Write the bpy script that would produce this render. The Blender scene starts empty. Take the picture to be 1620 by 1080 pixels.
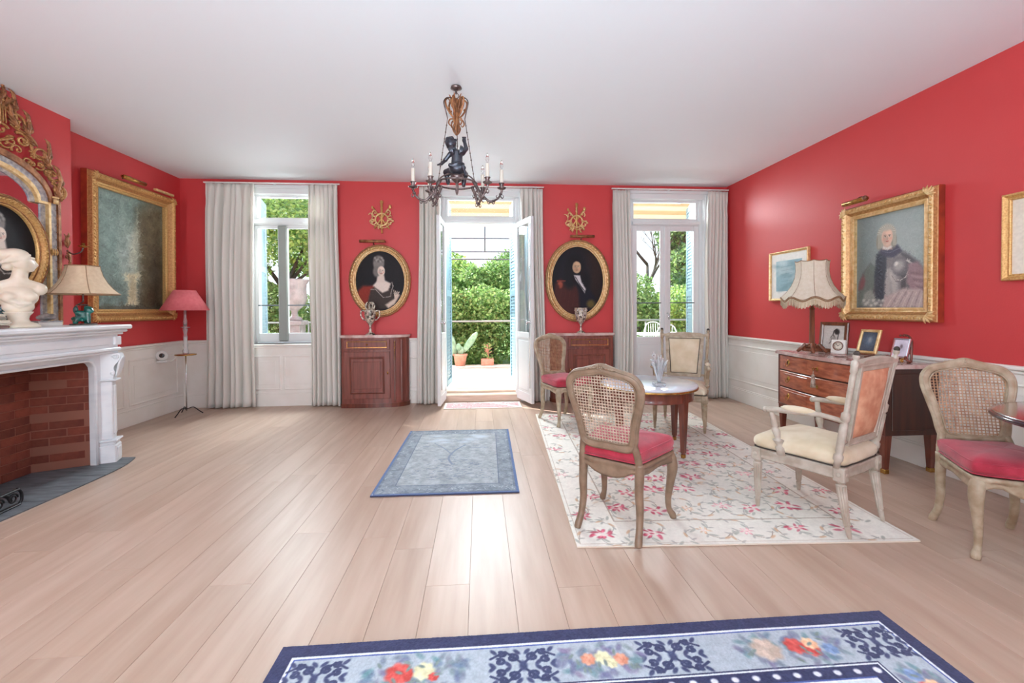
import bpy, bmesh, math, random
import numpy as np
from mathutils import Vector, Matrix
random.seed(7)
PI = math.pi
SC = bpy.context.scene
C = SC.collection

# ------------------------------------------------------------ camera
cam_d = bpy.data.cameras.new('camera')
cam_d.sensor_width = 36.0
cam_d.lens = 36.0 * 688.6 / 1620.0
cam_d.shift_y = -42.0 / 1620.0
cam_d.clip_start = 0.05
cam_d.clip_end = 300
cam = bpy.data.objects.new('camera', cam_d)
C.objects.link(cam)
_yaw, _pit, _rol = .0743, .0148, .0053
_ex = Vector((math.cos(_yaw), -math.sin(_yaw), 0)); _ey = Vector((math.sin(_yaw), math.cos(_yaw), 0)); _ez = Vector((0, 0, 1))
_fw = math.cos(_pit) * _ey - math.sin(_pit) * _ez
_up = math.cos(_pit) * _ez + math.sin(_pit) * _ey
_R = math.cos(_rol) * _ex - math.sin(_rol) * _up
_U = math.sin(_rol) * _ex + math.cos(_rol) * _up
cam.matrix_world = Matrix(((_R.x, _U.x, -_fw.x, 0), (_R.y, _U.y, -_fw.y, 0), (_R.z, _U.z, -_fw.z, 1.3), (0, 0, 0, 1)))
SC.camera = cam

# ------------------------------------------------------------ world, sun, lights, exposure
SC.view_settings.view_transform = 'Standard'
SC.view_settings.look = 'None'
SC.view_settings.gamma = 1.0
SC.view_settings.use_curve_mapping = False
SC.view_settings.exposure = 0.10
W = bpy.data.worlds.new('sky'); SC.world = W; W.use_nodes = True
_n = W.node_tree.nodes; _n.clear()
_o = _n.new('ShaderNodeOutputWorld'); _b = _n.new('ShaderNodeBackground')
_t = _n.new('ShaderNodeTexCoord'); _s = _n.new('ShaderNodeSeparateXYZ'); _r = _n.new('ShaderNodeValToRGB')
W.node_tree.links.new(_t.outputs['Generated'], _s.inputs[0])
W.node_tree.links.new(_s.outputs[2], _r.inputs[0])
_r.color_ramp.elements[0].position = 0.0; _r.color_ramp.elements[0].color = (.90, .95, 1.0, 1)
_r.color_ramp.elements[1].position = 0.9; _r.color_ramp.elements[1].color = (.62, .78, 1.0, 1)
W.node_tree.links.new(_r.outputs[0], _b.inputs[0])
SKY = 1.7
_b.inputs[1].default_value = SKY
W.node_tree.links.new(_b.outputs[0], _o.inputs[0])

def light(kind, name, loc, rot, energy, color, **kw):
    d = bpy.data.lights.new(name, kind)
    d.energy = energy; d.color = color
    for k, v in kw.items(): setattr(d, k, v)
    o = bpy.data.objects.new(name, d); C.objects.link(o)
    o.location = loc; o.rotation_euler = rot
    return o
# sun from the left and a little behind the house: it reaches the garden, not the room
light('SUN', 'sun', (0, 0, 10), (math.radians(-24), math.radians(-38), 0), 14.0, (1.0, .98, .94), angle=.01)
# added fill lamps behind the camera; the left one brightens the right wall
for _x, _e, _a in ((-2.4, 150, -42), (0.0, 10, 0), (2.4, 10, 10)):
    light('AREA', 'rear_fill_light', (_x, -2.95, 1.75), (math.radians(90), 0, math.radians(_a)), _e, (.84, .95, 1.0), shape='RECTANGLE', size=1.3, size_y=2.3)
# daylight of the three garden windows, each light standing high outside its opening
for _x, _e, _a in ((-2.58, 290, 38), (0.02, 220, 20), (2.7, 150, -12)):
    light('AREA', 'garden_window_daylight', (_x, 6.9, 2.95), (math.radians(-62), 0, math.radians(_a)), _e, (.84, .94, 1.0), shape='RECTANGLE', size=1.1, size_y=.9)

# added fill lamp behind the camera, aimed up to brighten the ceiling
light('AREA', 'ceiling_fill_light', (0.0, -.9, 1.5), (math.radians(162), 0, 0), 195, (.68, .88, 1.0), shape='DISK', size=.7)

# ------------------------------------------------------------ colour helpers and materials
def lin(c):
    c = c / 255.0
    return c / 12.92 if c <= .04045 else ((c + .055) / 1.055) ** 2.4
def rgb(r, g, b): return (lin(r), lin(g), lin(b), 1.0)
def nd(t, kind, **kw):
    n = t.nodes.new(kind)
    for k, v in kw.items():
        if k in n.inputs.keys() if isinstance(k, str) else False: n.inputs[k].default_value = v
        else: setattr(n, k, v)
    return n
def mat(name, col, rough=.5, metal=0.0, col2=None, scale=6.0, stretch=(1, 1, 1), detail=3.0, bump=0.0, bscale=None, bstretch=None, coat=0.0, attr=None, sheen=0.0, spec=None, lo=.35, hi=.65, sub=0.0, trans=0.0, ior=None):
    m = bpy.data.materials.new(name); m.use_nodes = True
    t = m.node_tree; p = t.nodes['Principled BSDF']
    p.inputs['Base Color'].default_value = col
    p.inputs['Roughness'].default_value = rough
    p.inputs['Metallic'].default_value = metal
    if coat: p.inputs['Coat Weight'].default_value = coat; p.inputs['Coat Roughness'].default_value = .08
    if sheen: p.inputs['Sheen Weight'].default_value = sheen
    if spec is not None: p.inputs['Specular IOR Level'].default_value = spec
    if trans: p.inputs['Transmission Weight'].default_value = trans
    if ior: p.inputs['IOR'].default_value = ior
    if sub:
        p.inputs['Subsurface Weight'].default_value = sub
        p.inputs['Subsurface Radius'].default_value = (.02, .015, .01)
    co = None
    if col2 is not None or bump:
        tc = t.nodes.new('ShaderNodeTexCoord'); co = tc.outputs['Object']
    src = None
    if col2 is not None:
        mp = t.nodes.new('ShaderNodeMapping'); mp.inputs['Scale'].default_value = stretch
        t.links.new(co, mp.inputs[0])
        nz = t.nodes.new('ShaderNodeTexNoise'); nz.inputs['Scale'].default_value = scale; nz.inputs['Detail'].default_value = detail
        t.links.new(mp.outputs[0], nz.inputs['Vector'])
        rp = t.nodes.new('ShaderNodeValToRGB')
        rp.color_ramp.elements[0].position = lo; rp.color_ramp.elements[0].color = col
        rp.color_ramp.elements[1].position = hi; rp.color_ramp.elements[1].color = col2
        t.links.new(nz.outputs[0], rp.inputs[0]); src = rp.outputs[0]
    if attr:
        a = t.nodes.new('ShaderNodeAttribute'); a.attribute_name = attr
        if src is not None:
            mx = t.nodes.new('ShaderNodeMix'); mx.data_type = 'RGBA'; mx.blend_type = 'MULTIPLY'; mx.inputs[0].default_value = 1
            t.links.new(a.outputs[0], mx.inputs[6]); t.links.new(src, mx.inputs[7]); src = mx.outputs[2]
        else: src = a.outputs[0]
    if src is not None: t.links.new(src, p.inputs['Base Color'])
    if bump:
        mp2 = t.nodes.new('ShaderNodeMapping'); mp2.inputs['Scale'].default_value = bstretch or (1, 1, 1)
        t.links.new(co, mp2.inputs[0])
        n2 = t.nodes.new('ShaderNodeTexNoise'); n2.inputs['Scale'].default_value = bscale or 40.0; n2.inputs['Detail'].default_value = 4
        t.links.new(mp2.outputs[0], n2.inputs['Vector'])
        b = t.nodes.new('ShaderNodeBump'); b.inputs['Strength'].default_value = min(1, bump); b.inputs['Distance'].default_value = .004
        t.links.new(n2.outputs[0], b.inputs['Height']); t.links.new(b.outputs[0], p.inputs['Normal'])
    return m

M = {}
M['red_wall'] = mat('red_wall_paint', rgb(206, 66, 68), .5, spec=.5, col2=rgb(202, 62, 64), scale=1.5, bump=.12, bscale=90)
M['ceiling'] = mat('ceiling_paint', rgb(240, 245, 250), .8, bump=.05, bscale=60)
M['white_wood'] = mat('white_painted_wood', rgb(238, 237, 234), .38, col2=rgb(218, 215, 209), scale=5)
M['cream_wainscot'] = mat('cream_painted_wainscot', rgb(240, 236, 230), .42, col2=rgb(234, 229, 221), scale=4)
M['frame_white'] = mat('window_frame_paint', rgb(226, 228, 228), .35)
M['marble'] = mat('white_marble', rgb(234, 236, 238), .3, col2=rgb(212, 215, 220), scale=3, detail=8, stretch=(1, 1, 3), lo=.5, hi=.78)
M['slate'] = mat('grey_slate', rgb(112, 116, 120), .55, col2=rgb(84, 88, 93), scale=6, detail=6, stretch=(4, 1, 1), bump=.3)
M['gilt'] = mat('gilt', rgb(226, 186, 122), .34, .45, col2=rgb(198, 150, 90), scale=90, detail=3, bump=.25, bscale=60)
M['gilt_mid'] = mat('mid_gilt', rgb(202, 154, 98), .4, .35, col2=rgb(168, 118, 68), scale=60, detail=3, bump=.25)
M['gilt_pale'] = mat('pale_gilt', rgb(238, 208, 156), .36, .35, col2=rgb(214, 172, 112), scale=30, detail=5, bump=.5, bscale=70)
M['gilt_dark'] = mat('dark_gilt', rgb(178, 122, 80), .4, .35, col2=rgb(118, 72, 44), scale=20, detail=5, bump=.6, bscale=60)
M['frame_side'] = mat('red_bole_frame_side', rgb(168, 64, 38), .5, col2=rgb(136, 48, 30), scale=12)
M['bronze'] = mat('aged_bronze', rgb(138, 122, 118), .34, .7, col2=rgb(78, 66, 66), scale=30, bump=.3)
M['putto'] = mat('dark_patinated_bronze', rgb(88, 90, 98), .35, .7, col2=rgb(60, 60, 68), scale=12)
M['candle'] = mat('ivory_candle_sleeve', rgb(216, 206, 192), .5)
M['bulb'] = mat('clear_bulb_glass', (.95, .95, .95, 1), .03, trans=1.0, ior=1.3)
M['curtain'] = mat('off_white_curtain', rgb(236, 232, 224), .85, col2=rgb(230, 225, 216), scale=3, stretch=(4, 4, .4), sheen=.2)
M['terrace'] = mat('pale_terrace_stone', rgb(222, 216, 205), .8, col2=rgb(204, 198, 188), scale=2)
M['blue_shutter'] = mat('pale_blue_shutter_paint', rgb(122, 152, 164), .5, col2=rgb(116, 146, 158), scale=4)
M['mahogany'] = mat('mahogany', rgb(124, 62, 44), .3, col2=rgb(92, 42, 30), scale=5, stretch=(6, 6, .7), detail=6, coat=.4)
M['mahogany_dark'] = mat('dark_mahogany', rgb(70, 34, 20), .35, col2=rgb(52, 24, 15), scale=5, stretch=(5, 5, .6), detail=6, coat=.3)
M['walnut'] = mat('red_brown_marquetry', rgb(196, 116, 82), .32, col2=rgb(150, 78, 54), scale=9, stretch=(1, 3, 4), detail=6, coat=1.0)
M['cab_wood'] = mat('reddish_cabinet_veneer', rgb(138, 74, 62), .35, col2=rgb(108, 54, 44), scale=4, stretch=(8, 8, .6), detail=6, coat=.4)
M['rose_marble'] = mat('rose_grey_marble', rgb(186, 150, 142), .18, col2=rgb(216, 196, 188), scale=9, detail=9, lo=.4, hi=.6, coat=.3)
M['white_top'] = mat('white_marble_table_top', rgb(226, 232, 242), .12, col2=rgb(206, 214, 226), scale=6, detail=8, coat=.3)
M['taupe_wood'] = mat('taupe_painted_beech', rgb(146, 122, 100), .42, col2=rgb(120, 98, 78), scale=14, detail=4, bump=.2, bscale=50)
M['taupe_light'] = mat('worn_grey_beige_paint', rgb(184, 168, 144), .45, col2=rgb(154, 134, 108), scale=18, detail=5, bump=.2, bscale=50)
M['grey_paint'] = mat('grey_white_painted_wood', rgb(192, 182, 168), .45, col2=rgb(166, 152, 136), scale=14, detail=4, bump=.15, bscale=50)
M['cane'] = mat('cane', rgb(188, 150, 116), .55, col2=rgb(154, 114, 84), scale=30)
M['cane_pale'] = mat('pale_cane', rgb(196, 176, 156), .55, col2=rgb(166, 146, 124), scale=30)
M['pink_fabric'] = mat('raspberry_cotton', rgb(188, 52, 74), .85, col2=rgb(160, 36, 56), scale=10, bump=.35, bscale=200, sheen=.3)
M['cream_fabric'] = mat('cream_upholstery', rgb(226, 212, 186), .8, col2=rgb(212, 194, 162), scale=8, bump=.25, bscale=240, sheen=.2)
M['damask'] = mat('apricot_damask', rgb(216, 164, 132), .7, col2=rgb(196, 134, 104), scale=16, detail=2, bump=.2, bscale=200)
M['gimp'] = mat('dark_braid', rgb(58, 50, 44), .7)
M['alabaster'] = mat('alabaster', rgb(236, 226, 208), .4, col2=rgb(222, 208, 186), scale=8, sub=.25)
M['shade_beige'] = mat('beige_silk_shade', rgb(232, 208, 176), .8, col2=rgb(224, 198, 164), scale=40)
M['shade_cream'] = mat('cream_silk_shade', rgb(238, 228, 210), .8, col2=rgb(230, 218, 196), scale=40)
M['fringe'] = mat('cream_fringe', rgb(220, 204, 178), .9, col2=rgb(196, 176, 146), scale=120, stretch=(1, 1, .1))
M['braid'] = mat('brown_braid', rgb(150, 116, 84), .7)
M['shade_pink'] = mat('coral_pink_shade', rgb(246, 132, 138), .75, col2=rgb(240, 122, 130), scale=30)
M['chrome'] = mat('chrome', rgb(214, 216, 220), .15, 1.0)
M['silver'] = mat('tarnished_silver', rgb(226, 218, 204), .3, .6, col2=rgb(84, 74, 66), scale=30, detail=2, lo=.48, hi=.62)
M['clear_glass'] = mat('clear_glass', (.97, .99, .99, 1), .02, trans=1.0, ior=1.45)
M['crystal'] = mat('frosted_crystal', (.86, .9, .92, 1), .18, trans=.75, ior=1.45)
M['green_glaze'] = mat('turquoise_glaze', rgb(38, 128, 116), .15, col2=rgb(14, 78, 74), scale=30, coat=.8)
M['black_iron'] = mat('black_iron', rgb(34, 34, 36), .45, .6, col2=rgb(52, 52, 54), scale=30, bump=.4)
M['terracotta'] = mat('pink_terracotta', rgb(208, 150, 128), .8, col2=rgb(190, 130, 108), scale=12)
M['cactus'] = mat('cactus_green', rgb(150, 186, 156), .6, col2=rgb(116, 158, 124), scale=14)
M['urn'] = mat('weathered_urn_stone', rgb(146, 146, 144), .8, col2=rgb(124, 125, 124), scale=9, bump=.3)
M['bark'] = mat('bark', rgb(96, 88, 82), .9, col2=rgb(66, 58, 54), scale=20, stretch=(3, 3, .5), bump=.6)
M['leaf'] = mat('leaf', (1, 1, 1, 1), .55, attr='Col')
M['lawn'] = mat('lawn', rgb(120, 150, 82), .9, col2=rgb(90, 124, 60), scale=14)
M['grey_frame'] = mat('grey_painted_stile', rgb(150, 156, 150), .5)
M['wire'] = mat('galvanised_wire', rgb(104, 112, 118), .4, .6)
M['awning_cream'] = mat('cream_awning_canvas', rgb(236, 224, 200), .85)
M['awning_ochre'] = mat('ochre_awning_canvas', rgb(214, 192, 156), .85)
M['white_metal'] = mat('white_garden_metal', rgb(236, 238, 240), .4)
M['paint'] = mat('painted_canvas', (1, 1, 1, 1), .45, attr='Col', bump=.12, bscale=160)
M['paint_dark'] = mat('varnished_canvas', (1, 1, 1, 1), .55, attr='Col', bump=.08, bscale=160, spec=.25)
M['print'] = mat('printed_paper', (1, 1, 1, 1), .6, attr='Col')
M['rug'] = mat('woven_wool', (1, 1, 1, 1), .95, attr='Col', bump=.5, bscale=260, sheen=.15)
M['mirror'] = mat('mirror_glass', rgb(212, 206, 214), .03, 1.0)
M['black'] = mat('black_lacquer', rgb(26, 22, 26), .2, coat=.5)
M['lacquer'] = mat('aubergine_lacquer', rgb(58, 38, 52), .12, coat=.8)
M['white_card'] = mat('white_mount', rgb(238, 234, 226), .6)
M['book_a'] = mat('grey_book_cloth', rgb(150, 142, 134), .7)
M['book_b'] = mat('cream_book_cloth', rgb(226, 214, 196), .6)
M['book_c'] = mat('maroon_book_cloth', rgb(110, 40, 36), .6)
M['paper'] = mat('page_edges', rgb(232, 224, 206), .8)
M['brass'] = mat('brass', rgb(206, 164, 92), .25, .9, col2=rgb(160, 116, 58), scale=20)
M['wood_brown'] = mat('brown_turned_wood', rgb(132, 78, 50), .35, col2=rgb(98, 54, 34), scale=8, stretch=(5, 5, .6), coat=.3)
M['stone_grey'] = mat('grey_mineral', rgb(168, 158, 152), .6, col2=rgb(110, 106, 106), scale=14, bump=.6)
M['shagreen'] = mat('mother_of_pearl', rgb(206, 202, 196), .2, col2=rgb(150, 150, 156), scale=30)
M['tassel'] = mat('silvery_tassel', rgb(196, 180, 164), .6, col2=rgb(140, 116, 98), scale=60)
M['soil'] = mat('soil', rgb(86, 66, 50), .95)
M['grout'] = mat('mortar', rgb(150, 98, 80), .9)
M['joint'] = mat('floor_joint', rgb(178, 152, 134), .8)

def glass_pane_mat():
    m = bpy.data.materials.new('window_glass'); m.use_nodes = True
    t = m.node_tree; t.nodes.clear()
    o = t.nodes.new('ShaderNodeOutputMaterial'); mx = t.nodes.new('ShaderNodeMixShader')
    tr = t.nodes.new('ShaderNodeBsdfTransparent'); tr.inputs[0].default_value = (.97, .985, .98, 1)
    gl = t.nodes.new('ShaderNodeBsdfGlossy'); gl.inputs['Roughness'].default_value = .02
    lw = t.nodes.new('ShaderNodeLayerWeight')
    pw = t.nodes.new('ShaderNodeMath'); pw.operation = 'POWER'; pw.inputs[1].default_value = 3.5
    fr = t.nodes.new('ShaderNodeMath'); fr.operation = 'MULTIPLY_ADD'; fr.inputs[1].default_value = .9; fr.inputs[2].default_value = .04
    t.links.new(lw.outputs['Facing'], pw.inputs[0]); t.links.new(pw.outputs[0], fr.inputs[0])
    t.links.new(fr.outputs[0], mx.inputs[0]); t.links.new(tr.outputs[0], mx.inputs[1]); t.links.new(gl.outputs[0], mx.inputs[2])
    t.links.new(mx.outputs[0], o.inputs[0])
    return m
M['pane'] = glass_pane_mat()

def plank_mat():
    # bleached oak: the tint differs from board to board (Object Info > Random), grain runs along Y
    m = bpy.data.materials.new('bleached_wood_planks'); m.use_nodes = True
    t = m.node_tree; p = t.nodes['Principled BSDF']
    tc = t.nodes.new('ShaderNodeTexCoord'); oi = t.nodes.new('ShaderNodeObjectInfo')
    ad = t.nodes.new('ShaderNodeVectorMath'); ad.operation = 'ADD'
    cb = t.nodes.new('ShaderNodeCombineXYZ')
    ml = t.nodes.new('ShaderNodeMath'); ml.operation = 'MULTIPLY'; ml.inputs[1].default_value = 37
    t.links.new(oi.outputs['Random'], ml.inputs[0]); t.links.new(ml.outputs[0], cb.inputs[2])
    t.links.new(tc.outputs['Object'], ad.inputs[0]); t.links.new(cb.outputs[0], ad.inputs[1])
    mp = t.nodes.new('ShaderNodeMapping'); mp.inputs['Scale'].default_value = (9, .9, 1)
    t.links.new(ad.outputs[0], mp.inputs[0])
    nz = t.nodes.new('ShaderNodeTexNoise'); nz.inputs['Scale'].default_value = 1.6; nz.inputs['Detail'].default_value = 5
    t.links.new(mp.outputs[0], nz.inputs['Vector'])
    rp = t.nodes.new('ShaderNodeValToRGB')
    rp.color_ramp.elements[0].position = .3; rp.color_ramp.elements[0].color = rgb(176, 148, 128)
    rp.color_ramp.elements[1].position = .7; rp.color_ramp.elements[1].color = rgb(194, 169, 151)
    t.links.new(nz.outputs[0], rp.inputs[0])
    hs = t.nodes.new('ShaderNodeHueSaturation')
    mr = t.nodes.new('ShaderNodeMapRange'); mr.inputs[3].default_value = .94; mr.inputs[4].default_value = 1.03
    t.links.new(oi.outputs['Random'], mr.inputs[0]); t.links.new(mr.outputs[0], hs.inputs['Value'])
    t.links.new(rp.outputs[0], hs.inputs['Color']); t.links.new(hs.outputs[0], p.inputs['Base Color'])
    p.inputs['Roughness'].default_value = .38
    b = t.nodes.new('ShaderNodeBump'); b.inputs['Strength'].default_value = .08; b.inputs['Distance'].default_value = .003
    t.links.new(nz.outputs[0], b.inputs['Height']); t.links.new(b.outputs[0], p.inputs['Normal'])
    return m
M['plank'] = plank_mat()
def brick_mat():
    m = mat('red_firebrick', rgb(146, 76, 56), .8, col2=rgb(118, 56, 42), scale=8, detail=5, bump=.6, bscale=50)
    t = m.node_tree; p = t.nodes['Principled BSDF']
    oi = t.nodes.new('ShaderNodeObjectInfo'); hs = t.nodes.new('ShaderNodeHueSaturation')
    mr = t.nodes.new('ShaderNodeMapRange'); mr.inputs[3].default_value = .75; mr.inputs[4].default_value = 1.2
    t.links.new(oi.outputs['Random'], mr.inputs[0]); t.links.new(mr.outputs[0], hs.inputs['Value'])
    src = p.inputs['Base Color'].links[0].from_socket
    t.links.new(src, hs.inputs['Color']); t.links.new(hs.outputs[0], p.inputs['Base Color'])
    return m
M['brick'] = brick_mat()

def translucent(m, w):
    # thin cloth and leaves let part of the light through
    t = m.node_tree; p = t.nodes['Principled BSDF']; o = t.nodes['Material Output']
    tr = t.nodes.new('ShaderNodeBsdfTranslucent'); mx = t.nodes.new('ShaderNodeMixShader'); mx.inputs[0].default_value = w
    if p.inputs['Base Color'].links: t.links.new(p.inputs['Base Color'].links[0].from_socket, tr.inputs[0])
    else: tr.inputs[0].default_value = p.inputs['Base Color'].default_value
    t.links.new(p.outputs[0], mx.inputs[1]); t.links.new(tr.outputs[0], mx.inputs[2]); t.links.new(mx.outputs[0], o.inputs[0])
for _k, _w in (('curtain', .15), ('leaf', .4), ('shade_cream', .15), ('shade_beige', .12), ('shade_pink', .12), ('awning_cream', .4), ('awning_ochre', .4)): translucent(M[_k], _w)

# ------------------------------------------------------------ object helpers
def link(name, me, parent=None, loc=None, rotz=None):
    o = bpy.data.objects.new(name, me); C.objects.link(o)
    if parent is not None: o.parent = parent
    if loc is not None: o.location = loc
    if rotz is not None: o.rotation_euler = (0, 0, rotz)
    return o
def tag(o, label=None, cat=None, group=None, kind=None):
    if label: o['label'] = label
    if cat: o['category'] = cat
    if group: o['group'] = group
    if kind: o['kind'] = kind
    return o
def thing(name, label, cat, loc=(0, 0, 0), rotz=0, group=None):
    o = bpy.data.objects.new(name, None); o.empty_display_size = .1; C.objects.link(o)
    o.location = loc; o.rotation_euler = (0, 0, rotz)
    return tag(o, label, cat, group)
def setting(name, loc=(0, 0, 0), rotz=0):
    o = bpy.data.objects.new(name, None); C.objects.link(o); o.location = loc; o.rotation_euler = (0, 0, rotz)
    o['kind'] = 'structure'
    return o

class MB:
    """collects shapes, builds them as one mesh object"""
    def __init__(self): self.v = []; self.f = []; self.s = []
    def add(self, vs, fs, smooth=False, xf=None):
        o = len(self.v)
        if xf is not None: vs = [tuple(xf @ Vector(p)) for p in vs]
        self.v += [tuple(p) for p in vs]
        self.f += [tuple(i + o for i in f) for f in fs]
        self.s += [smooth] * len(fs)
        return self
    def box(self, x0, x1, y0, y1, z0, z1, ch=0.0, xf=None):
        c = min(ch, (x1 - x0) * .45, (y1 - y0) * .45, (z1 - z0) * .45)
        if c <= 0:
            v = [(x, y, z) for z in (z0, z1) for y in (y0, y1) for x in (x0, x1)]
            f = [(0, 2, 3, 1), (4, 5, 7, 6), (0, 1, 5, 4), (2, 6, 7, 3), (0, 4, 6, 2), (1, 3, 7, 5)]
            return self.add(v, f, False, xf)
        v = []; f = []
        idx = {}
        for i, x in enumerate((x0, x1)):
            for j, y in enumerate((y0, y1)):
                for k, z in enumerate((z0, z1)):
                    sx = c if i == 0 else -c; sy = c if j == 0 else -c; sz = c if k == 0 else -c
                    for a, p in enumerate(((x, y + sy, z + sz), (x + sx, y, z + sz), (x + sx, y + sy, z))):
                        idx[(i, j, k, a)] = len(v); v.append(p)
        for i in (0, 1):
            q = [idx[(i, 0, 0, 0)], idx[(i, 1, 0, 0)], idx[(i, 1, 1, 0)], idx[(i, 0, 1, 0)]]
            f.append(tuple(q if i else q[::-1]))
            q = [idx[(0, i, 0, 1)], idx[(1, i, 0, 1)], idx[(1, i, 1, 1)], idx[(0, i, 1, 1)]]
            f.append(tuple(q[::-1] if i else q))
            q = [idx[(0, 0, i, 2)], idx[(1, 0, i, 2)], idx[(1, 1, i, 2)], idx[(0, 1, i, 2)]]
            f.append(tuple(q if i else q[::-1]))
        for a in (0, 1):
            for b in (0, 1):
                q = [idx[(a, b, 0, 0)], idx[(a, b, 1, 0)], idx[(a, b, 1, 1)], idx[(a, b, 0, 1)]]
                f.append(tuple(q if a == b else q[::-1]))
                q = [idx[(a, 0, b, 0)], idx[(a, 0, b, 2)], idx[(a, 1, b, 2)], idx[(a, 1, b, 0)]]
                f.append(tuple(q if a == b else q[::-1]))
                q = [idx[(0, a, b, 1)], idx[(1, a, b, 1)], idx[(1, a, b, 2)], idx[(0, a, b, 2)]]
                f.append(tuple(q if a == b else q[::-1]))
        for i in (0, 1):
            for j in (0, 1):
                for k in (0, 1):
                    q = [idx[(i, j, k, 0)], idx[(i, j, k, 1)], idx[(i, j, k, 2)]]
                    f.append(tuple(q if (i + j + k) % 2 else q[::-1]))
        return self.add(v, f, False, xf)
    def lathe(self, prof, n=20, xf=None, smooth=True, cx=0, cy=0, sx=1, sy=1):
        v = []; f = []
        for (r, z) in prof:
            for i in range(n):
                a = 2 * PI * i / n
                v.append((cx + r * math.cos(a) * sx, cy + r * math.sin(a) * sy, z))
        m = len(prof)
        for j in range(m - 1):
            for i in range(n):
                k = (i + 1) % n
                f.append((j * n + i, j * n + k, (j + 1) * n + k, (j + 1) * n + i))
        f.append(tuple(range(n - 1, -1, -1))); f.append(tuple((m - 1) * n + i for i in range(n)))
        return self.add(v, f, smooth, xf)
    def tube(self, pts, rad, n=8, closed=False, xf=None, smooth=True, flat=None, up=None):
        """swept tube; rad a number or list; flat = (a, b) scales of the cross section along (side, up)"""
        P = [Vector(p) for p in pts]; m = len(P)
        if not hasattr(rad, '__len__'): rad = [rad] * m
        v = []; f = []
        N = None
        for i in range(m):
            if closed: T = (P[(i + 1) % m] - P[i - 1])
            else: T = P[min(i + 1, m - 1)] - P[max(i - 1, 0)]
            if T.length < 1e-9: T = Vector((0, 0, 1))
            T.normalize()
            if up is not None:
                B = T.cross(Vector(up))
                if B.length < 1e-4: B = T.orthogonal()
                B.normalize(); N = B.cross(T).normalized()
            else:
                if N is None: N = T.orthogonal().normalized()
                else:
                    N = N - T * N.dot(T)
                    N = N.normalized() if N.length > 1e-6 else T.orthogonal().normalized()
                B = T.cross(N)
            fa, fb = flat or (1, 1)
            for k in range(n):
                a = 2 * PI * k / n
                v.append(tuple(P[i] + (B * math.cos(a) * fa + N * math.sin(a) * fb) * rad[i]))
        mm = m if closed else m - 1
        for i in range(mm):
            j = (i + 1) % m
            for k in range(n):
                l = (k + 1) % n
                f.append((i * n + k, i * n + l, j * n + l, j * n + k))
        if not closed:
            f.append(tuple(range(n - 1, -1, -1))); f.append(tuple((m - 1) * n + k for k in range(n)))
        return self.add(v, f, smooth, xf)
    def ball(self, c, r, n=12, xf=None):
        rx, ry, rz = r if hasattr(r, '__len__') else (r, r, r)
        v = [(c[0], c[1], c[2] - rz)]; f = []
        m = max(4, n // 2)
        for j in range(1, m):
            t = -PI / 2 + PI * j / m
            for i in range(n):
                a = 2 * PI * i / n
                v.append((c[0] + rx * math.cos(t) * math.cos(a), c[1] + ry * math.cos(t) * math.sin(a), c[2] + rz * math.sin(t)))
        v.append((c[0], c[1], c[2] + rz))
        for i in range(n): f.append((0, 1 + (i + 1) % n, 1 + i))
        for j in range(m - 2):
            for i in range(n):
                k = (i + 1) % n; a = 1 + j * n; b = 1 + (j + 1) * n
                f.append((a + i, a + k, b + k, b + i))
        l = len(v) - 1; a = 1 + (m - 2) * n
        for i in range(n): f.append((a + i, a + (i + 1) % n, l))
        return self.add(v, f, True, xf)
    def prism(self, outline, z0, z1, xf=None, smooth=False):
        """outline (x, y) counter-clockwise, extruded z0..z1"""
        n = len(outline)
        v = [(x, y, z0) for x, y in outline] + [(x, y, z1) for x, y in outline]
        f = [tuple(range(n - 1, -1, -1)), tuple(range(n, 2 * n))]
        self.add(v, f, False, xf)
        fs = [(i, (i + 1) % n, n + (i + 1) % n, n + i) for i in range(n)]
        return self.add(v, fs, smooth, xf)
    def grid(self, fn, nu, nv, closed_u=False, smooth=True, xf=None):
        v = []; f = []
        for j in range(nv + 1):
            for i in range(nu + (0 if closed_u else 1)):
                v.append(fn(i / nu, j / nv))
        w = nu if closed_u else nu + 1
        for j in range(nv):
            for i in range(nu):
                k = (i + 1) % w if closed_u else i + 1
                f.append((j * w + i, j * w + k, (j + 1) * w + k, (j + 1) * w + i))
        return self.add(v, f, smooth, xf)
    def mesh(self, name, m):
        me = bpy.data.meshes.new(name)
        me.from_pydata(self.v, [], self.f)
        me.polygons.foreach_set('use_smooth', self.s)
        if m is not None: me.materials.append(m)
        me.update()
        return me
    def build(self, name, m, parent=None, loc=None, rotz=None, bevel=0, sub=0, solid=0):
        if isinstance(m, str): m = M[m]
        o = link(name, self.mesh(name, m), parent, loc, rotz)
        if solid:
            d = o.modifiers.new('solid', 'SOLIDIFY'); d.thickness = solid; d.offset = 0
        if bevel:
            d = o.modifiers.new('bevel', 'BEVEL'); d.width = bevel; d.segments = 2; d.limit_method = 'ANGLE'
        if sub:
            d = o.modifiers.new('sub', 'SUBSURF'); d.levels = sub; d.render_levels = sub
        return o

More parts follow.
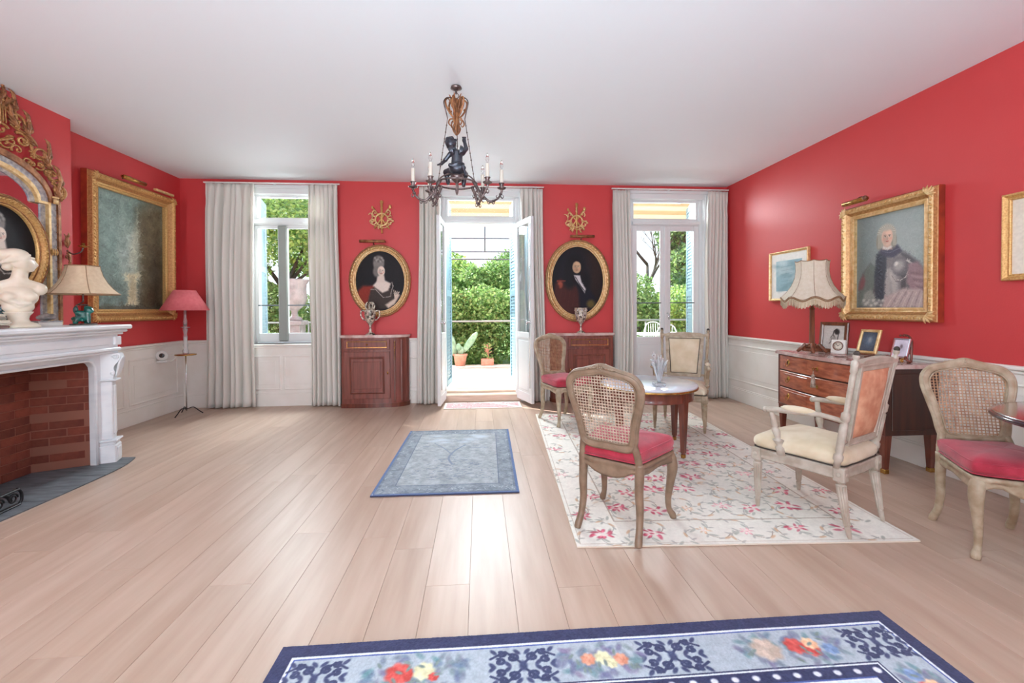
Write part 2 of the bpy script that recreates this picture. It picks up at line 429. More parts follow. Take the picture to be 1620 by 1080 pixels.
def fastmesh(name, V, F, m, col=None, smooth=False):
    """numpy verts (n,3), quads/tris (m,k), optional linear colours (n,3)"""
    me = bpy.data.meshes.new(name)
    n = len(V); k = F.shape[1]; q = len(F)
    me.vertices.add(n); me.vertices.foreach_set('co', np.asarray(V, np.float32).ravel())
    me.loops.add(q * k); me.loops.foreach_set('vertex_index', F.astype(np.int32).ravel())
    me.polygons.add(q); me.polygons.foreach_set('loop_start', np.arange(0, q * k, k, dtype=np.int32))
    me.polygons.foreach_set('use_smooth', np.full(q, smooth))
    if col is not None:
        a = me.color_attributes.new('Col', 'FLOAT_COLOR', 'POINT')
        c = np.ones((n, 4), np.float32); c[:, :3] = col
        a.data.foreach_set('color', c.ravel())
    me.materials.append(m)
    me.update(calc_edges=True); me.validate()
    return me

def catmull(pts, k=6, closed=False):
    P = [Vector(p) for p in pts]; n = len(P); out = []
    rng = n if closed else n - 1
    for i in range(rng):
        if closed: a, b, c, d = P[i - 1], P[i], P[(i + 1) % n], P[(i + 2) % n]
        else: a, b, c, d = P[max(i - 1, 0)], P[i], P[i + 1], P[min(i + 2, n - 1)]
        for j in range(k):
            t = j / k
            out.append(.5 * ((2 * b) + (c - a) * t + (2 * a - 5 * b + 4 * c - d) * t * t + (3 * b - a - 3 * c + d) * t ** 3))
    if not closed: out.append(P[-1])
    return [tuple(p) for p in out]
def lerp_list(vals, k):
    out = []
    for i in range(len(vals) - 1):
        for j in range(k): out.append(vals[i] + (vals[i + 1] - vals[i]) * j / k)
    out.append(vals[-1]); return out

def frame_sweep(mb, path, prof, xf=None, smooth=False):
    """closed path of (x, z, nx, nz, miter) in the wall plane (viewer at -Y); prof: (outward, depth) pairs"""
    n = len(path); m = len(prof); v = []; f = []
    for (x, z, nx, nz, mi) in path:
        for (o, d) in prof: v.append((x + nx * o * mi, -d, z + nz * o * mi))
    for i in range(n):
        j = (i + 1) % n
        for k in range(m):
            l = (k + 1) % m
            f.append((i * m + k, i * m + l, j * m + l, j * m + k))
    return mb.add(v, f, smooth, xf)
def rect_path(w, h):
    s = math.sqrt(2)
    return [(-w / 2, -h / 2, -1 / s, -1 / s, s), (w / 2, -h / 2, 1 / s, -1 / s, s), (w / 2, h / 2, 1 / s, 1 / s, s), (-w / 2, h / 2, -1 / s, 1 / s, s)]
def oval_path(a, b, n=56):
    out = []
    for i in range(n):
        t = 2 * PI * i / n
        nx, nz = math.cos(t) / a, math.sin(t) / b; l = math.hypot(nx, nz)
        out.append((a * math.cos(t), b * math.sin(t), nx / l, nz / l, 1))
    return out

# ------------------------------------------------------------ painter: colours for flat prints, canvases and woven rugs
class Canvas:
    def __init__(self, w, h, nx, bg):
        self.w, self.h, self.nx = w, h, nx; self.ny = max(2, int(nx * h / w))
        self.a = np.zeros((self.ny, self.nx, 3)) + np.array(bg, float)
        self.X, self.Y = np.meshgrid(np.linspace(0, w, self.nx), np.linspace(0, h, self.ny))
    def blend(self, mask, col, sl=None):
        a = self.a if sl is None else self.a[sl]
        a += (np.array(col, float) - a) * mask[..., None]
    def sl(self, x0, x1, y0, y1):
        fx = (self.nx - 1) / self.w; fy = (self.ny - 1) / self.h
        i0 = max(0, int(x0 * fx)); i1 = min(self.nx, int(x1 * fx) + 2); j0 = max(0, int(y0 * fy)); j1 = min(self.ny, int(y1 * fy) + 2)
        if i0 >= i1 or j0 >= j1: return None
        return (slice(j0, j1), slice(i0, i1))
    def ell(self, cx, cy, rx, ry, col, soft=.15, rot=0, al=1.0):
        R = max(rx, ry) * (1 + soft * 2); s = self.sl(cx - R, cx + R, cy - R, cy + R)
        if s is None: return
        x = self.X[s] - cx; y = self.Y[s] - cy; c, d = math.cos(rot), math.sin(rot)
        r = np.sqrt(((x * c + y * d) / rx) ** 2 + ((-x * d + y * c) / ry) ** 2)
        self.blend(np.clip((1 + soft - r) / (2 * soft), 0, 1) * al, col, s)
    def rect(self, x0, x1, y0, y1, col, al=1.0):
        s = self.sl(x0, x1, y0, y1)
        if s is None: return
        m = ((self.X[s] >= x0) & (self.X[s] <= x1) & (self.Y[s] >= y0) & (self.Y[s] <= y1)).astype(float)
        self.blend(m * al, col, s)
    def poly(self, pts, col, al=1.0, soft=0.0):
        px = [p[0] for p in pts]; py = [p[1] for p in pts]
        s = self.sl(min(px) - soft, max(px) + soft, min(py) - soft, max(py) + soft)
        if s is None: return
        X, Y = self.X[s], self.Y[s]; ins = np.zeros(X.shape, bool); n = len(pts); D = np.full(X.shape, 1e9)
        for i in range(n):
            x1, y1 = pts[i]; x2, y2 = pts[(i + 1) % n]
            cnd = ((y1 > Y) != (y2 > Y)); xx = (x2 - x1) * (Y - y1) / ((y2 - y1) or 1e-9) + x1
            ins ^= cnd & (X < xx)
            if soft:
                L = (x2 - x1) ** 2 + (y2 - y1) ** 2 + 1e-12
                t = np.clip(((X - x1) * (x2 - x1) + (Y - y1) * (y2 - y1)) / L, 0, 1)
                D = np.minimum(D, np.hypot(X - x1 - t * (x2 - x1), Y - y1 - t * (y2 - y1)))
        m = ins.astype(float)
        if soft: m = np.clip(np.where(ins, .5 + D / (2 * soft), .5 - D / (2 * soft)), 0, 1)
        self.blend(m * al, col, s)
    def line(self, pts, wd, col, al=1.0):
        for (x1, y1), (x2, y2) in zip(pts[:-1], pts[1:]):
            s = self.sl(min(x1, x2) - wd, max(x1, x2) + wd, min(y1, y2) - wd, max(y1, y2) + wd)
            if s is None: continue
            X, Y = self.X[s], self.Y[s]; L = (x2 - x1) ** 2 + (y2 - y1) ** 2 + 1e-12
            t = np.clip(((X - x1) * (x2 - x1) + (Y - y1) * (y2 - y1)) / L, 0, 1)
            d = np.hypot(X - x1 - t * (x2 - x1), Y - y1 - t * (y2 - y1))
            self.blend(np.clip((wd / 2 - d) / (wd * .25) + .5, 0, 1) * al, col, s)
    def brush(self, n, L, wd, jit, seed=0, box=(0, 1, 0, 1)):
        # short strokes that pick up the colour below them, as a painter's touch
        q = random.Random(seed)
        for _ in range(n):
            x = self.w * q.uniform(box[0], box[1]); y = self.h * q.uniform(box[2], box[3])
            i = min(self.nx - 1, int(x / self.w * (self.nx - 1))); j = min(self.ny - 1, int(y / self.h * (self.ny - 1)))
            k = 1 + q.uniform(-jit, jit); col = self.a[j, i] * k; a = q.uniform(-1.2, 1.6)
            self.line([(x, y), (x + L * math.cos(a), y + L * math.sin(a))], wd, col, .7)
    def noise(self, amp, cells, seed=0):
        r = np.random.RandomState(seed)
        g = r.rand(int(cells * self.h / self.w) + 3, cells + 3)
        fx = np.linspace(0, cells, self.nx); fy = np.linspace(0, cells * self.h / self.w, self.ny)
        ix = fx.astype(int); iy = fy.astype(int); tx = fx - ix; ty = fy - iy
        tx = tx * tx * (3 - 2 * tx); ty = ty * ty * (3 - 2 * ty)
        a = g[np.ix_(iy, ix)] * (1 - tx) + g[np.ix_(iy, ix + 1)] * tx
        b = g[np.ix_(iy + 1, ix)] * (1 - tx) + g[np.ix_(iy + 1, ix + 1)] * tx
        n = a * (1 - ty)[:, None] + b * ty[:, None]
        self.a += ((n - .5) * 2 * amp)[..., None]
        return n
    def linear(self):
        c = np.clip(self.a, 0, 255) / 255
        return np.where(c <= .04045, c / 12.92, ((c + .055) / 1.055) ** 2.4)
    def mesh(self, name, m, plane='XZ', zrel=None):
        nx, ny = self.nx, self.ny; n = nx * ny
        V = np.zeros((n, 3))
        V[:, 0] = self.X.ravel() - self.w / 2
        if plane == 'XZ': V[:, 2] = self.Y.ravel() - self.h / 2
        else:
            V[:, 1] = self.Y.ravel() - self.h / 2
            V[:, 2] = 0 if zrel is None else zrel.ravel()
        i, j = np.meshgrid(np.arange(nx - 1), np.arange(ny - 1)); a = (j * nx + i).ravel()
        F = np.stack([a, a + 1, a + nx + 1, a + nx], 1)
        return fastmesh(name, V, F, m, self.linear().reshape(-1, 3), smooth=True)

# ------------------------------------------------------------ sculpting: smooth union of ellipsoids and limbs, surface nets
def sdf_mesh(prims, m, res=64, k=.02, name='sculpt', noise=0.0):
    """prims: ('e', centre, radii[, euler]), ('c', a, b, ra, rb), a leading '-' cuts"""
    lo = np.array([1e9] * 3); hi = -lo
    for p in prims:
        if p[0][0] == '-': continue
        if p[0][-1] == 'e': c = np.array(p[1]); r = max(p[2]); lo = np.minimum(lo, c - r); hi = np.maximum(hi, c + r)
        else:
            for c, r in ((p[1], p[3]), (p[2], p[4])): lo = np.minimum(lo, np.array(c) - r); hi = np.maximum(hi, np.array(c) + r)
    h = (hi - lo).max() / res; lo = lo - 2.5 * h; hi = hi + 2.5 * h
    ns = np.ceil((hi - lo) / h).astype(int) + 1
    ax = [lo[i] + np.arange(ns[i]) * h for i in range(3)]
    X, Y, Z = np.meshgrid(*ax, indexing='ij')
    D = np.full(X.shape, 10.0)
    for p in prims:
        cut = p[0][0] == '-'
        if p[0][-1] == 'e':
            x, y, z = X - p[1][0], Y - p[1][1], Z - p[1][2]
            if len(p) > 3:
                from mathutils import Euler
                R = np.array(Euler(p[3]).to_matrix()).T
                x, y, z = R[0, 0] * x + R[0, 1] * y + R[0, 2] * z, R[1, 0] * x + R[1, 1] * y + R[1, 2] * z, R[2, 0] * x + R[2, 1] * y + R[2, 2] * z
            a, b, c = p[2]
            k0 = np.sqrt((x / a) ** 2 + (y / b) ** 2 + (z / c) ** 2) + 1e-9
            k1 = np.sqrt((x / a ** 2) ** 2 + (y / b ** 2) ** 2 + (z / c ** 2) ** 2) + 1e-9
            d = k0 * (k0 - 1) / k1
        else:
            a = np.array(p[1], float); b = np.array(p[2], float); ba = b - a
            t = np.clip(((X - a[0]) * ba[0] + (Y - a[1]) * ba[1] + (Z - a[2]) * ba[2]) / (ba @ ba + 1e-12), 0, 1)
            d = np.sqrt((X - a[0] - t * ba[0]) ** 2 + (Y - a[1] - t * ba[1]) ** 2 + (Z - a[2] - t * ba[2]) ** 2) - (p[3] + (p[4] - p[3]) * t)
        kk = k
        if cut: D = np.maximum(D, -d)
        else:
            hh = np.clip(.5 + .5 * (D - d) / kk, 0, 1)
            D = D * (1 - hh) + d * hh - kk * hh * (1 - hh)
    if noise: D = D + noise * np.sin(X * 90) * np.sin(Y * 83) * np.sin(Z * 97)
    S = D < 0
    cs = [S[i:S.shape[0] - 1 + i, j:S.shape[1] - 1 + j, l:S.shape[2] - 1 + l] for i in (0, 1) for j in (0, 1) for l in (0, 1)]
    tot = sum(c.astype(int) for c in cs); act = (tot > 0) & (tot < 8)
    idx = -np.ones(act.shape, int); cells = np.argwhere(act); idx[act] = np.arange(len(cells))
    acc = np.zeros((len(cells), 3)); cnt = np.zeros(len(cells))
    offs = [(i, j, l) for i in (0, 1) for j in (0, 1) for l in (0, 1)]
    for a in offs:
        for ax_ in range(3):
            if a[ax_] == 1: continue
            b = list(a); b[ax_] = 1
            ca = cells + np.array(a); cb = cells + np.array(b)
            da = D[ca[:, 0], ca[:, 1], ca[:, 2]]; db = D[cb[:, 0], cb[:, 1], cb[:, 2]]
            mk = (da < 0) != (db < 0); t = np.where(mk, da / (da - db + 1e-12), 0)
            pos = ca + (cb - ca) * t[:, None]
            acc[mk] += pos[mk]; cnt[mk] += 1
    V = lo + (acc / cnt[:, None]) * h
    F = []
    for ax_ in range(3):
        o1, o2 = [(1, 2), (2, 0), (0, 1)][ax_]
        sa = [slice(1, -1)] * 3; sb = [slice(1, -1)] * 3
        sa[ax_] = slice(0, -1); sb[ax_] = slice(1, None)
        A, B = S[tuple(sa)], S[tuple(sb)]; e = np.argwhere(A != B)
        st = A[e[:, 0], e[:, 1], e[:, 2]]
        base = e + np.array([0 if i == ax_ else 1 for i in range(3)])
        def cell(d1, d2):
            c = base.copy(); c[:, o1] += d1; c[:, o2] += d2
            return idx[c[:, 0], c[:, 1], c[:, 2]]
        q = np.stack([cell(-1, -1), cell(0, -1), cell(0, 0), cell(-1, 0)], 1)
        q[~st] = q[~st][:, ::-1]
        F.append(q)
    F = np.concatenate(F); F = F[(F >= 0).all(1)]
    return fastmesh(name, V, F, m, smooth=True)
def sculpt(name, prims, m, parent=None, loc=None, rotz=None, res=64, k=.02, noise=0.0):
    return link(name, sdf_mesh(prims, M[m] if isinstance(m, str) else m, res, k, name, noise), parent, loc, rotz)
# ============================================================ THE ROOM
XL, XR, YB, YR, H = -3.95, 3.59, 6.10, -2.7, 3.045
RAIL = .90
WT = .34                                     # wall thickness
# floor: joint bed and boards
fl = MB().box(XL, XR, YR, YB, -.12, -.014).build('floor', 'joint'); fl['kind'] = 'structure'
rnd = random.Random(3)
x = XL; row = 0
PW = .205
while x < XR - .001:
    x1 = min(x + PW, XR)
    y = YR - rnd.random() * 1.2
    while y < YB:
        L = rnd.uniform(1.55, 2.3); y1 = y + L
        if y1 > YB - .35: y1 = YB + .0
        ya = max(y, YR); yb = min(y1, YB)
        if yb - ya > .02:
            g = .0004; c = .0007
            mb = MB(); w = x1 - x - 2 * g; l = yb - ya - 2 * g
            v = [(-w/2, 0, 0), (w/2, 0, 0), (w/2, l, 0), (-w/2, l, 0), (-w/2, 0, .0128), (w/2, 0, .0128), (w/2, l, .0128), (-w/2, l, .0128),
                 (-w/2 + c, c, .014), (w/2 - c, c, .014), (w/2 - c, l - c, .014), (-w/2 + c, l - c, .014)]
            f = [(0, 1, 5, 4), (1, 2, 6, 5), (2, 3, 7, 6), (3, 0, 4, 7), (4, 5, 9, 8), (5, 6, 10, 9), (6, 7, 11, 10), (7, 4, 8, 11), (8, 9, 10, 11)]
            mb.add(v, f)
            mb.build('plank', 'plank', fl, ((x + x1) / 2, ya + g, -.014))
        y = y1
    x = x1; row += 1
# ceiling
o = MB().box(XL - .3, XR + .3, YR - .3, YB + .34, H, H + .2).build('ceiling', 'ceiling'); o['kind'] = 'structure'

def wainscot(parent, x0, x1, z1, m='cream_wainscot', panels=None, depth=.02, base=.17, flip=False, zr0=None):
    """boards in front of a wall, local frame: x along the wall, viewer at -y, wall face at y = 0"""
    MB().box(x0, x1, -depth, 0, base, z1 - .035).build('wainscot_board', m, parent)
    MB().box(x0, x1, -depth - .012, 0, 0, base, .003).box(x0, x1, -depth - .006, 0, base, base + .018, .003).build('baseboard', m, parent)
    mb = MB().box(x0, x1, -depth - .03, 0, z1 - .03, z1, .008).box(x0, x1, -depth - .014, 0, z1 - .055, z1 - .03, .006)
    mb.build('chair_rail', m, parent)
    for (a, b, c, d) in (panels or []):
        p = MB()
        frame_sweep(p, [(q[0] + (a + b) / 2, q[1] + (c + d) / 2, q[2], q[3], q[4]) for q in rect_path(b - a, d - c)], [(0, depth), (0, depth + .004), (.008, depth + .009), (.02, depth + .006), (.024, depth)])
        p.build('panel_moulding', m, parent)
        MB().box(a + .05, b - .05, -depth - .004, -depth + .001, c + .05, d - .05, .003).build('panel', m, parent)

# back wall with three openings
wb = MB()
OP = [(-3.10, -2.05, .84, 2.93), (-.53, .57, .0, 2.93), (2.14, 3.26, .0, 2.93)]
xs = [XL - .3] + [q for o_ in OP for q in o_[:2]] + [XR + .3]
for i in range(0, len(xs), 2): wb.box(xs[i], xs[i + 1], YB, YB + WT, -.12, H)
for (a, b, c, d) in OP:
    wb.box(a, b, YB, YB + WT, d, H)
    if c > 0: wb.box(a, b, YB, YB + WT, -.12, c)
wall_back = wb.build('wall_back', 'red_wall'); wall_back['kind'] = 'structure'
wl = MB().box(XL - .3, XL, YR - .3, YB, -.12, H)
wall_left = wl.build('wall_left', 'red_wall'); wall_left['kind'] = 'structure'
wr = MB().box(XR, XR + .3, YR - .3, YB, -.12, H)
wall_right = wr.build('wall_right', 'red_wall'); wall_right['kind'] = 'structure'
# rear wall behind the camera, three tall openings added to let in daylight
rw = MB(); ox = [(-3.05, -1.75), (-.65, .65), (1.75, 3.05)]
xx = [XL - .3] + [q for p in ox for q in p] + [XR + .3]
for i in range(0, len(xx), 2): rw.box(xx[i], xx[i + 1], YR - .3, YR, -.12, H)
for a, b in ox: rw.box(a, b, YR - .3, YR, 2.9, H).box(a, b, YR - .3, YR, -.12, .6)
o = rw.build('wall_rear', 'red_wall'); o['kind'] = 'structure'
# chimney breast
o = MB().box(XL, -3.715, 2.45, 4.286, 0, H).build('chimney_breast', 'red_wall', wall_left)

# wainscots (each in its own local frame)
def wall_frame(side, parent):
    e = bpy.data.objects.new('wainscot', None); C.objects.link(e); e.parent = parent
    if side == 'back': e.location = (0, YB, 0)
    if side == 'left': e.location = (XL, 0, 0); e.rotation_euler = (0, 0, PI / 2)
    if side == 'right': e.location = (XR, 0, 0); e.rotation_euler = (0, 0, -PI / 2)
    return e
e = wall_frame('back', wall_back)
wainscot(e, XL + .02, -3.14, RAIL)
wainscot(e, -2.01, -.57, RAIL, panels=[(-1.94, -.64, .24, .62)])
wainscot(e, .61, 2.10, RAIL, panels=[(.68, 2.03, .24, .62)])
wainscot(e, 3.30, XR - .02, RAIL)
wainscot(e, -3.10, -2.05, .84, panels=[(-2.62, -2.22, .24, .66), (-3.02, -2.70, .24, .66)])
e = wall_frame('left', wall_left)
wainscot(e, 4.29, YB - .02, RAIL, panels=[(4.5, 5.1, .24, .72), (5.2, 5.95, .24, .72)])
wainscot(e, YR, 2.45, RAIL)
e = wall_frame('right', wall_right)
wainscot(e, -YB + .02, -YR, RAIL, panels=[(-6.0, -4.55, .30, .76), (-4.4, -3.0, .30, .76), (-2.85, -1.2, .30, .76), (-1.0, .8, .3, .76)])

# ------------------------------------------------------------ windows and doors
def architrave(x0, x1, z0, z1, parent, w=.07, sides=True):
    mb = MB().box(x0 - w, x1 + w, YB - .035, YB + .005, z1, z1 + .045, .006)
    mb.box(x0 - w, x0, YB - .03, YB + .01, z0, z1, .006).box(x1, x1 + w, YB - .03, YB + .01, z0, z1, .006)
    mb.box(x0, x1, YB - .01, YB + .09, z1 - .07, z1)
    mb.box(x0, x0 + .014, YB - .02, YB + .06, z0, z1).box(x1 - .014, x1, YB - .02, YB + .06, z0, z1)
    return mb.build('architrave', 'frame_white', parent)
def fixed_frame(x0, x1, z0, z1, parent, y=YB + .05, zt=2.50):
    mb = MB()
    mb.box(x0, x0 + .06, y, y + .08, z0, z1 - .07, .004).box(x1 - .06, x1, y, y + .08, z0, z1 - .07, .004)
    mb.box(x0 + .06, x1 - .06, y, y + .08, zt, zt + .07, .004).box(x0 + .06, x1 - .06, y - .02, y, zt + .01, zt + .045, .006)
    mb.build('window_frame', 'frame_white', parent)
    # transom sash
    s = MB(); a, b, c, d = x0 + .06, x1 - .06, zt + .07, z1 - .07
    frame_sweep(s, [(q[0] + (a + b) / 2, q[1] + (c + d) / 2, q[2], q[3], q[4]) for q in rect_path(b - a - .07, d - c - .07)], [(0, -.06 - (y - YB) + .05), (0, -.03 - (y - YB) + .05), (.035, -.03 - (y - YB) + .05), (.035, -.06 - (y - YB) + .05)], Matrix.Translation((0, YB + .05, 0)))
    s.build('transom_sash', 'frame_white', parent)
    MB().box(a + .03, b - .03, y + .03, y + .034, c + .03, d - .03).build('transom_pane', 'pane', parent)
    # outer reveal linings
    MB().box(x0 - .0, x0 + .012, y + .08, YB + WT, z0, z1).box(x1 - .012, x1, y + .08, YB + WT, z0, z1).box(x0, x1, y + .08, YB + WT, z1 - .02, z1).build('reveal', 'frame_white', parent)
def leaf(parent, hinge, ang, w, z0, z1, glass0, side=1, st=.075, handle=False, name='door_leaf', bar=None, handle_side=1, panel=True):
    """a glazed leaf: hinged at (x, y), local +x (times side) towards the free edge, turned by ang"""
    e = bpy.data.objects.new(name, None); C.objects.link(e); e.parent = parent
    e.location = (hinge[0], hinge[1], 0); e.rotation_euler = (0, 0, ang)
    t = .042
    def bx(mb, a, b, c, d, y0=-t / 2, y1=t / 2, ch=.004):
        a, b = sorted((a * side, b * side)); mb.box(a, b, y0, y1, c, d, ch)
    mb = MB()
    bx(mb, 0, st, z0, z1); bx(mb, w - st, w, z0, z1)
    bx(mb, st, w - st, z1 - st, z1); bx(mb, st, w - st, z0, z0 + .12)
    if glass0 > z0 + .2: bx(mb, st, w - st, glass0 - .08, glass0)
    mb.build('stile_frame', 'frame_white', e)
    if glass0 > z0 + .2:
        mb = MB(); bx(mb, st, w - st, z0 + .12, glass0 - .08, -.012, .012, 0)
        bx(mb, st + .03, w - st - .03, z0 + .15, glass0 - .11, -.019, .019, .006)
        mb.build('lower_panel', 'frame_white', e)
        g0 = glass0
    else: g0 = z0 + .12
    mb = MB(); bx(mb, st, w - st, g0, z1 - st, -.003, .003, 0); mb.build('pane', 'pane', e)
    if bar:
        mb = MB(); bx(mb, st - .01, w - st + .01, bar - .008, bar + .008, -.03, -.018, .003); mb.build('espagnolette_bar', 'wire', e)
    if handle:
        mb = MB(); hx = (w - .035) * side
        mb.lathe([(.018, 0), (.018, .006), (.008, .01), (.008, .04)], 12, Matrix.Translation((hx, -t / 2, 1.12)) @ Matrix.Rotation(PI / 2, 4, 'X'))
        mb.ball((hx, -t / 2 - .05, 1.12), (.022, .016, .03)); mb.tube([(hx, -t / 2 - .008, z0 + .2), (hx, -t / 2 - .008, z1 - .1)], .006, 6)
        mb.build('handle', 'chrome', e)
    return e
# window 1 (left): casement window over a panelled apron
w1 = setting('window_1')
architrave(-3.10, -2.05, .84, 2.93, w1)
fixed_frame(-3.10, -2.05, .84, 2.93, w1, zt=2.45)
MB().box(-3.10, -2.05, YB - .04, YB + .14, .80, .84, .008).box(-3.1, -2.05, YB + .13, YB + WT + .05, .82, .86, .004).build('window_sill', 'frame_white', w1)
leaf(w1, (-3.04, YB + .09), math.radians(0), .39, .86, 2.45, 0, 1, st=.045, name='casement', bar=1.36)
leaf(w1, (-2.11, YB + .09), math.radians(0), .545, .86, 2.45, 0, -1, st=.045, name='casement', bar=1.36)
MB().box(-2.725, -2.605, YB + .03, YB + .065, .87, 2.44, .012).build('meeting_stile', 'grey_frame', w1)
# door 1 (centre): glazed double door standing open
d1 = setting('door_1')
architrave(-.53, .57, .0, 2.93, d1)
fixed_frame(-.53, .57, .10, 2.93, d1, zt=2.50)
MB().box(-.53, .57, YB - .03, YB + .12, .0, .10, .008).box(-.50, .54, YB + .12, YB + WT + .04, .0, .13, .006).build('threshold', mat('pale_worn_oak', rgb(214, 190, 172), .5, col2=rgb(196, 170, 150), scale=6, stretch=(.6, 6, 6)), d1)
leaf(d1, (.52, YB + .02), math.radians(-71), .52, .05, 2.50, .98, 1, handle=True)
leaf(d1, (-.485, YB + .02), math.radians(85.5), .50, .05, 2.50, .98, -1, handle=True)
# door 2 (right): glazed double door, closed
d2 = setting('door_2')
architrave(2.14, 3.26, .0, 2.93, d2)
fixed_frame(2.14, 3.26, .0, 2.93, d2, zt=2.49)
leaf(d2, (2.20, YB + .08), 0, .50, .06, 2.49, .88, 1, bar=1.37)
leaf(d2, (3.20, YB + .08), 0, .50, .06, 2.49, .88, -1, bar=1.37)
MB().box(2.675, 2.725, YB + .035, YB + .06, .08, 2.48, .008).build('meeting_stile', 'frame_white', d2)
MB().box(2.20, 3.20, YB - .02, YB + .2, 0, .06, .006).build('threshold', 'frame_white', d2)
MB().tube([(2.71, YB + .02, 1.22), (2.71, YB - .03, 1.22), (2.71, YB - .035, 1.13)], .009, 8).build('handle', 'chrome', d2)

# outside shutters
def shutter(label, x0, y0, x1, y1, z0, z1, m='blue_shutter'):
    L = math.hypot(x1 - x0, y1 - y0); a = math.atan2(y1 - y0, x1 - x0)
    t = thing('window_shutter', label, 'shutter', (x0, y0, z0), a, 'open shutters outside the garden windows')
    h = z1 - z0; mb = MB()
    mb.box(0, .07, -.018, .018, 0, h, .003).box(L - .07, L, -.018, .018, 0, h, .003)
    for zz in (0, h * .5 - .04, h - .09): mb.box(.07, L - .07, -.018, .018, zz, zz + .09, .003)
    mb.build('shutter_frame', m, t)
    for (a0, b0) in ((.09, h * .5 - .04), (h * .5 + .05, h - .09)):
        n = int((b0 - a0) / .05)
        for i in range(n):
            zc = a0 + (i + .5) * (b0 - a0) / n
            s = MB().box(.065, L - .065, -.004, .004, -.026, .026, 0, Matrix.Translation((0, 0, zc)) @ Matrix.Rotation(math.radians(14), 4, 'X'))
            s.build('slat', m, t)
    mb = MB()
    for zz in (.25, h - .3): mb.tube([(-.02, 0, zz - .05), (-.02, 0, zz + .05)], .01, 6)
    mb.build('hinge', 'wire', t)
shutter('pale blue louvred shutter folded outward at left of the casement window', -3.14, 6.48, -3.30, 7.02, .86, 2.92)
shutter('pale blue louvred shutter outside the open door, on its left', -.50, 6.47, -.455, 6.95, .14, 2.92)
shutter('pale blue louvred shutter outside the open door, on its right', .545, 6.47, .505, 6.95, .14, 2.92)
shutter('pale blue louvred shutter outside the closed glazed door by the right corner', 3.28, 6.48, 3.43, 6.98, .12, 2.92)

# ------------------------------------------------------------ curtains
def curtain(label, xt0, xt1, xb0, xb1, y, zt, zb, folds, seed, flare=None):
    r = random.Random(seed)
    ph = [r.random() * 6.28 for _ in range(5)]
    nu, nv = folds * 14, 44
    fr = [r.uniform(.55, 1.6) for _ in range(folds + 1)]; cum = [0]
    for i in range(folds): cum.append(cum[-1] + fr[i])
    def fn(u, v):
        # v: 0 bottom, 1 top
        z = zb + (zt - zb) * v
        xt = xt0 + (xt1 - xt0) * u; xb = xb0 + (xb1 - xb0) * u
        s = v ** .8
        xx_ = xb * (1 - s) + xt * s
        uu = u * cum[-1]; i = 0
        while i < folds - 1 and cum[i + 1] < uu: i += 1
        q = i + (uu - cum[i]) / fr[i]
        w = math.sin(2 * PI * q + .5 * math.sin(ph[0] + 3 * u) + (1 - v) * .7 * math.sin(ph[1] + 5 * u))
        amp = (.026 + .022 * (1 - v)) * (.55 + .5 * fr[i]) * (1 + .35 * math.sin(ph[4] + 9 * u + 2 * v))
        if v > .93:                                   # gathered heading
            k = (v - .93) / .07
            amp *= (1 - .55 * k); w = w * (1 - k * .3) + .3 * k * math.sin(4 * PI * q)
        pinch = .012 * math.exp(-((v - .92) / .02) ** 2)
        wy = amp * w + .012 * math.sin(ph[2] + 7 * v + 4 * u)
        xx_ += .012 * math.cos(2 * PI * q) * (1 - .4 * v) + .01 * math.sin(ph[3] + 5 * v)
        return (xx_, y + wy + pinch, z)
    t = thing('curtain', label, 'curtain', (0, 0, 0), 0, 'off white curtains at the garden windows')
    mb = MB().grid(fn, nu, nv)
    mb.build('cloth', 'curtain', t, solid=.004)
    hb = MB()
    hb.grid(lambda u, v: (lambda p: (p[0], p[1] + .006, p[2]))(fn(u, .955 + .045 * v)), nu, 2)
    hb.build('heading_tape', 'curtain', t, solid=.003)
    return t
YC = YB - .085
curtain('off white curtain left of the casement window, nearest the left corner', -3.58, -2.97, -3.62, -2.99, YC, 2.965, .012, 7, 1)
curtain('off white curtain right of the casement window, beside the left corner cabinet', -2.27, -1.89, -2.27, -1.87, YC, 2.965, .012, 6, 2)
curtain('narrow off white curtain left of the open garden door', -.82, -.54, -.86, -.55, YC, 2.955, .012, 6, 3)
curtain('narrow off white curtain right of the open garden door, behind its open leaf', .57, .88, .66, .90, YC, 2.955, .012, 6, 4)
curtain('off white curtain left of the closed glazed door, beside the right corner cabinet', 1.88, 2.13, 1.87, 2.15, YC, 2.955, .012, 6, 5)
curtain('off white curtain in the right corner beside the closed glazed door', 3.255, 3.56, 3.23, 3.54, YC, 2.955, .012, 6, 6)
for (a, b, lb) in ((-3.60, -1.86, 'white curtain rail above the casement window'), (-.84, .90, 'white curtain rail above the open garden door'), (1.86, 3.57, 'white curtain rail above the closed glazed door')):
    t = thing('curtain_rail', lb, 'curtain rail', (0, 0, 0), 0, 'curtain rails')
    MB().box(a, b, YB - .095, YB - .07, 2.968, 2.985, .003).build('rail', 'white_wood', t)
    for q in (a + .1, (a + b) / 2, b - .1): MB().box(q - .012, q + .012, YB - .08, YB, 2.975, 2.99, .002).build('bracket', 'white_wood', t)
# ============================================================ FIREPLACE AND THINGS ON IT
fp = thing('fireplace', 'white marble fireplace with scroll consoles and red brick firebox at left', 'fireplace', (-3.715, 3.40, 0), PI / 2)
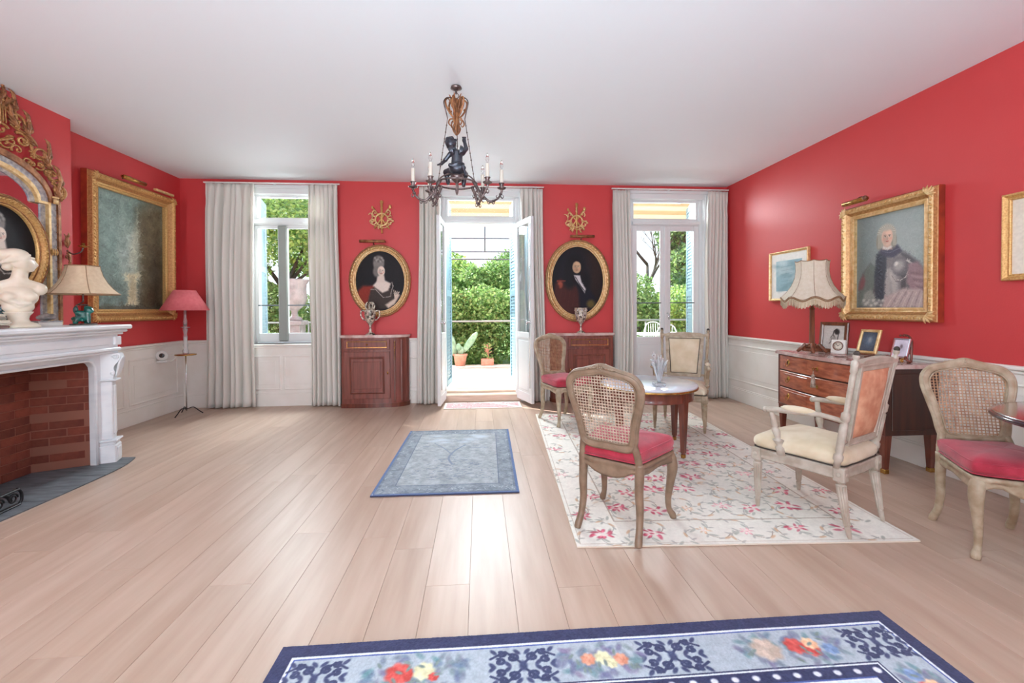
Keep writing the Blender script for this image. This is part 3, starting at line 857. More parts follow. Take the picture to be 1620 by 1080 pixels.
# local frame: x along the wall (towards the windows), viewer at -y; face of the breast is y = 0
SH = .69   # half width of the shelf
mb = MB()
mb.box(-SH, SH, -.655, 0, 1.140, 1.178, .010)
mb.box(-SH + .025, SH - .025, -.635, 0, 1.115, 1.140, .010).box(-SH + .05, SH - .05, -.615, 0, 1.095, 1.115, .006)
mb.build('mantel_shelf', 'marble', fp)
mb = MB().box(-SH + .075, SH - .075, -.585, 0, .985, 1.095, .003)
mb.box(-SH + .06, SH - .06, -.605, 0, .955, .985, .008).box(-SH + .075, SH - .075, -.59, 0, .935, .955, .006)
mb.box(-.52, .52, -.595, -.57, 1.01, 1.075, .006)
mb.build('frieze', 'marble', fp)
for s in (-1, 1):
    MB().box(s * .60 - .035, s * .60 + .035, -.602, -.57, 1.005, 1.08, .006).build('frieze_block', 'marble', fp)
# flat surround with a shouldered opening
OX, OZ = .462, .885
out = [(OX, 0)]
arc = [(OX, OZ - .10), (OX - .006, OZ - .055), (OX - .03, OZ - .022), (OX - .07, OZ)]
L = [(-SH + .09, 0), (-OX, 0)] + [(-x_, z_) for x_, z_ in arc] + [(x_, z_) for x_, z_ in arc[::-1]] + [(OX, 0), (SH - .09, 0), (SH - .09, .94), (-SH + .09, .94)]
mb = MB()
n = len(L)
mb.v = [(x_, -.515, z_) for x_, z_ in L] + [(x_, -.47, z_) for x_, z_ in L]
# front as quads: left jamb, right jamb, lintel strips
def q(a, b, c, d): mb.f.append((a, b, c, d)); mb.s.append(False)
q(0, 1, 2, n - 1)
mb.f.append((n - 1, 2, 3, 4, 5, 6, 7, 8, 9, n - 2)); mb.s.append(False)
q(10, 11, n - 2, 9)
mb.f.append((n + n - 1, n + n - 2, n + 9, n + 8, n + 7, n + 6, n + 5, n + 4, n + 3, n + 2)); mb.s.append(False)
for i in range(n):
    j = (i + 1) % n
    if i in (0, 10): q(i, j, n + j, n + i)
    else: q(i, n + i, n + j, j)
mb.build('surround', 'marble', fp)
mb = MB()
pth = [(-OX - .012, 0)] + [(-x_ - .012, z_ + .004) for x_, z_ in arc] + [(x_ + .012, z_ + .004) for x_, z_ in arc[::-1]] + [(OX + .012, 0)]
mb.tube([(a, -.517, b) for a, b in pth], .011, 8)
mb.build('opening_moulding', 'marble', fp)
MB().box(-SH + .09, -OX - .03, -.47, 0, 0, .95).build('side_block', 'marble', fp)
MB().box(OX + .03, SH - .09, -.47, 0, 0, .95).build('side_block', 'marble', fp)
MB().box(-OX - .03, OX + .03, -.47, 0, .93, .95).box(-OX - .03, OX + .03, -.12, 0, 0, .93).build('core', 'grout', fp)
for s in (-1, 1):
    xf = Matrix.Translation((s * .575, -.53, 0)) @ Matrix.Rotation(s * math.radians(22), 4, 'Z')
    mb = MB().box(-.07, .07, -.065, .08, 0, .155, .008, xf).box(-.045, .045, -.073, -.06, .03, .13, .004, xf)
    mb.box(-.062, .062, -.058, .08, .155, .185, .008, xf).box(-.078, .078, -.075, .085, .185, .20, .005, xf)
    mb.build('plinth', 'marble', fp)
    mb = MB().box(-.045, .045, -.04, .08, .2, .70, .006, xf).box(-.025, .025, -.05, -.035, .24, .66, .006, xf)
    mb.build('pilaster', 'marble', fp)
    # scroll console: S profile swept across its width
    S = catmull([(-.045, .70), (-.05, .74), (-.062, .77), (-.052, .80), (-.058, .83), (-.085, .87), (-.098, .905), (-.088, .935)], 4)
    mb = MB()
    o_ = [(p[0], p[1]) for p in S] + [(.08, .935), (.08, .70)]
    nn = len(o_)
    for w in (-.045, .045): mb.v += [tuple(xf @ Vector((w, a, b))) for a, b in o_]
    mb.f.append(tuple(range(nn))); mb.f.append(tuple(range(2 * nn - 1, nn - 1, -1)))
    for i in range(nn): mb.f.append((i, nn + i, nn + (i + 1) % nn, (i + 1) % nn))
    mb.s += [False] * (nn + 2)
    for w in (-.048, .048):
        sp = [(w, -.066 + (.026 - .0028 * k_ * .5) * math.cos(k_ * .7), .905 + (.026 - .0028 * k_ * .5) * math.sin(k_ * .7)) for k_ in range(16)]
        mb.tube(sp, [.007 - .0003 * k_ for k_ in range(16)], 6, xf=xf)
        sp = [(w, -.045 + .014 * math.cos(k_ * .8), .765 + .014 * math.sin(k_ * .8)) for k_ in range(9)]
        mb.tube(sp, .005, 6, xf=xf)
    mb.box(-.058, .058, -.072, .08, .70, .715, .004, xf)
    # acanthus leaf on the face
    for k_ in range(-2, 3):
        pts = [(k_ * .012, -.060, .735), (k_ * .02, -.078, .79), (k_ * .024, -.092, .86), (k_ * .012, -.108, .905)]
        mb.tube(catmull(pts, 3), [.004, .008, .009, .010, .010, .010, .009, .008, .006, .003], 6, xf=xf)
    mb.build('scroll_console', 'marble', fp)
# firebox: bricks one by one on the back and on the two splayed cheeks
bh, bw, g = .066, .215, .0035
def brick_wall(org, dx, wlen, rows, nrm, seed):
    r = random.Random(seed)
    ux, uy = dx
    MB().box(0, wlen, -.0095, .0, .0, rows * bh - .002).build('mortar_bed', 'grout', fp, (org[0], org[1], .011), math.atan2(uy, ux))
    for j in range(rows):
        s = -(bw * .5 if j % 2 else 0)
        while s < wlen - .01:
            a, b = max(0, s), min(wlen, s + bw)
            if b - a > .03:
                dep = r.uniform(.0, .004)
                ang = math.atan2(uy, ux)
                me = MB().box(0, b - a - g, -.012, .02, 0, bh - g, .003)
                me.build('brick', 'brick', fp, (org[0] + ux * (a + g / 2) + nrm[0] * dep, org[1] + uy * (a + g / 2) + nrm[1] * dep, .012 + j * bh), ang)
            s += bw
bx0, by0 = .33, -.14
brick_wall((-bx0, by0), (1, 0), 2 * bx0, 13, (0, -1), 1)
ln = math.hypot(OX + .02 - bx0, -.46 - by0)
ddx = ((OX + .02 - bx0) / ln, (-.46 - by0) / ln)
brick_wall((bx0, by0), ddx, ln, 13, (-ddx[1], ddx[0]), 2)
brick_wall((-OX - .02, -.46), (ddx[0], -ddx[1]), ln, 13, (0, 0), 3)
MB().box(-OX - .02, OX + .02, -.46, -.12, .001, .010).build('firebox_floor', 'slate', fp)
# slate hearth in three slabs with a curved front
hs = [(-.62, -.515), (-.62, -.60)]
def hy(x_): return -.74 - .03 * math.cos(x_ * 1.6) + (.0 if x_ < .3 else .22 * ((x_ - .3) / .36) ** 2 * .35)
for a, b in ((-.70, -.235), (-.23, .235), (.24, .66)):
    N = 8
    ol = [(a + (b - a) * i / N, hy(a + (b - a) * i / N)) for i in range(N + 1)] + [(b, -.46), (a, -.46)]
    MB().prism(ol, .0005, .009).build('hearth_slab', 'slate', fp)

# andirons / iron log basket at the left edge of the picture
an = thing('andiron', 'black iron andiron with tall square post standing on the slate hearth', 'andiron', (-3.19, 3.08, .009), PI / 2)
mb = MB().box(-.016, .016, -.016, .016, .02, .40, .003).lathe([(.02, .40), (.03, .42), (.022, .44), (.034, .47), (.03, .50), (.012, .52)], 10)
mb.build('post', 'black_iron', an)
mb = MB().tube(catmull([(-.08, -.03, .006), (-.06, -.02, .05), (0, 0, .075), (.06, -.02, .05), (.08, -.03, .006)], 4), .011, 6)
mb.build('foot', 'black_iron', an)
MB().tube([(0, 0, .07), (0, .26, .07), (0, .27, .01)], .011, 6).build('log_bar', 'black_iron', an)
fg = thing('log_grate', 'low scrolled grey iron fender piece on the hearth beside the black andiron', 'grate', (-3.06, 3.02, .0095), PI / 2 + .1)
mb = MB().box(-.20, .10, -.015, .015, 0, .012, .003).box(-.20, .10, -.012, .012, .10, .112, .003)
mb.build('rail', 'black_iron', fg)
mb = MB().tube(catmull([(.10, 0, .006), (.12, 0, .03), (.115, 0, .08), (.09, 0, .112)], 4), .009, 6)
mb.build('end_scroll', 'black_iron', fg)
for k_ in range(3):
    cx_ = -.13 + .095 * k_
    pts = [(cx_ + .034 * math.cos(t) * (1 - t / 16), 0, .056 + .034 * math.sin(t) * (1 - t / 16)) for t in [i * .5 for i in range(20)]]
    MB().tube(pts, .0055, 6).build('scroll', 'black_iron', fg)

# ------------------------------------------------------------ overmantel mirror
mr = thing('overmantel_mirror', 'arched silver-and-gilt overmantel mirror with pierced carved crest above the fireplace', 'mirror', (-3.715, 3.52, 1.178), PI / 2)
hw = .60
zb_, zs = .045, 1.06      # base and springing
def arch(hw_, zs_, rise, off=0, n_=20):
    return [(-(hw_ * math.cos(PI * i / n_)), zs_ + rise * math.sin(PI * i / n_)) for i in range(n_ + 1)]
def band(mb, a, b, y0, y1):
    """flat raised band between the paths a (outer) and b (inner), same length"""
    n_ = len(a); v = [(p[0], y0, p[1]) for p in a] + [(p[0], y1, p[1]) for p in a] + [(p[0], y1, p[1]) for p in b] + [(p[0], y0, p[1]) for p in b]
    f = []
    for i in range(n_ - 1):
        for k in range(4):
            l = (k + 1) % 4
            f.append((k * n_ + i, k * n_ + i + 1, l * n_ + i + 1, l * n_ + i))
    f.append((0, n_, 2 * n_, 3 * n_)); f.append((n_ - 1, 4 * n_ - 1, 3 * n_ - 1, 2 * n_ - 1))
    mb.add(v, f)
def mpath(w_, zt_, rise, zb=.02): return [(-w_, zb)] + arch(w_ * .86, zt_, rise) + [(w_, zb)]
def mpath2(w_, zt_, wa, rise, zb=.02): return [(-w_, zb), (-w_, zt_)] + arch(wa, zt_, rise) + [(w_, zt_), (w_, zb)]
mb = MB(); band(mb, mpath2(.600, 1.075, .53, .315), mpath2(.575, 1.05, .505, .29), -.002, -.055); mb.build('outer_gilt_moulding', 'gilt_dark', mr)
mb = MB(); band(mb, mpath2(.575, 1.05, .505, .29), mpath2(.515, 1.05, .43, .24), -.002, -.038); mb.build('silvered_border', 'shagreen', mr)
mb = MB(); band(mb, mpath2(.515, 1.05, .43, .24), mpath2(.495, 1.03, .41, .225), -.002, -.052); mb.build('inner_moulding', 'gilt_pale', mr)
mb = MB(); band(mb, mpath2(.495, 1.03, .41, .225), mpath2(.455, 1.03, .37, .20), -.002, -.022); mb.build('inner_border', 'shagreen', mr)
p_ = [(-.50, .02), (.50, .02), (.50, 1.03)] + [(a, b) for a, b in arch(.41, 1.03, .225)[::-1]] + [(-.50, 1.03)]
mb = MB(); n = len(p_)
mb.v = [(a, -.012, b) for a, b in p_]; mb.f = [tuple(range(n))]; mb.s = [False]
mb.v += [(a, -.002, b) for a, b in p_]; mb.f.append(tuple(range(2 * n - 1, n - 1, -1))); mb.s.append(False)
mb.build('mirror_glass', 'mirror', mr)
MB().box(-.60, .60, -.06, 0, 0, .035, .006).build('base_rail', 'gilt_pale', mr)

def spiral(mb, cx, cz, r0, turns, a0, y, w0, w1, s=1, lead=None, n=8, dy=.01):
    """C-scroll in the wall plane; starts outside at angle a0 and winds in"""
    N = int(14 * turns) + 3; pts = []; rad = []
    if lead:
        for q_ in lead: pts.append((q_[0], y, q_[1])); rad.append(w1)
    for i in range(N):
        t = i / (N - 1); r = r0 * (1 - .82 * t); a = a0 + s * 2 * PI * turns * t
        pts.append((cx + r * math.cos(a), y - dy * t, cz + r * math.sin(a))); rad.append(w0 * (1 - .55 * t) + .001)
    if lead:
        m_ = len(lead); 
        for i in range(m_): rad[i] = w1 + (w0 - w1) * i / m_
    mb.tube(pts, rad, n); mb.ball(pts[-1], rad[-1] * 1.9, 8)
def leafblade(mb, x0, z0, ang, L, w, y, curl=.3, n=6):
    pts = []; rad = []
    for i in range(7):
        t = i / 6; a = ang + curl * t
        pts.append((x0 + L * t * math.cos(a), y - .012 * math.sin(PI * t), z0 + L * t * math.sin(a))); rad.append(w * (math.sin(PI * (t * .86 + .10)) ** .8) + .0008)
    mb.tube(pts, rad, n, flat=(1, .5), up=(0, -1, 0))
def acanthus(mb, x0, z0, ang, L, y, k=5, s=1, w=None):
    for i in range(k):
        t = (i + .5) / k
        leafblade(mb, x0 + L * .75 * t * math.cos(ang), z0 + L * .75 * t * math.sin(ang), ang + s * (1.15 - .8 * t), L * .46, (w or L * .085), y - .004 * i, -.6 * s)
    leafblade(mb, x0, z0, ang, L, (w or L * .07) * 1.2, y - .008, .25 * s)
# pierced crest: two mirrored halves and a central basket with plume
r = random.Random(12)
for s in (-1, 1):
    mb = MB()
    def X(v_): return s * v_
    # volute on the shoulder, big C scrolls climbing to the middle
    for (cx, cz, r0, tu, a0, sg, w) in ((.545, 1.17, .062, 1.3, -1.2, 1, .014), (.50, 1.30, .055, 1.1, -.6, -1, .011), (.40, 1.42, .085, 1.1, -.9, 1, .012), (.27, 1.50, .06, 1.2, 2.2, -1, .011), (.235, 1.64, .07, 1.1, -.7, 1, .011), (.13, 1.53, .055, 1.0, .4, 1, .010), (.17, 1.76, .05, 1.1, -1.0, 1, .009)):
        if s > 0: spiral(mb, cx, cz, r0, tu, a0, -.03, w, .006, sg)
        else: spiral(mb, -cx, cz, r0, tu, PI - a0, -.03, w, .006, -sg)
    rr_ = random.Random(40)
    for q_ in range(9):      # small scrolls filling the ground between arch and outer leafage
        tq = q_ / 8; px_, pz_ = .47 - .42 * tq + rr_.uniform(-.02, .02), 1.27 + .24 * tq + rr_.uniform(-.02, .05)
        spiral(mb, s * px_, pz_, .042, 1.1, rr_.uniform(0, 6), -.022, .008, .004, s * (1 if q_ % 2 else -1))
    cs = mb.build('crest_scroll', 'gilt_mid', mr); cs.scale = (1.1, 1.15, 1)
    mb = MB()
    def AC(x, z, a, L, k, sg):
        if s > 0: acanthus(mb, x, z, a, L, -.03, k, sg)
        else: acanthus(mb, -x, z, PI - a, L, -.03, k, -sg)
    AC(.55, 1.08, 1.7, .16, 5, 1); AC(.56, 1.20, 1.9, .17, 5, -1); AC(.50, 1.33, 2.2, .15, 5, 1); AC(.46, 1.40, 1.7, .16, 5, -1)
    AC(.38, 1.49, 2.3, .16, 5, 1); AC(.32, 1.56, 1.8, .17, 5, -1); AC(.24, 1.58, 2.0, .16, 5, 1); AC(.22, 1.70, 1.8, .15, 5, -1)
    AC(.15, 1.60, 2.1, .16, 5, 1); AC(.14, 1.76, 1.7, .12, 4, -1)
    mb.build('crest_leaf', 'gilt_dark', mr).scale = (1.1, 1.15, 1.0)
    mb = MB()
    for (a, b) in (((.58, 1.09), (.47, 1.26)), ((.50, 1.28), (.33, 1.44)), ((.36, 1.42), (.2, 1.60)), ((.22, 1.50), (.05, 1.40)), ((.25, 1.62), (.12, 1.78))):
        pts = catmull([(X(a[0]), -.025, a[1]), (X((a[0] * .6 + b[0] * .4) + .02), -.032, (a[1] * .5 + b[1] * .5) + .02), (X(b[0]), -.025, b[1])], 5)
        mb.tube(pts, [.006 + .006 * math.sin(PI * i / (len(pts) - 1)) for i in range(len(pts))], 7)
    # bead-like blossoms
    for k_ in range(9):
        a = k_ / 8; fx, fz = .55 - .42 * a, 1.12 + .62 * a + .03 * math.sin(a * 9)
        for t in range(5):
            mb.ball((X(fx + .014 * math.cos(t * 1.257)), -.042, fz + .014 * math.sin(t * 1.257)), .009, 6)
        mb.ball((X(fx), -.05, fz), .008, 6)
    mb.build('crest_garland', 'gilt_mid', mr).scale = (1.1, 1.15, 1)
mb = MB()
mb.lathe([(.02, 0), (.035, .01), (.022, .04), (.05, .09), (.066, .15), (.058, .21), (.07, .225)], 16, Matrix.Translation((0, -.035, 1.47)) @ Matrix.Diagonal((1, .45, 1, 1)))
for k_ in range(7): mb.tube([(-.06 + .02 * k_, -.062, 1.56), (-.05 + .0167 * k_, -.066, 1.69)], .004, 5)
mb.build('basket', 'gilt_mid', mr).location = (.10, 0, .02)
mb = MB()
for k_ in range(7):
    a = PI / 2 + (k_ - 3) * .36
    acanthus(mb, .02 * math.cos(a) * 2, 1.66, a, .16 - .008 * abs(k_ - 3), -.035, 4, 1 if k_ < 3 else -1)
mb.build('plume', 'gilt_dark', mr).location = (.10, 0, .02)
# shell under the basket, shoulder blocks and side drops
mb = MB()
for k_ in range(9):
    a = PI * (k_ + .5) / 9
    mb.tube([(0, -.045, 1.365), (.06 * math.cos(a), -.06, 1.365 + .05 * math.sin(a))], [.004, .011], 6)
mb.build('shell', 'gilt_pale', mr)
for s in (-1, 1):
    mb = MB()
    for k_ in range(4): mb.tube([(s * (.565 - .012 * k_), -.062, 1.045), (s * (.565 - .012 * k_), -.066, 1.085)], .006, 6)
    mb.ball((s * .547, -.06, 1.10), (.035, .012, .012), 8)
    mb.build('corner_leaf', 'gilt_pale', mr)
    mb = MB()
    for k_ in range(16):
        zz = .06 + k_ * .063
        leafblade(mb, s * .592, zz, PI / 2 - s * .35, .06, .008, -.04, s * .8)
    mb.build('side_leafage', 'gilt_dark', mr)
    mb = MB()
    for k_ in range(3): leafblade(mb, s * (.555 - .02 * k_), .60, PI / 2 + s * .5, .06, .009, -.055, -.5 * s)
    mb.build('side_clasp', 'gilt', mr)

# ------------------------------------------------------------ wall sconce at the right of the mirror
sc = thing('wall_sconce', 'small gilt leafy wall sconce at the right of the big mirror', 'sconce', (-3.715, 4.205, 1.86), PI / 2)
mb = MB(); spiral(mb, 0, .06, .035, 1.2, -1.5, -.02, .007, .003, 1); spiral(mb, 0, -.07, .03, 1.2, 1.5, -.02, .007, .003, -1)
acanthus(mb, 0, 0, PI / 2, .13, -.02, 4, 1); acanthus(mb, 0, -.01, -PI / 2, .13, -.02, 4, 1)
mb.build('backplate', 'gilt_dark', sc)
mb = MB().tube(catmull([(0, -.02, -.02), (.0, -.07, -.05), (.01, -.13, -.03), (.01, -.15, .01)], 4), .006, 6)
mb.build('arm', 'bronze', sc)
MB().lathe([(.008, 0), (.036, .012), (.038, .016), (.012, .012), (.014, .04), (.012, .04)], 12, Matrix.Translation((.01, -.15, .008))).build('drip_pan', 'brass', sc)
# ============================================================ PAINTINGS
def face(c, x, y, s, skin=(224, 196, 176), hair=(190, 186, 180), turn=.0, dark=(70, 50, 44)):
    sh = tuple(k * .78 for k in skin); hi = tuple(min(255, k * 1.08) for k in skin)
    c.ell(x, y, .72 * s, s, skin, .08)
    c.ell(x - .36 * s + turn * s, y - .1 * s, .28 * s, .62 * s, sh, .5, 0, .55)
    c.ell(x + .14 * s, y + .5 * s, .42 * s, .3 * s, hi, .5, 0, .7)
    for k in (-1, 1):
        ex = x + (k * .27 + turn * .3) * s; ey = y + .1 * s
        c.ell(ex, ey + .16 * s, .17 * s, .03 * s, dark, .4, k * -.1, .6)
        c.ell(ex, ey, .13 * s, .075 * s, (230, 224, 214), .3, 0, .75); c.ell(ex, ey, .06 * s, .07 * s, dark, .25)
        c.ell(ex, ey + .05 * s, .15 * s, .025 * s, dark, .4, 0, .7)
        c.ell(x + (k * .4) * s, y - .22 * s, .18 * s, .14 * s, (222, 150, 132), .8, 0, .45)
    c.poly([(x + (turn * .4) * s - .05 * s, y + .12 * s), (x + turn * .4 * s + .06 * s, y + .12 * s), (x + turn * .4 * s + .12 * s, y - .22 * s), (x + turn * .4 * s - .10 * s, y - .22 * s)], sh, .45, .05 * s)
    c.ell(x + turn * .4 * s, y - .25 * s, .10 * s, .04 * s, tuple(k * .6 for k in skin), .5, 0, .6)
    c.ell(x + turn * .3 * s, y - .47 * s, .19 * s, .055 * s, (176, 84, 78), .35); c.ell(x + turn * .3 * s, y - .47 * s, .19 * s, .014 * s, (110, 46, 44), .5)
    c.ell(x + turn * .3 * s, y - .62 * s, .16 * s, .05 * s, sh, .6, 0, .5)

def portrait_armour(c):   # man with powdered hair, breastplate and sash (right wall)
    w, h = c.w, c.h
    def P(pts, col, soft=.008, al=1.0): c.poly([(w * a, h * b) for a, b in pts], col, al, soft)
    for k in range(6): c.ell(w * .62, h * .62, w * (.75 - .08 * k), h * (.6 - .06 * k), (144 + k * 6, 156 + k * 5, 152 + k * 5), .5, 0, .35)
    c.ell(w * .05, h * .5, w * .3, h * .6, (104, 116, 116), .9, 0, .6)
    # sleeves and arms
    P([(.02, 0), (.03, .26), (.10, .38), (.20, .47), (.36, .60), (.60, .61), (.78, .53), (.90, .45), (.98, .34), (1, 0)], (96, 92, 96), .015)
    P([(.03, .02), (.05, .28), (.14, .42), (.30, .55), (.34, .40), (.26, .20), (.22, .02)], (112, 122, 116), .012)
    P([(.03, .20), (.05, .30), (.10, .37), (.14, .30), (.10, .20)], (128, 88, 92), .012); P([(.10, .02), (.12, .16), (.22, .20), (.30, .12), (.30, .0)], (150, 152, 144), .012)
    P([(.30, .57), (.22, .50), (.30, .44), (.34, .52)], (140, 148, 144), .008)
    # breastplate
    P([(.44, .59), (.60, .585), (.72, .50), (.76, .38), (.74, .18), (.70, .10), (.42, .10), (.38, .36)], (132, 126, 126), .008)
    P([(.45, .40), (.52, .42), (.52, .12), (.44, .12)], (168, 160, 156), .012); P([(.66, .34), (.74, .36), (.73, .14), (.67, .12)], (84, 80, 84), .010)
    c.ell(w*.57, h*.24, w*.045, h*.14, (190, 182, 176), .6, .05, .8); c.ell(w*.53, h*.34, w*.02, h*.05, (206, 198, 190), .6, .1, .7)
    # pauldron in the light
    c.ell(w*.66, h*.42, w*.13, h*.095, (104, 100, 104), .12, -.6); c.ell(w*.63, h*.43, w*.085, h*.055, (168, 162, 158), .5, .7); c.ell(w*.60, h*.455, w*.030, h*.018, (226, 220, 212), .5, .7)
    c.line([(w*.53, h*.35), (w*.58, h*.29), (w*.66, h*.28), (w*.73, h*.31), (w*.77, h*.38)], .009, (202, 192, 184), .8)
    c.line([(w*.54, h*.335), (w*.59, h*.275), (w*.66, h*.262), (w*.74, h*.29)], .006, (110, 102, 104), .8)
    for k in range(8): c.ell(w*(.75+.018*k), h*(.475-.011*k), w*.013, h*.010, (214, 206, 196), .4, 0, .8)
    P([(.76, .44), (.88, .455), (.97, .36), (1, .22), (1, .12), (.84, .10), (.74, .26)], (150, 122, 126), .012)
    for k in range(7): P([(.78 + .02 * k, .36 - .035 * k), (.98, .33 - .035 * k), (.98, .315 - .035 * k), (.79 + .02 * k, .34 - .035 * k)], (178, 152, 150) if k % 2 else (122, 98, 104), .008, .75)
    # dark fur sash down the front
    P([(.31, .58), (.46, .58), (.46, .44), (.43, .26), (.42, .06), (.30, .07), (.28, .34)], (66, 70, 80), .010)
    for k in range(26): c.line([(w*(.31+.005*(k % 9)*2), h*(.10+.018*k)), (w*(.33+.012*(k % 8)), h*(.075+.018*k))], .008, (88, 94, 106) if k % 2 else (48, 50, 60), .7)
    P([(.34, .60), (.40, .645), (.62, .65), (.68, .58), (.56, .52), (.44, .54)], (78, 76, 92), .010); c.line([(w*.38, h*.61), (w*.50, h*.575), (w*.64, h*.61)], .008, (110, 108, 124), .7)
    # pink drapery and cuff ruffles
    P([(.44, .12), (.56, .15), (.70, .20), (.90, .18), (1, .14), (1, 0), (.40, 0)], (182, 162, 158), .012)
    for k in range(9): c.line([(w*(.46+.055*k), h*.0), (w*(.52+.05*k), h*.07), (w*(.60+.045*k), h*(.15 + .01 * (k % 2)))], .010, (142, 122, 124) if k % 2 else (206, 190, 184), .6)
    for k in range(22): c.ell(w*(.10+.015*k), h*(.055+.028*math.sin(k*1.9)), w*.022, h*.016, (206, 202, 194) if k % 2 else (144, 144, 140), .5, k*.7, .85)
    # neck, wig, face
    P([(.41, .70), (.53, .70), (.545, .61), (.40, .62)], (204, 174, 154), .010)
    P([(.40, .635), (.47, .605), (.55, .635), (.54, .655), (.47, .635), (.41, .655)], (216, 210, 202), .006)
    hair = (182, 176, 160); hd = (148, 142, 126); hl = (208, 202, 186)
    c.ell(w*.458, h*.775, w*.135, h*.112, hair, .12); c.ell(w*.355, h*.705, w*.048, h*.085, hd, .25); c.ell(w*.565, h*.700, w*.042, h*.075, hd, .25)
    for k in range(26):
        a = math.pi * (.05 + .9 * k / 25); c.line([(w*(.458 + .07*math.cos(a)), h*(.79 + .055*math.sin(a))), (w*(.458 + .135*math.cos(a)), h*(.775 + .10*math.sin(a)))], .006, hl if k % 2 else hd, .6)
    for k in range(8):
        c.line([(w*(.335+.006*k), h*.80), (w*(.33+.008*k), h*.64)], .005, hl if k % 2 else hd, .6); c.line([(w*(.55+.005*k), h*.79), (w*(.55+.006*k), h*.65)], .005, hl if k % 2 else hd, .6)
    face(c, w*.468, h*.745, h*.090, (220, 184, 162), turn=.10)
    c.ell(w*.46, h*.835, w*.075, h*.022, hair, .5, 0, .8)
    c.brush(1500, .014, .006, .07, 3, (0, 1, 0, .62)); c.brush(200, .03, .012, .03, 4, (0, .26, .66, 1)); c.brush(200, .03, .012, .03, 5, (.68, 1, .66, 1))
    c.noise(4, 110, 2)

def portrait_lady(c):     # lady with high grey hair and low white neckline, dark ground
    w, h = c.w, c.h
    c.ell(w*.7, h*.5, w*.5, h*.5, (28, 26, 30), .8, 0, .8)
    c.poly([(w*.02, 0), (w*.04, h*.34), (w*.14, h*.42), (w*.36, h*.42), (w*.5, h*.2), (w*.4, 0)], (138, 46, 34), 1, .02)
    c.poly([(w*.22, h*.10), (w*.30, h*.36), (w*.46, h*.44), (w*.66, h*.40), (w*.80, h*.30), (w*.72, h*.05), (w*.3, 0)], (62, 52, 48), 1, .015)
    c.poly([(w*.34, h*.42), (w*.42, h*.49), (w*.50, h*.52), (w*.62, h*.50), (w*.72, h*.46), (w*.66, h*.34), (w*.54, h*.30)], (226, 212, 200), 1, .012)
    c.line([(w*.30, h*.36), (w*.40, h*.36), (w*.56, h*.22), (w*.70, h*.24), (w*.76, h*.42), (w*.74, h*.48)], .010, (206, 196, 188), .7)
    c.poly([(w*.60, h*.10), (w*.78, h*.20), (w*.86, h*.30), (w*.90, h*.26), (w*.80, h*.12), (w*.66, h*.04)], (214, 194, 178), 1, .012)
    for k in range(4): c.line([(w*.80, h*.22), (w*(.88 - .035*k), h*(.31 + .012*k))], .010, (222, 204, 188))
    c.poly([(w*.44, h*.60), (w*.58, h*.60), (w*.60, h*.48), (w*.42, h*.48)], (220, 204, 192), 1, .01)
    c.ell(w*.47, h*.80, w*.115, h*.13, (134, 128, 124), .15); c.ell(w*.42, h*.66, w*.07, h*.09, (120, 114, 110), .25)
    for k in range(14): c.ell(w*(.38+.014*k), h*(.86+.03*math.sin(k*1.9)), w*.022, h*.02, (170, 164, 158) if k % 2 else (92, 86, 84), .5, 0, .8)
    face(c, w*.52, h*.665, h*.085, (226, 208, 194), turn=.08)
    c.brush(500, .014, .005, .08, 6, (0, 1, 0, .44)); c.noise(4, 90, 4)

def portrait_wig(c):      # gentleman in a long dark wig with white lace cravat, brown coat
    w, h = c.w, c.h
    c.ell(w*.8, h*.7, w*.35, h*.5, (50, 36, 32), .7, 0, .8)
    c.ell(w*.42, h*.62, w*.30, h*.36, (28, 28, 38), .4)
    c.poly([(w*.02, h*.1), (w*.06, h*.46), (w*.16, h*.53), (w*.42, h*.46), (w*.62, h*.3), (w*.66, 0), (w*.1, 0)], (70, 34, 32), 1, .02)
    c.poly([(w*.5, h*.44), (w*.72, h*.40), (w*.86, h*.24), (w*.8, 0), (w*.55, 0)], (26, 26, 38), 1, .02)
    c.ell(w*.44, h*.68, w*.20, h*.22, (20, 20, 26), .2); c.ell(w*.34, h*.52, w*.12, h*.14, (22, 22, 28), .3); c.ell(w*.62, h*.50, w*.12, h*.16, (20, 20, 26), .3)
    face(c, w*.485, h*.70, h*.088, (196, 164, 132), turn=.10, dark=(40, 30, 26))
    c.poly([(w*.43, h*.585), (w*.55, h*.58), (w*.58, h*.48), (w*.66, h*.38), (w*.64, h*.32), (w*.56, h*.42), (w*.46, h*.52)], (206, 202, 204), 1, .008)
    c.line([(w*.46, h*.56), (w*.55, h*.44), (w*.64, h*.35)], .012, (60, 54, 58))
    c.ell(w*.16, h*.46, w*.05, h*.03, (168, 84, 66), .4, -.6); c.line([(w*.10, h*.50), (w*.26, h*.50)], .01, (140, 64, 52)); c.ell(w*.17, h*.42, w*.03, h*.03, (150, 76, 58), .5, -.6)
    c.ell(w*.76, h*.16, w*.08, h*.06, (96, 84, 44), .4, -.6)
    for k in range(5): c.line([(w*(.12+.09*k), h*.08), (w*(.2+.08*k), h*(.42-.03*k))], .006, (92, 48, 42), .5)
    c.brush(500, .014, .005, .1, 7, (0, 1, 0, .5)); c.noise(3, 100, 6)

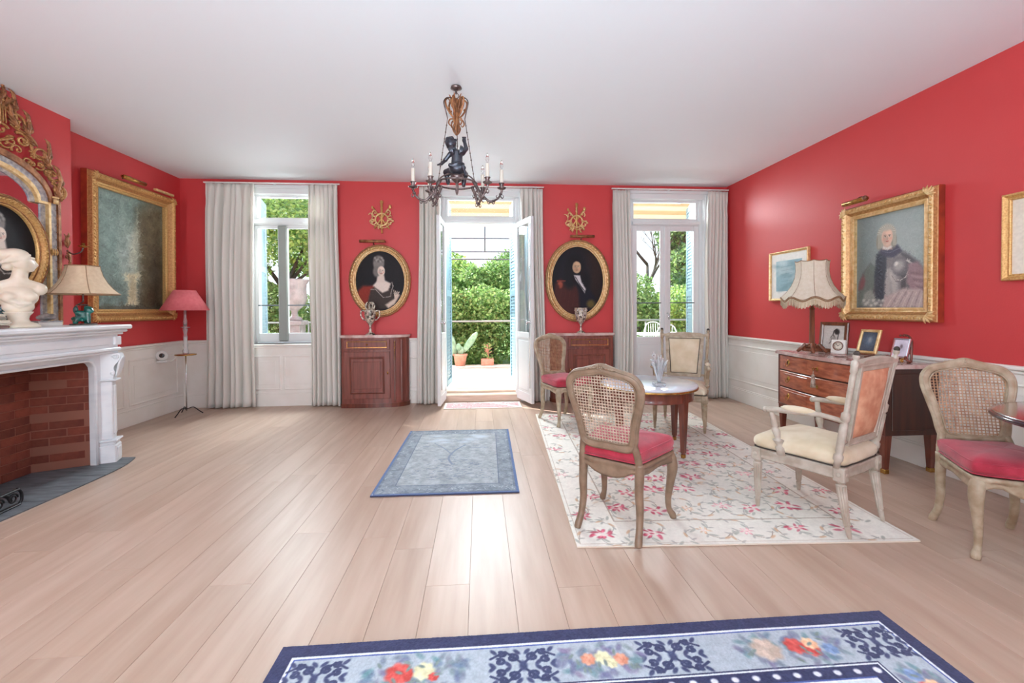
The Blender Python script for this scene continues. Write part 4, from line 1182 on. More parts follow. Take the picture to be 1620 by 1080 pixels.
def landscape_ruin(c):    # dim grey green picture with a pale pedestal and figures
    w, h = c.w, c.h
    for k in range(12): c.rect(0, w, h*(1-k/12-.09), h*(1-k/12), (92-1.0*k, 110-1.2*k, 104-1.0*k), .9)
    c.ell(w*.2, h*.65, w*.4, h*.42, (112, 132, 126), .9, .3, .8)
    c.poly([(w*.60, 0), (w*.56, h*.9), (w, h), (w, 0)], (64, 58, 42), .9, .08)
    c.ell(w*.8, h*.55, w*.18, h*.45, (84, 74, 52), .7, 0, .8); c.ell(w*.92, h*.3, w*.14, h*.3, (34, 30, 22), .7, 0, .9)
    c.ell(w*.45, h*.45, w*.13, h*.26, (150, 160, 150), .6, .1, .75); c.ell(w*.53, h*.56, w*.06, h*.16, (176, 176, 158), .6, -.15, .7); c.ell(w*.38, h*.50, w*.05, h*.12, (120, 134, 130), .6, 0, .7)
    c.line([(w*.55, h*.3), (w*.58, h*.92)], .03, (132, 138, 122), .6)
    c.poly([(w*.36, h*.30), (w*.60, h*.335), (w*.62, h*.29), (w*.56, h*.27), (w*.57, h*.08), (w*.60, h*.04), (w*.40, h*.03), (w*.43, h*.08), (w*.44, h*.24), (w*.36, h*.26)], (170, 164, 138), 1, .02)
    c.ell(w*.50, h*.17, w*.04, h*.09, (142, 134, 108), .6)
    c.rect(0, w, 0, h*.03, (70, 70, 60), .7)
    for k in range(16): c.line([(w*(.1+.055*k), h*.02), (w*(.12+.05*k), h*(.05+.02*math.sin(k*2)))], .008, (60, 56, 40), .8)
    c.noise(10, 14, 7); c.brush(2600, .035, .012, .13, 5); c.noise(5, 50, 8); c.noise(4, 130, 9)
    c.a = 14 + c.a * 1.25 - 8

def pale_print(c, seed=0):
    w, h = c.w, c.h
    c.rect(w*.14, w*.86, h*.16, h*.84, (150, 184, 194))
    r = random.Random(seed)
    for k in range(14): c.ell(w*r.uniform(.2, .8), h*r.uniform(.22, .8), w*.16, h*.05, (196, 214, 216) if k % 2 else (116, 152, 164), .6, r.uniform(-.5, .5), .6)
    for k in range(6): c.line([(w*.28, h*(.3+.08*k)), (w*.6, h*(.32+.08*k))], .004, (120, 146, 156), .7)
    c.noise(4, 30, seed)
def dark_print(c):
    w, h = c.w, c.h
    c.rect(w*.13, w*.87, h*.16, h*.84, (96, 100, 112)); c.rect(w*.13, w*.87, h*.5, h*.84, (74, 76, 96)); c.rect(w*.13, w*.87, h*.66, h*.68, (170, 172, 176))
    for k in range(18): c.line([(w*(.17+.037*k), h*.18), (w*(.18+.037*k), h*(.36+.06*math.sin(k*1.7)))], .006, (50, 52, 58), .8)
    c.noise(8, 50, 5)

FRAME_PROF = [(0, .008), (0, .045), (.012, .052), (.022, .046), (.036, .05), (.05, .07), (.066, .088), (.082, .086), (.092, .078), (.10, .05), (.10, .0), (.0, .0)]
def framed(name, label, loc, rotz, w, h, painter, nx, bg, wf=.10, dep=1.0, cm='paint', fm='gilt', tilt=0, ornament=True, side=None, group=None, cat='painting', mount=None):
    t = thing(name, label, cat, loc, rotz, group)
    if tilt: t.rotation_euler = (tilt, 0, rotz)
    iw, ih = w - 2 * wf, h - 2 * wf
    k = wf / .10
    prof = [(a * k, b * dep) for a, b in FRAME_PROF]
    mb = MB(); frame_sweep(mb, rect_path(iw, ih), prof); mb.build('frame', fm, t)
    if ornament:
        mb = MB(); frame_sweep(mb, rect_path(iw, ih), [(.030 * k, .048 * dep), (.036 * k, .0535 * dep), (.046 * k, .066 * dep), (.052 * k, .0745 * dep), (.05 * k, .060 * dep)])
        frame_sweep(mb, rect_path(iw, ih), [(.090 * k, .06 * dep), (.091 * k, .082 * dep), (.0985 * k, .058 * dep), (.097 * k, .05 * dep)])
        mb.build('frame_hollow', 'gilt_mid', t)
    if side:
        mb = MB(); e = .004
        for s_ in (-1, 1):
            a = s_ * (w / 2); mb.box(min(a, a + s_ * e), max(a, a + s_ * e), -.05 * dep, 0, -h / 2 - e, h / 2 + e)
            b = s_ * (h / 2); mb.box(-w / 2, w / 2, -.05 * dep, 0, min(b, b + s_ * e), max(b, b + s_ * e))
        mb.build('frame_side', side, t)
    if ornament:
        mb = MB(); r = random.Random(5)
        top = .088 * dep
        def run(x0, z0, x1, z1):
            L = math.hypot(x1 - x0, z1 - z0); n_ = int(L / .032); a = math.atan2(z1 - z0, x1 - x0)
            for i in range(n_):
                q_ = (i + .5) / n_; x_, z_ = x0 + (x1 - x0) * q_, z0 + (z1 - z0) * q_
                leafblade(mb, x_ - .014 * math.cos(a + .5), z_ - .014 * math.sin(a + .5), a + .5, .034, .0085, -(top - .006) - 0, .4, 5) if i % 2 else mb.ball((x_, -top + .004, z_), (.010, .009, .010), 6)
        o_ = wf * .76
        X1, Z1 = iw / 2 + o_, ih / 2 + o_
        for A, B in (((-X1, -Z1), (X1, -Z1)), ((X1, -Z1), (X1, Z1)), ((X1, Z1), (-X1, Z1)), ((-X1, Z1), (-X1, -Z1))): run(A[0], A[1], B[0], B[1])
        mb.v = [(a, -abs(b), c_) for a, b, c_ in mb.v]
        mb.build('carved_ornament', 'gilt', t)['kind'] = 'stuff'
        for sx in (-1, 1):
            for sz in (-1, 1):
                cb = MB()
                for q_ in range(5):
                    leafblade(cb, sx * (X1 - .03), sz * (Z1 - .03), math.atan2(sz, sx) + (q_ - 2) * .5, .07, .011, -top + .002, .2)
                cb.ball((sx * (X1 - .02), -top, sz * (Z1 - .02)), (.016, .01, .016), 8)
                cb.build('corner_ornament', fm, t)['kind'] = 'stuff'
    c = Canvas(iw, ih, nx, bg); painter(c)
    o_ = link('canvas', c.mesh('canvas', M[cm]), t, (0, -max(.0115, .012 * dep + .002), 0))
    MB().box(-iw / 2 - .01, iw / 2 + .01, -.010, -.001, -ih / 2 - .01, ih / 2 + .01).build('backing', 'white_card', t)
    return t
def picture_light(parent, x, z, L, y=-.10):
    mb = MB().tube([(x - L / 2, y - .04, z), (x + L / 2, y - .04, z)], .022, 12)
    mb.box(x - L / 2, x + L / 2, y - .04, y - .005, z - .003, z + .02, .004)
    b = mb.build('picture_lamp', 'brass', parent)
    MB().tube(catmull([(x, y - .02, z + .02), (x, y + .03, z + .045), (x, y + .09, z + .02)], 4), .007, 6).build('lamp_arm', 'bronze', b)

# right wall: portrait, two prints
pr_ = framed('portrait_painting', 'large gilt-framed portrait of a man in armour above the commode', (XR - .004, 3.555, 1.705), -PI / 2, .88, 1.06, portrait_armour, 380, (134, 148, 144), .115, 1.0, 'paint', 'gilt_pale', .0, side='frame_side')
picture_light(pr_, -.22, .56, .24)
MB().ball((-.10, -.15, .565), .022, 10).build('lamp_knob', 'wood_brown', pr_)
framed('framed_print', 'small pale blue print in thin silver-gilt frame behind the fringed lamp', (XR - .004, 4.80, 1.665), -PI / 2, .64, .585, lambda c: pale_print(c, 3), 150, (240, 238, 232), .03, .4, 'print', 'gilt_pale', 0, False, cat='picture')
framed('framed_print', 'gilt-framed dark print with cream mount cut off by the right edge', (XR - .004, 2.385, 1.76), -PI / 2, .67, .585, dark_print, 150, (232, 222, 206), .045, .5, 'print', 'gilt', 0, False, cat='picture')
# left wall: big dim painting
lp = framed('landscape_painting', 'big gilt-framed dim grey-green painting with pale pedestal on left wall', (XL + .012, 5.245, 1.945), PI / 2, 1.22, 1.53, landscape_ruin, 300, (96, 112, 104), .135, 1.15, 'paint', 'gilt', .012, side='frame_side')
picture_light(lp, -.12, .79, .30)
MB().box(.22, .52, -.13, -.09, .775, .80, .004).build('cresting_strip', 'gilt_pale', lp)

# oval portraits
OV_PROF = [(0, .006), (0, .03), (.01, .038), (.02, .03), (.035, .032), (.052, .05), (.066, .056), (.082, .05), (.09, .038), (.1, .034), (.106, .02), (.106, 0), (0, 0)]
def oval(label, loc, rotz, a, b, painter, seed, fm='gilt', nx=200, roll=0, lamp=None):
    t = thing('oval_portrait', label, 'painting', loc, rotz)
    t.rotation_euler = (0, roll, rotz)
    wf = .09 * a / .42 if a > .4 else .085
    ia, ib = a - wf, b - wf; k = wf / .106
    mb = MB(); frame_sweep(mb, oval_path(ia, ib, 64), [(p * k, q_ * 1.1) for p, q_ in OV_PROF], smooth=True); mb.build('frame', fm, t)
    mb = MB()
    for o_, d_ in ((.018, .0345), (.078, .0585), (.100, .043)): mb.tube([(p[0] + p[2] * o_ * k, -d_ * 1.1 - .0005, p[1] + p[3] * o_ * k) for p in oval_path(ia, ib, 64)], .0042, 5, closed=True)
    mb.build('frame_groove', 'gilt_dark', t)
    mb = MB(); N = 64
    for i in range(N):
        th = 2 * PI * i / N
        x_, z_ = (ia + wf * .62) * math.cos(th), (ib + wf * .62) * math.sin(th)
        leafblade(mb, x_, z_, th + PI / 2 + .4, .035, .007, -.058, .3, 5)
    mb.build('carved_ornament', 'gilt', t)['kind'] = 'stuff'
    c = Canvas(2 * ia, 2 * ib, nx, (18, 16, 20)); painter(c)
    # keep only the oval: map the grid into the ellipse radially
    me = bpy.data.meshes.new('canvas')
    nr, na = 70, 150; lc = c.linear(); V = []; CL = []
    R, A = np.meshgrid(np.linspace(0, 1, nr), np.linspace(0, 2 * PI, na, endpoint=False), indexing='ij')
    x_ = (ia + .003) * R * np.cos(A); z_ = (ib + .003) * R * np.sin(A)
    ii = np.clip(((x_ + ia) / (2 * ia) * (c.nx - 1)).round().astype(int), 0, c.nx - 1); jj = np.clip(((z_ + ib) / (2 * ib) * (c.ny - 1)).round().astype(int), 0, c.ny - 1)
    CL = lc[jj, ii].reshape(-1, 3)
    V = np.stack([x_.ravel(), np.full(x_.size, -.014), z_.ravel()], 1)
    i, j = np.meshgrid(np.arange(nr - 1), np.arange(na), indexing='ij'); j2 = (j + 1) % na
    F = np.stack([(i * na + j).ravel(), ((i + 1) * na + j).ravel(), ((i + 1) * na + j2).ravel(), (i * na + j2).ravel()], 1)
    link('canvas', fastmesh('canvas', V, F, M['paint_dark'], CL, True), t)
    MB().lathe([(1, 0), (1, .010)], 48, Matrix.Rotation(PI / 2, 4, 'X') @ Matrix.Diagonal((ia + .01, ib + .01, 1, 1))).build('backing', 'book_c', t)
    if lamp is not None:
        mb = MB().tube([(lamp - .17, -.10, b + .035), (lamp + .17, -.10, b + .035)], .020, 12)
        mb.build('picture_lamp', 'gilt_dark', t)
        MB().tube([(lamp, -.09, b + .035), (lamp, -.0, b - .005)], .007, 6).build('lamp_arm', 'bronze', t)
    return t
oval('oval gilt-framed portrait of a lady with high hair above left cabinet', (-1.352, YB - .006, 1.685), 0, .415, .495, portrait_lady, 1, 'gilt_pale', lamp=-.08)
oval('larger oval gilt-framed portrait of a man in a long wig above right cabinet', (1.385, YB - .006, 1.685), 0, .465, .58, portrait_wig, 2, 'gilt_pale', lamp=.05)
oval('oval gilt-framed lady portrait leaning before the mirror on the mantel', (-3.655, 3.60, 1.775), PI / 2, .355, .42, portrait_lady, 3, 'gilt', lamp=None)

# gilt trophies on the back wall
def trophy(label, x, z, kind):
    t = thing('wall_ornament', label, 'ornament', (x, YB - .004, z)); t.scale = (1.12, 1, 1.1)
    mb = MB()
    mb.tube([(0, -.018, -.20), (0, -.02, .19)], [.011, .015], 8); mb.ball((0, -.02, .185), (.022, .012, .026), 8)
    mb.tube([(-.11, -.014, .12), (.09, -.014, -.14)], .011, 6); mb.tube([(.10, -.014, .13), (-.09, -.014, -.14)], .011, 6)
    mb.ball((.10, -.018, .13), (.020, .012, .03), 8); mb.ball((-.11, -.018, .12), (.014, .01, .02), 8)
    mb.build('crossed_staves', 'gilt', t)
    mb = MB()
    pts = [(.075 * math.cos(a), -.022, -.03 + .075 * math.sin(a)) for a in [2 * PI * i / 20 for i in range(20)]]
    mb.tube(pts, .011, 6, closed=True)
    spiral(mb, .10, -.07, .045, 1.1, .3, -.02, .009, .004, 1); spiral(mb, -.10, -.07, .045, 1.1, PI - .3, -.02, .009, .004, -1)
    spiral(mb, .075, .06, .035, 1.0, -1, -.02, .007, .003, 1); spiral(mb, -.08, .055, .035, 1.0, PI + 1, -.02, .007, .003, -1)
    mb.build('wreath', 'gilt_pale', t)
    mb = MB(); r = random.Random(9 + kind)
    for k_ in range(12 if kind else 8):
        a = r.uniform(0, 2 * PI); rr = r.uniform(.07, .12)
        acanthus(mb, rr * .7 * math.cos(a), -.02 + rr * .8 * math.sin(a), a, .06 if not kind else .075, -.02, 3, 1 if k_ % 2 else -1, .006)
    mb.build('leaf_spray', 'gilt_pale', t)['kind'] = 'stuff'
    MB().tube(catmull([(-.16, -.012, .03 + .03 * kind), (-.13, -.02, .05), (-.11, -.015, 0), (-.14, -.02, -.06), (-.09, -.018, -.10), (0, -.02, -.13), (.06, -.02, -.12), (.13, -.02, -.05)], 5), .006, 6).build('ribbon', 'gilt_pale', t)
trophy('gilt carved trophy of crossed staves above the lady\'s oval portrait', -1.325, 2.555, 0)
trophy('gilt leafy carved trophy above the wigged man\'s oval portrait', 1.375, 2.555, 1)
# ============================================================ CHAIRS
def face_to(dx, dy): return math.atan2(dy, dx) - PI / 2
def inside_span(poly, x):
    zs = []
    n = len(poly)
    for i in range(n):
        (x1, z1), (x2, z2) = poly[i], poly[(i + 1) % n]
        if (x1 > x) != (x2 > x): zs.append(z1 + (x - x1) * (z2 - z1) / (x2 - x1))
    return (min(zs), max(zs)) if len(zs) >= 2 else None
BACK_H = [(0, .515), (.09, .512), (.138, .525), (.155, .57), (.165, .64), (.19, .74), (.208, .82), (.203, .875), (.165, .915), (.10, .932), (.045, .945), (0, .955)]
def seat_outline(n=44, s=1.0):
    """bowed trapezoid, counter-clockwise from the front right; front = +y"""
    P = catmull([(.235, .17), (.20, .215), (.0, .24), (-.20, .215), (-.235, .17), (-.21, -.05), (-.178, -.185), (0, -.195), (.178, -.185), (.21, -.05)], 5, True) if False else None
    pts = [(.240, .165, 0), (.215, .21, 0), (.11, .232, 0), (0, .238, 0), (-.11, .232, 0), (-.215, .21, 0), (-.240, .165, 0), (-.212, -.02, 0), (-.182, -.185, 0), (-.165, -.205, 0), (0, -.21, 0), (.165, -.205, 0), (.182, -.185, 0), (.212, -.02, 0)]
    return [(p[0] * s, (p[1] - .015) * s + .015) for p in catmull(pts, 4, True)]
def cane_chair(label, loc, rz, wood, cane, group=None, dark_back=False):
    t = thing('cane_chair', label, 'chair', (loc[0], loc[1], loc[2]), rz, group)
    def yb(x, z): return -.195 - (z - .42) * .20 - .35 * (0.04 - x * x) * (1 if z > .45 else 0) * .6
    # seat frame with scalloped apron
    ol = seat_outline(); n = len(ol)
    v = []; f = []
    for i, (x, y) in enumerate(ol):
        a = math.atan2(y, x)
        front = math.exp(-(x / .10) ** 2)
        zb_ = .352 - .022 * front + .028 * math.exp(-((abs(x) - .15) / .045) ** 2)
        if abs(x) > .2: zb_ = .352 + .02 * math.exp(-((y) / .12) ** 2)
        for (sc_, z) in ((.93, zb_ + .004), (1.0, zb_), (1.012, zb_ + .014), (.985, zb_ + .03), (1.0, .398), (1.022, .412), (1.0, .424), (.90, .424)):
            v.append((x * sc_, y * sc_, z))
    m = 8
    for i in range(n):
        j = (i + 1) % n
        for k in range(m):
            l = (k + 1) % m
            f.append((i * m + k, j * m + k, j * m + l, i * m + l))
    MB().add(v, f, True).build('seat_frame', wood, t)
    MB().prism([(a * .92, b * .92) for a, b in ol], .405, .418).build('seat_deck', cane, t)
    # cushion with piping
    def cush(u, w):
        i = u * n; x, y = ol[int(i) % n]
        k = w * PI; s = .97 * (1 if .12 < w < .88 else 1)
        prof = [(0, .0), (.55, .0), (.88, .004), (.99, .014), (1.02, .034), (1.0, .056), (.93, .070), (.72, .082), (.4, .088), (.0, .09)]
        q_ = w * (len(prof) - 1); a = min(int(q_), len(prof) - 2); fr = q_ - a
        rr = prof[a][0] * (1 - fr) + prof[a + 1][0] * fr; zz = prof[a][1] * (1 - fr) + prof[a + 1][1] * fr
        wob = .004 * math.sin(u * 31) * (1 if w > .4 else .3)
        return (x * rr * 1.0, y * rr * 1.0, .424 + zz * 1.2 + wob * rr)
    c = MB().grid(cush, n, 18, True).build('cushion', 'pink_fabric', t)
    for zz, sc_ in ((.437, 1.0), (.494, .985)):
        MB().tube([(x * sc_, y * sc_, zz) for x, y in ol], .0045, 6, closed=True).build('piping', 'pink_fabric', c)
    # cabriole legs
    for s in (-1, 1):
        x0, y0 = s * .222, .195
        P = [(x0 - s * .012, y0 - .01, .41), (x0, y0, .37), (x0 + s * .008, y0 + .010, .31), (x0 - s * .002, y0 + .002, .22), (x0 - s * .012, y0 - .008, .13), (x0 - s * .008, y0 - .004, .06), (x0 + s * .008, y0 + .012, .022), (x0 + s * .012, y0 + .016, .0)]
        MB().tube(catmull(P, 4), lerp_list([.026, .034, .032, .024, .019, .0165, .021, .018], 4), 10).build('leg', wood, t)
        x0, y0 = s * .170, -.19
        P = [(x0, y0, .43), (x0, y0 + .002, .36), (x0, y0 - .004, .27), (x0 + s * .002, y0 + .004, .17), (x0 + s * .006, y0 - .014, .08), (x0 + s * .012, y0 - .044, .02), (x0 + s * .014, y0 - .05, .0)]
        MB().tube(catmull(P, 4), lerp_list([.026, .026, .024, .021, .019, .021, .018], 4), 10).build('leg', wood, t)
        # stile joining leg and back
        P = [(x0, y0, .40), (x0 - s * .004, y0 - .012, .47), (s * .150, yb(.15, .53) , .54)]
        MB().tube(catmull(P, 4), lerp_list([.023, .020, .020], 4), 10).build('stile', wood, t)
    half = BACK_H; full = [(x, z) for x, z in half] + [(-x, z) for x, z in half[::-1][1:-1]]
    cl = catmull([(x, 0, z) for x, z in full], 4, True)
    path = [(x, yb(x, z), z) for x, _, z in cl]
    rad = [.0262 + .006 * math.exp(-((z - .95) / .03) ** 2) * math.exp(-(x / .08) ** 2) for x, _, z in cl]
    MB().tube(path, rad, 10, closed=True, flat=(1.0, .62), up=(0, -1, .2)).build('back_frame', wood, t)
    mb = MB()
    for side, off in ((1, .013), (-1, -.013)):
        for sc_ in (.90, 1.055):
            cz = .735
            mb.tube([(x * sc_, yb(x, z) + off, cz + (z - cz) * sc_) for x, _, z in cl], .0042, 5, closed=True)
    mb.build('back_moulding', wood, t)
    mb = MB()
    for sd in (1, -1):
        yy = yb(0, .955) + sd * .016
        for a in range(5): mb.ball((.013 * math.cos(a * 1.257), yy, .963 + .011 * math.sin(a * 1.257)), (.009, .006, .009), 6)
        mb.ball((0, yy + sd * .003, .963), .007, 6)
        for s in (-1, 1):
            for k in range(3): leafblade(mb, s * (.02 + .018 * k), .960 - .003 * k, (0 if s > 0 else PI) + s * .25, .035, .006, yy, s * -.3)
    mb.build('carved_flower', wood, t)
    # cane lattice
    inner = [(x * .90, .735 + (z - .735) * .90) for x, _, z in cl]
    mb = MB(); w = .0026; sp = .0172
    x = -.20
    while x < .2:
        s_ = inside_span(inner, x)
        if s_:
            z0, z1 = s_; N = 6
            for off in (0,):
                vs = []
                for i in range(N + 1):
                    z = z0 + (z1 - z0) * i / N; y = yb(x, z)
                    vs += [(x - w, y + .0012, z), (x + w, y + .0012, z), (x + w, y - .0004, z), (x - w, y - .0004, z)]
                fs = []
                for i in range(N):
                    for k in range(4):
                        l = (k + 1) % 4; fs.append((i * 4 + k, i * 4 + l, i * 4 + 4 + l, i * 4 + 4 + k))
                mb.add(vs, fs)
        x += sp
    z = .53
    inv = [(b, a) for a, b in inner]
    while z < .94:
        s_ = inside_span(inv, z)
        if s_:
            x0, x1 = s_; N = 8; vs = []
            for i in range(N + 1):
                x = x0 + (x1 - x0) * i / N; y = yb(x, z)
                vs += [(x, y - .0026, z - w), (x, y - .0026, z + w), (x, y - .0008, z + w), (x, y - .0008, z - w)]
            fs = []
            for i in range(N):
                for k in range(4):
                    l = (k + 1) % 4; fs.append((i * 4 + k, i * 4 + l, i * 4 + 4 + l, i * 4 + 4 + k))
            mb.add(vs, fs)
        z += sp
    o = mb.build('cane_panel', cane, t); o['kind'] = 'stuff'
    return t

ch = 'cane_chair'
RZ = .0125
cane_chair('cane-backed chair seen from behind, raspberry cushion, nearest on the flowered rug', (.862, 2.565, RZ), face_to(.24, .276), 'taupe_wood', 'cane_pale', 'cane-backed chairs')
cane_chair('small cane-backed chair with pink cushion beside the open garden door', (.965, 4.93, RZ), face_to(.43, -.90), 'taupe_light', 'cane', 'cane-backed chairs')
cane_chair('cane-backed chair with raspberry cushion at the right edge facing the camera', (2.83, 2.15, 0), face_to(-.36, -.93), 'taupe_light', 'cane', 'cane-backed chairs')

def armchair(label, loc, rz, wood, backcloth, sc=1.0):
    t = thing('armchair', label, 'armchair', loc, rz)
    fx, fy, rx_, ry_ = .245, .235, .205, -.215       # leg positions
    # legs: fluted tapered
    for (x, y, front) in ((fx, fy, 1), (-fx, fy, 1), (rx_, ry_, 0), (-rx_, ry_, 0)):
        k = .0 if front else -.045
        N = 24; v = []; f = []
        prof = [(.010, 0), (.013, .02), (.016, .055), (.0135, .06), (.0135, .066), (.017, .07), (.026, .27), (.0265, .285), (.018, .292), (.024, .30), (.027, .31)]
        for (r, z) in prof:
            for i in range(N):
                a = 2 * PI * i / N; fl_ = (.86 if (i % 3 == 0) else 1.0) if .07 <= z <= .28 else 1.0
                v.append((x + r * fl_ * math.cos(a), y + k * (1 - z / .31) ** 1.5 + r * fl_ * math.sin(a), z))
        for j in range(len(prof) - 1):
            for i in range(N): f.append((j * N + i, j * N + (i + 1) % N, (j + 1) * N + (i + 1) % N, (j + 1) * N + i))
        f.append(tuple(range(N))[::-1]); f.append(tuple((len(prof) - 1) * N + i for i in range(N)))
        L = MB().add(v, f, False).build('leg', wood, t)
        mb = MB().box(x - .029, x + .029, y - .029, y + .029, .305, .385, .005)
        for (ax, ay) in ((0, 1), (0, -1), (1, 0), (-1, 0)): mb.ball((x + ax * .029, y + ay * .029, .345), (.014 if ax == 0 else .005, .014 if ay == 0 else .005, .014), 8)
        mb.build('rosette_block', wood, L)
    # seat rail, bowed front
    ol = [(p[0], p[1]) for p in catmull([(fx + .01, fy - .01, 0), (fx - .05, fy + .022, 0), (0, fy + .040, 0), (-fx + .05, fy + .022, 0), (-fx - .01, fy - .01, 0), (-.235, 0, 0), (-rx_ - .01, ry_ + .01, 0), (-.1, ry_ - .015, 0), (.1, ry_ - .015, 0), (rx_ + .01, ry_ + .01, 0), (.235, 0, 0)], 4, True)]
    n = len(ol); v = []; f = []
    prof = [(.90, .322), (1.0, .318), (1.015, .326), (1.0, .335), (1.0, .362), (1.018, .372), (1.0, .383), (.88, .383)]
    for x, y in ol:
        for s_, z in prof: v.append((x * s_, y * s_, z))
    m = len(prof)
    for i in range(n):
        for k in range(m): f.append((i * m + k, ((i + 1) % n) * m + k, ((i + 1) % n) * m + (k + 1) % m, i * m + (k + 1) % m))
    MB().add(v, f, True).build('seat_rail', wood, t)
    P2 = [(0, 0), (.88, 0), (.985, .006), (1.035, .03), (1.03, .058), (.98, .078), (.84, .094), (.55, .108), (.25, .114), (0, .115)]
    def st(u, w):
        x, y = ol[int(u * n) % n]; q_ = w * (len(P2) - 1); a = min(int(q_), len(P2) - 2); fr = q_ - a
        rr = P2[a][0] * (1 - fr) + P2[a + 1][0] * fr; zz = P2[a][1] * (1 - fr) + P2[a + 1][1] * fr
        return (x * rr, y * rr, .382 + zz)
    s_ = MB().grid(st, n, 20, True).build('seat', 'cream_fabric', t)
    MB().tube([(x * 1.012, y * 1.012, .390) for x, y in ol], .004, 6, closed=True).build('braid', 'gimp', s_)
    # back, raked
    A = Matrix.Translation((0, -.205, .40)) @ Matrix.Rotation(math.radians(9), 4, 'X')
    # local: x, y (normal, front = +y), z up along the rake
    bw0, bw1, z0, z1 = .175, .205, .11, .575
    def ring(w0, w1, a, b): return [(-w0, a), (w0, a), (w1, b), (-w1, b)]
    def quadframe(mb, o_, i_, y0, y1):
        v = [(x, y0, z) for x, z in o_] + [(x, y1, z) for x, z in o_] + [(x, y1, z) for x, z in i_] + [(x, y0, z) for x, z in i_]
        f = []
        for i in range(4):
            j = (i + 1) % 4
            for k in range(4): l = (k + 1) % 4; f.append((k * 4 + i, l * 4 + i, l * 4 + j, k * 4 + j))
        mb.add(v, f, False, A)
    mb = MB(); quadframe(mb, ring(bw0, bw1, z0, z1), ring(bw0 - .034, bw1 - .034, z0 + .034, z1 - .034), -.016, .016)
    quadframe(mb, ring(bw0 + .003, bw1 + .003, z0 - .003, z1 + .003), ring(bw0 - .008, bw1 - .008, z0 + .008, z1 - .008), -.020, .020)
    # crest rail with swept ears
    top = [(-.262, .572), (-.245, .592), (-.20, .590), (-.17, .603), (0, .612), (.17, .603), (.20, .590), (.245, .592), (.262, .572), (.21, .562), (-.21, .562)]
    mb.v += []; 
    mb2 = MB(); nn = len(top)
    v = [(x, -.018, z) for x, z in top] + [(x, .018, z) for x, z in top]
    fcs = [tuple(range(nn)), tuple(range(2 * nn - 1, nn - 1, -1))] + [(i, nn + i, nn + (i + 1) % nn, (i + 1) % nn) for i in range(nn)]
    mb2.add(v, fcs, False, A)
    mb.build('back_frame', wood, t, bevel=.002)
    mb2.build('crest_rail', wood, t, bevel=.003)
    def pad(y0, sgn):
        def fn(u, w):
            x0 = (u * 2 - 1); z = z0 + .032 + (z1 - z0 - .064) * w; hw_ = (bw0 - .033) + (bw1 - bw0) * (w)
            bul = (1 - abs(x0) ** 5) * (1 - abs(2 * w - 1) ** 6)
            return (x0 * hw_, y0 + sgn * (.022 * bul), z)
        return MB().grid(fn, 14, 16, xf=A)
    pb = pad(.008, 1).build('back_upholstery', 'cream_fabric', t)
    MB().tube([tuple(A @ Vector((x, .017, z))) for x, z in ring(bw0 - .037, bw1 - .037, z0 + .037, z1 - .037)], .0042, 6, closed=True, smooth=False).build('braid', 'gimp', pb)
    pad(-.008, -1).build('rear_upholstery', backcloth, t)
    for s in (-1, 1):
        # free-standing turned column beside the back
        mb = MB()
        pts = [(s * .238, -.012, .0), (s * .242, -.0, .3), (s * .250, 0, .575)]
        xa = A
        prof = [(.017, -.02), (.017, .02), (.024, .03), (.024, .055), (.016, .065), (.020, .08), (.020, .24), (.014, .25), (.022, .262), (.022, .30), (.013, .31), (.015, .52), (.012, .53), (.018, .54), (.018, .60), (.008, .605), (.016, .618), (.017, .630), (.010, .643), (.002, .650)]
        v = []; f = []; N = 12
        for r, z in prof:
            for i in range(N): a = 2 * PI * i / N; v.append((s * (.226 + .022 * z / .6) + r * math.cos(a), r * math.sin(a), z))
        for j in range(len(prof) - 1):
            for i in range(N): f.append((j * N + i, j * N + (i + 1) % N, (j + 1) * N + (i + 1) % N, (j + 1) * N + i))
        f.append(tuple(range(N))[::-1])
        mb.add(v, f, True, A); mb.build('column', wood, t)
        MB().tube([tuple(A @ Vector((s * .17, 0, .13))), tuple(A @ Vector((s * .225, 0, .13)))], .012, 8).build('spacer', wood, t)
        MB().ball(tuple(A @ Vector((s * .249, 0, .642))), (.016, .016, .018), 10).build('finial', 'gimp', t)
        # arm
        a0 = A @ Vector((s * .235, 0, .255))
        P = [tuple(a0), (s * .25, -.13, .668), (s * .262, -.02, .660), (s * .272, .09, .655), (s * .280, .155, .650)]
        arm = MB().tube(catmull(P, 5), lerp_list([.017, .018, .019, .020, .023], 5), 10, flat=(1, .8), up=(0, 0, 1)).build('arm', wood, t)
        mb = MB().ball((s * .281, .165, .647), (.024, .018, .019), 12); mb.build('arm_scroll', wood, arm)
        def apad(u, w):
            th = 2 * PI * u; k = math.sin(PI * max(.001, min(.999, w))) ** .45
            yy = -.115 + .195 * w
            cx_ = s * (.252 + .018 * w)
            return (cx_ + .026 * k * math.cos(th), yy, .672 + .022 * k * math.sin(th) + .004)
        MB().grid(apad, 12, 10, True).build('arm_pad', 'cream_fabric', arm)
        # arm support, turned baluster standing on the seat rail
        prof = [(.024, .375), (.026, .42), (.014, .43), (.030, .46), (.032, .465), (.014, .472), (.020, .50), (.024, .52), (.020, .535), (.013, .545), (.018, .55), (.015, .64)]
        v = []; f = []; N = 12
        for r, z in prof:
            yy = .085 + .0 * z; 
            for i in range(N): a = 2 * PI * i / N; v.append((s * (.246 + .10 * (z - .375)) + r * math.cos(a), yy + .05 * (z - .375) / .27 + r * math.sin(a), z))
        for j in range(len(prof) - 1):
            for i in range(N): f.append((j * N + i, j * N + (i + 1) % N, (j + 1) * N + (i + 1) % N, (j + 1) * N + i))
        f.append(tuple(range(N))[::-1])
        MB().add(v, f, True).build('arm_support', wood, t)
    return t
armchair('grey painted armchair with apricot damask rear, turned away on the flowered rug', (2.115, 2.575, RZ), face_to(-.43, .905), 'grey_paint', 'damask')
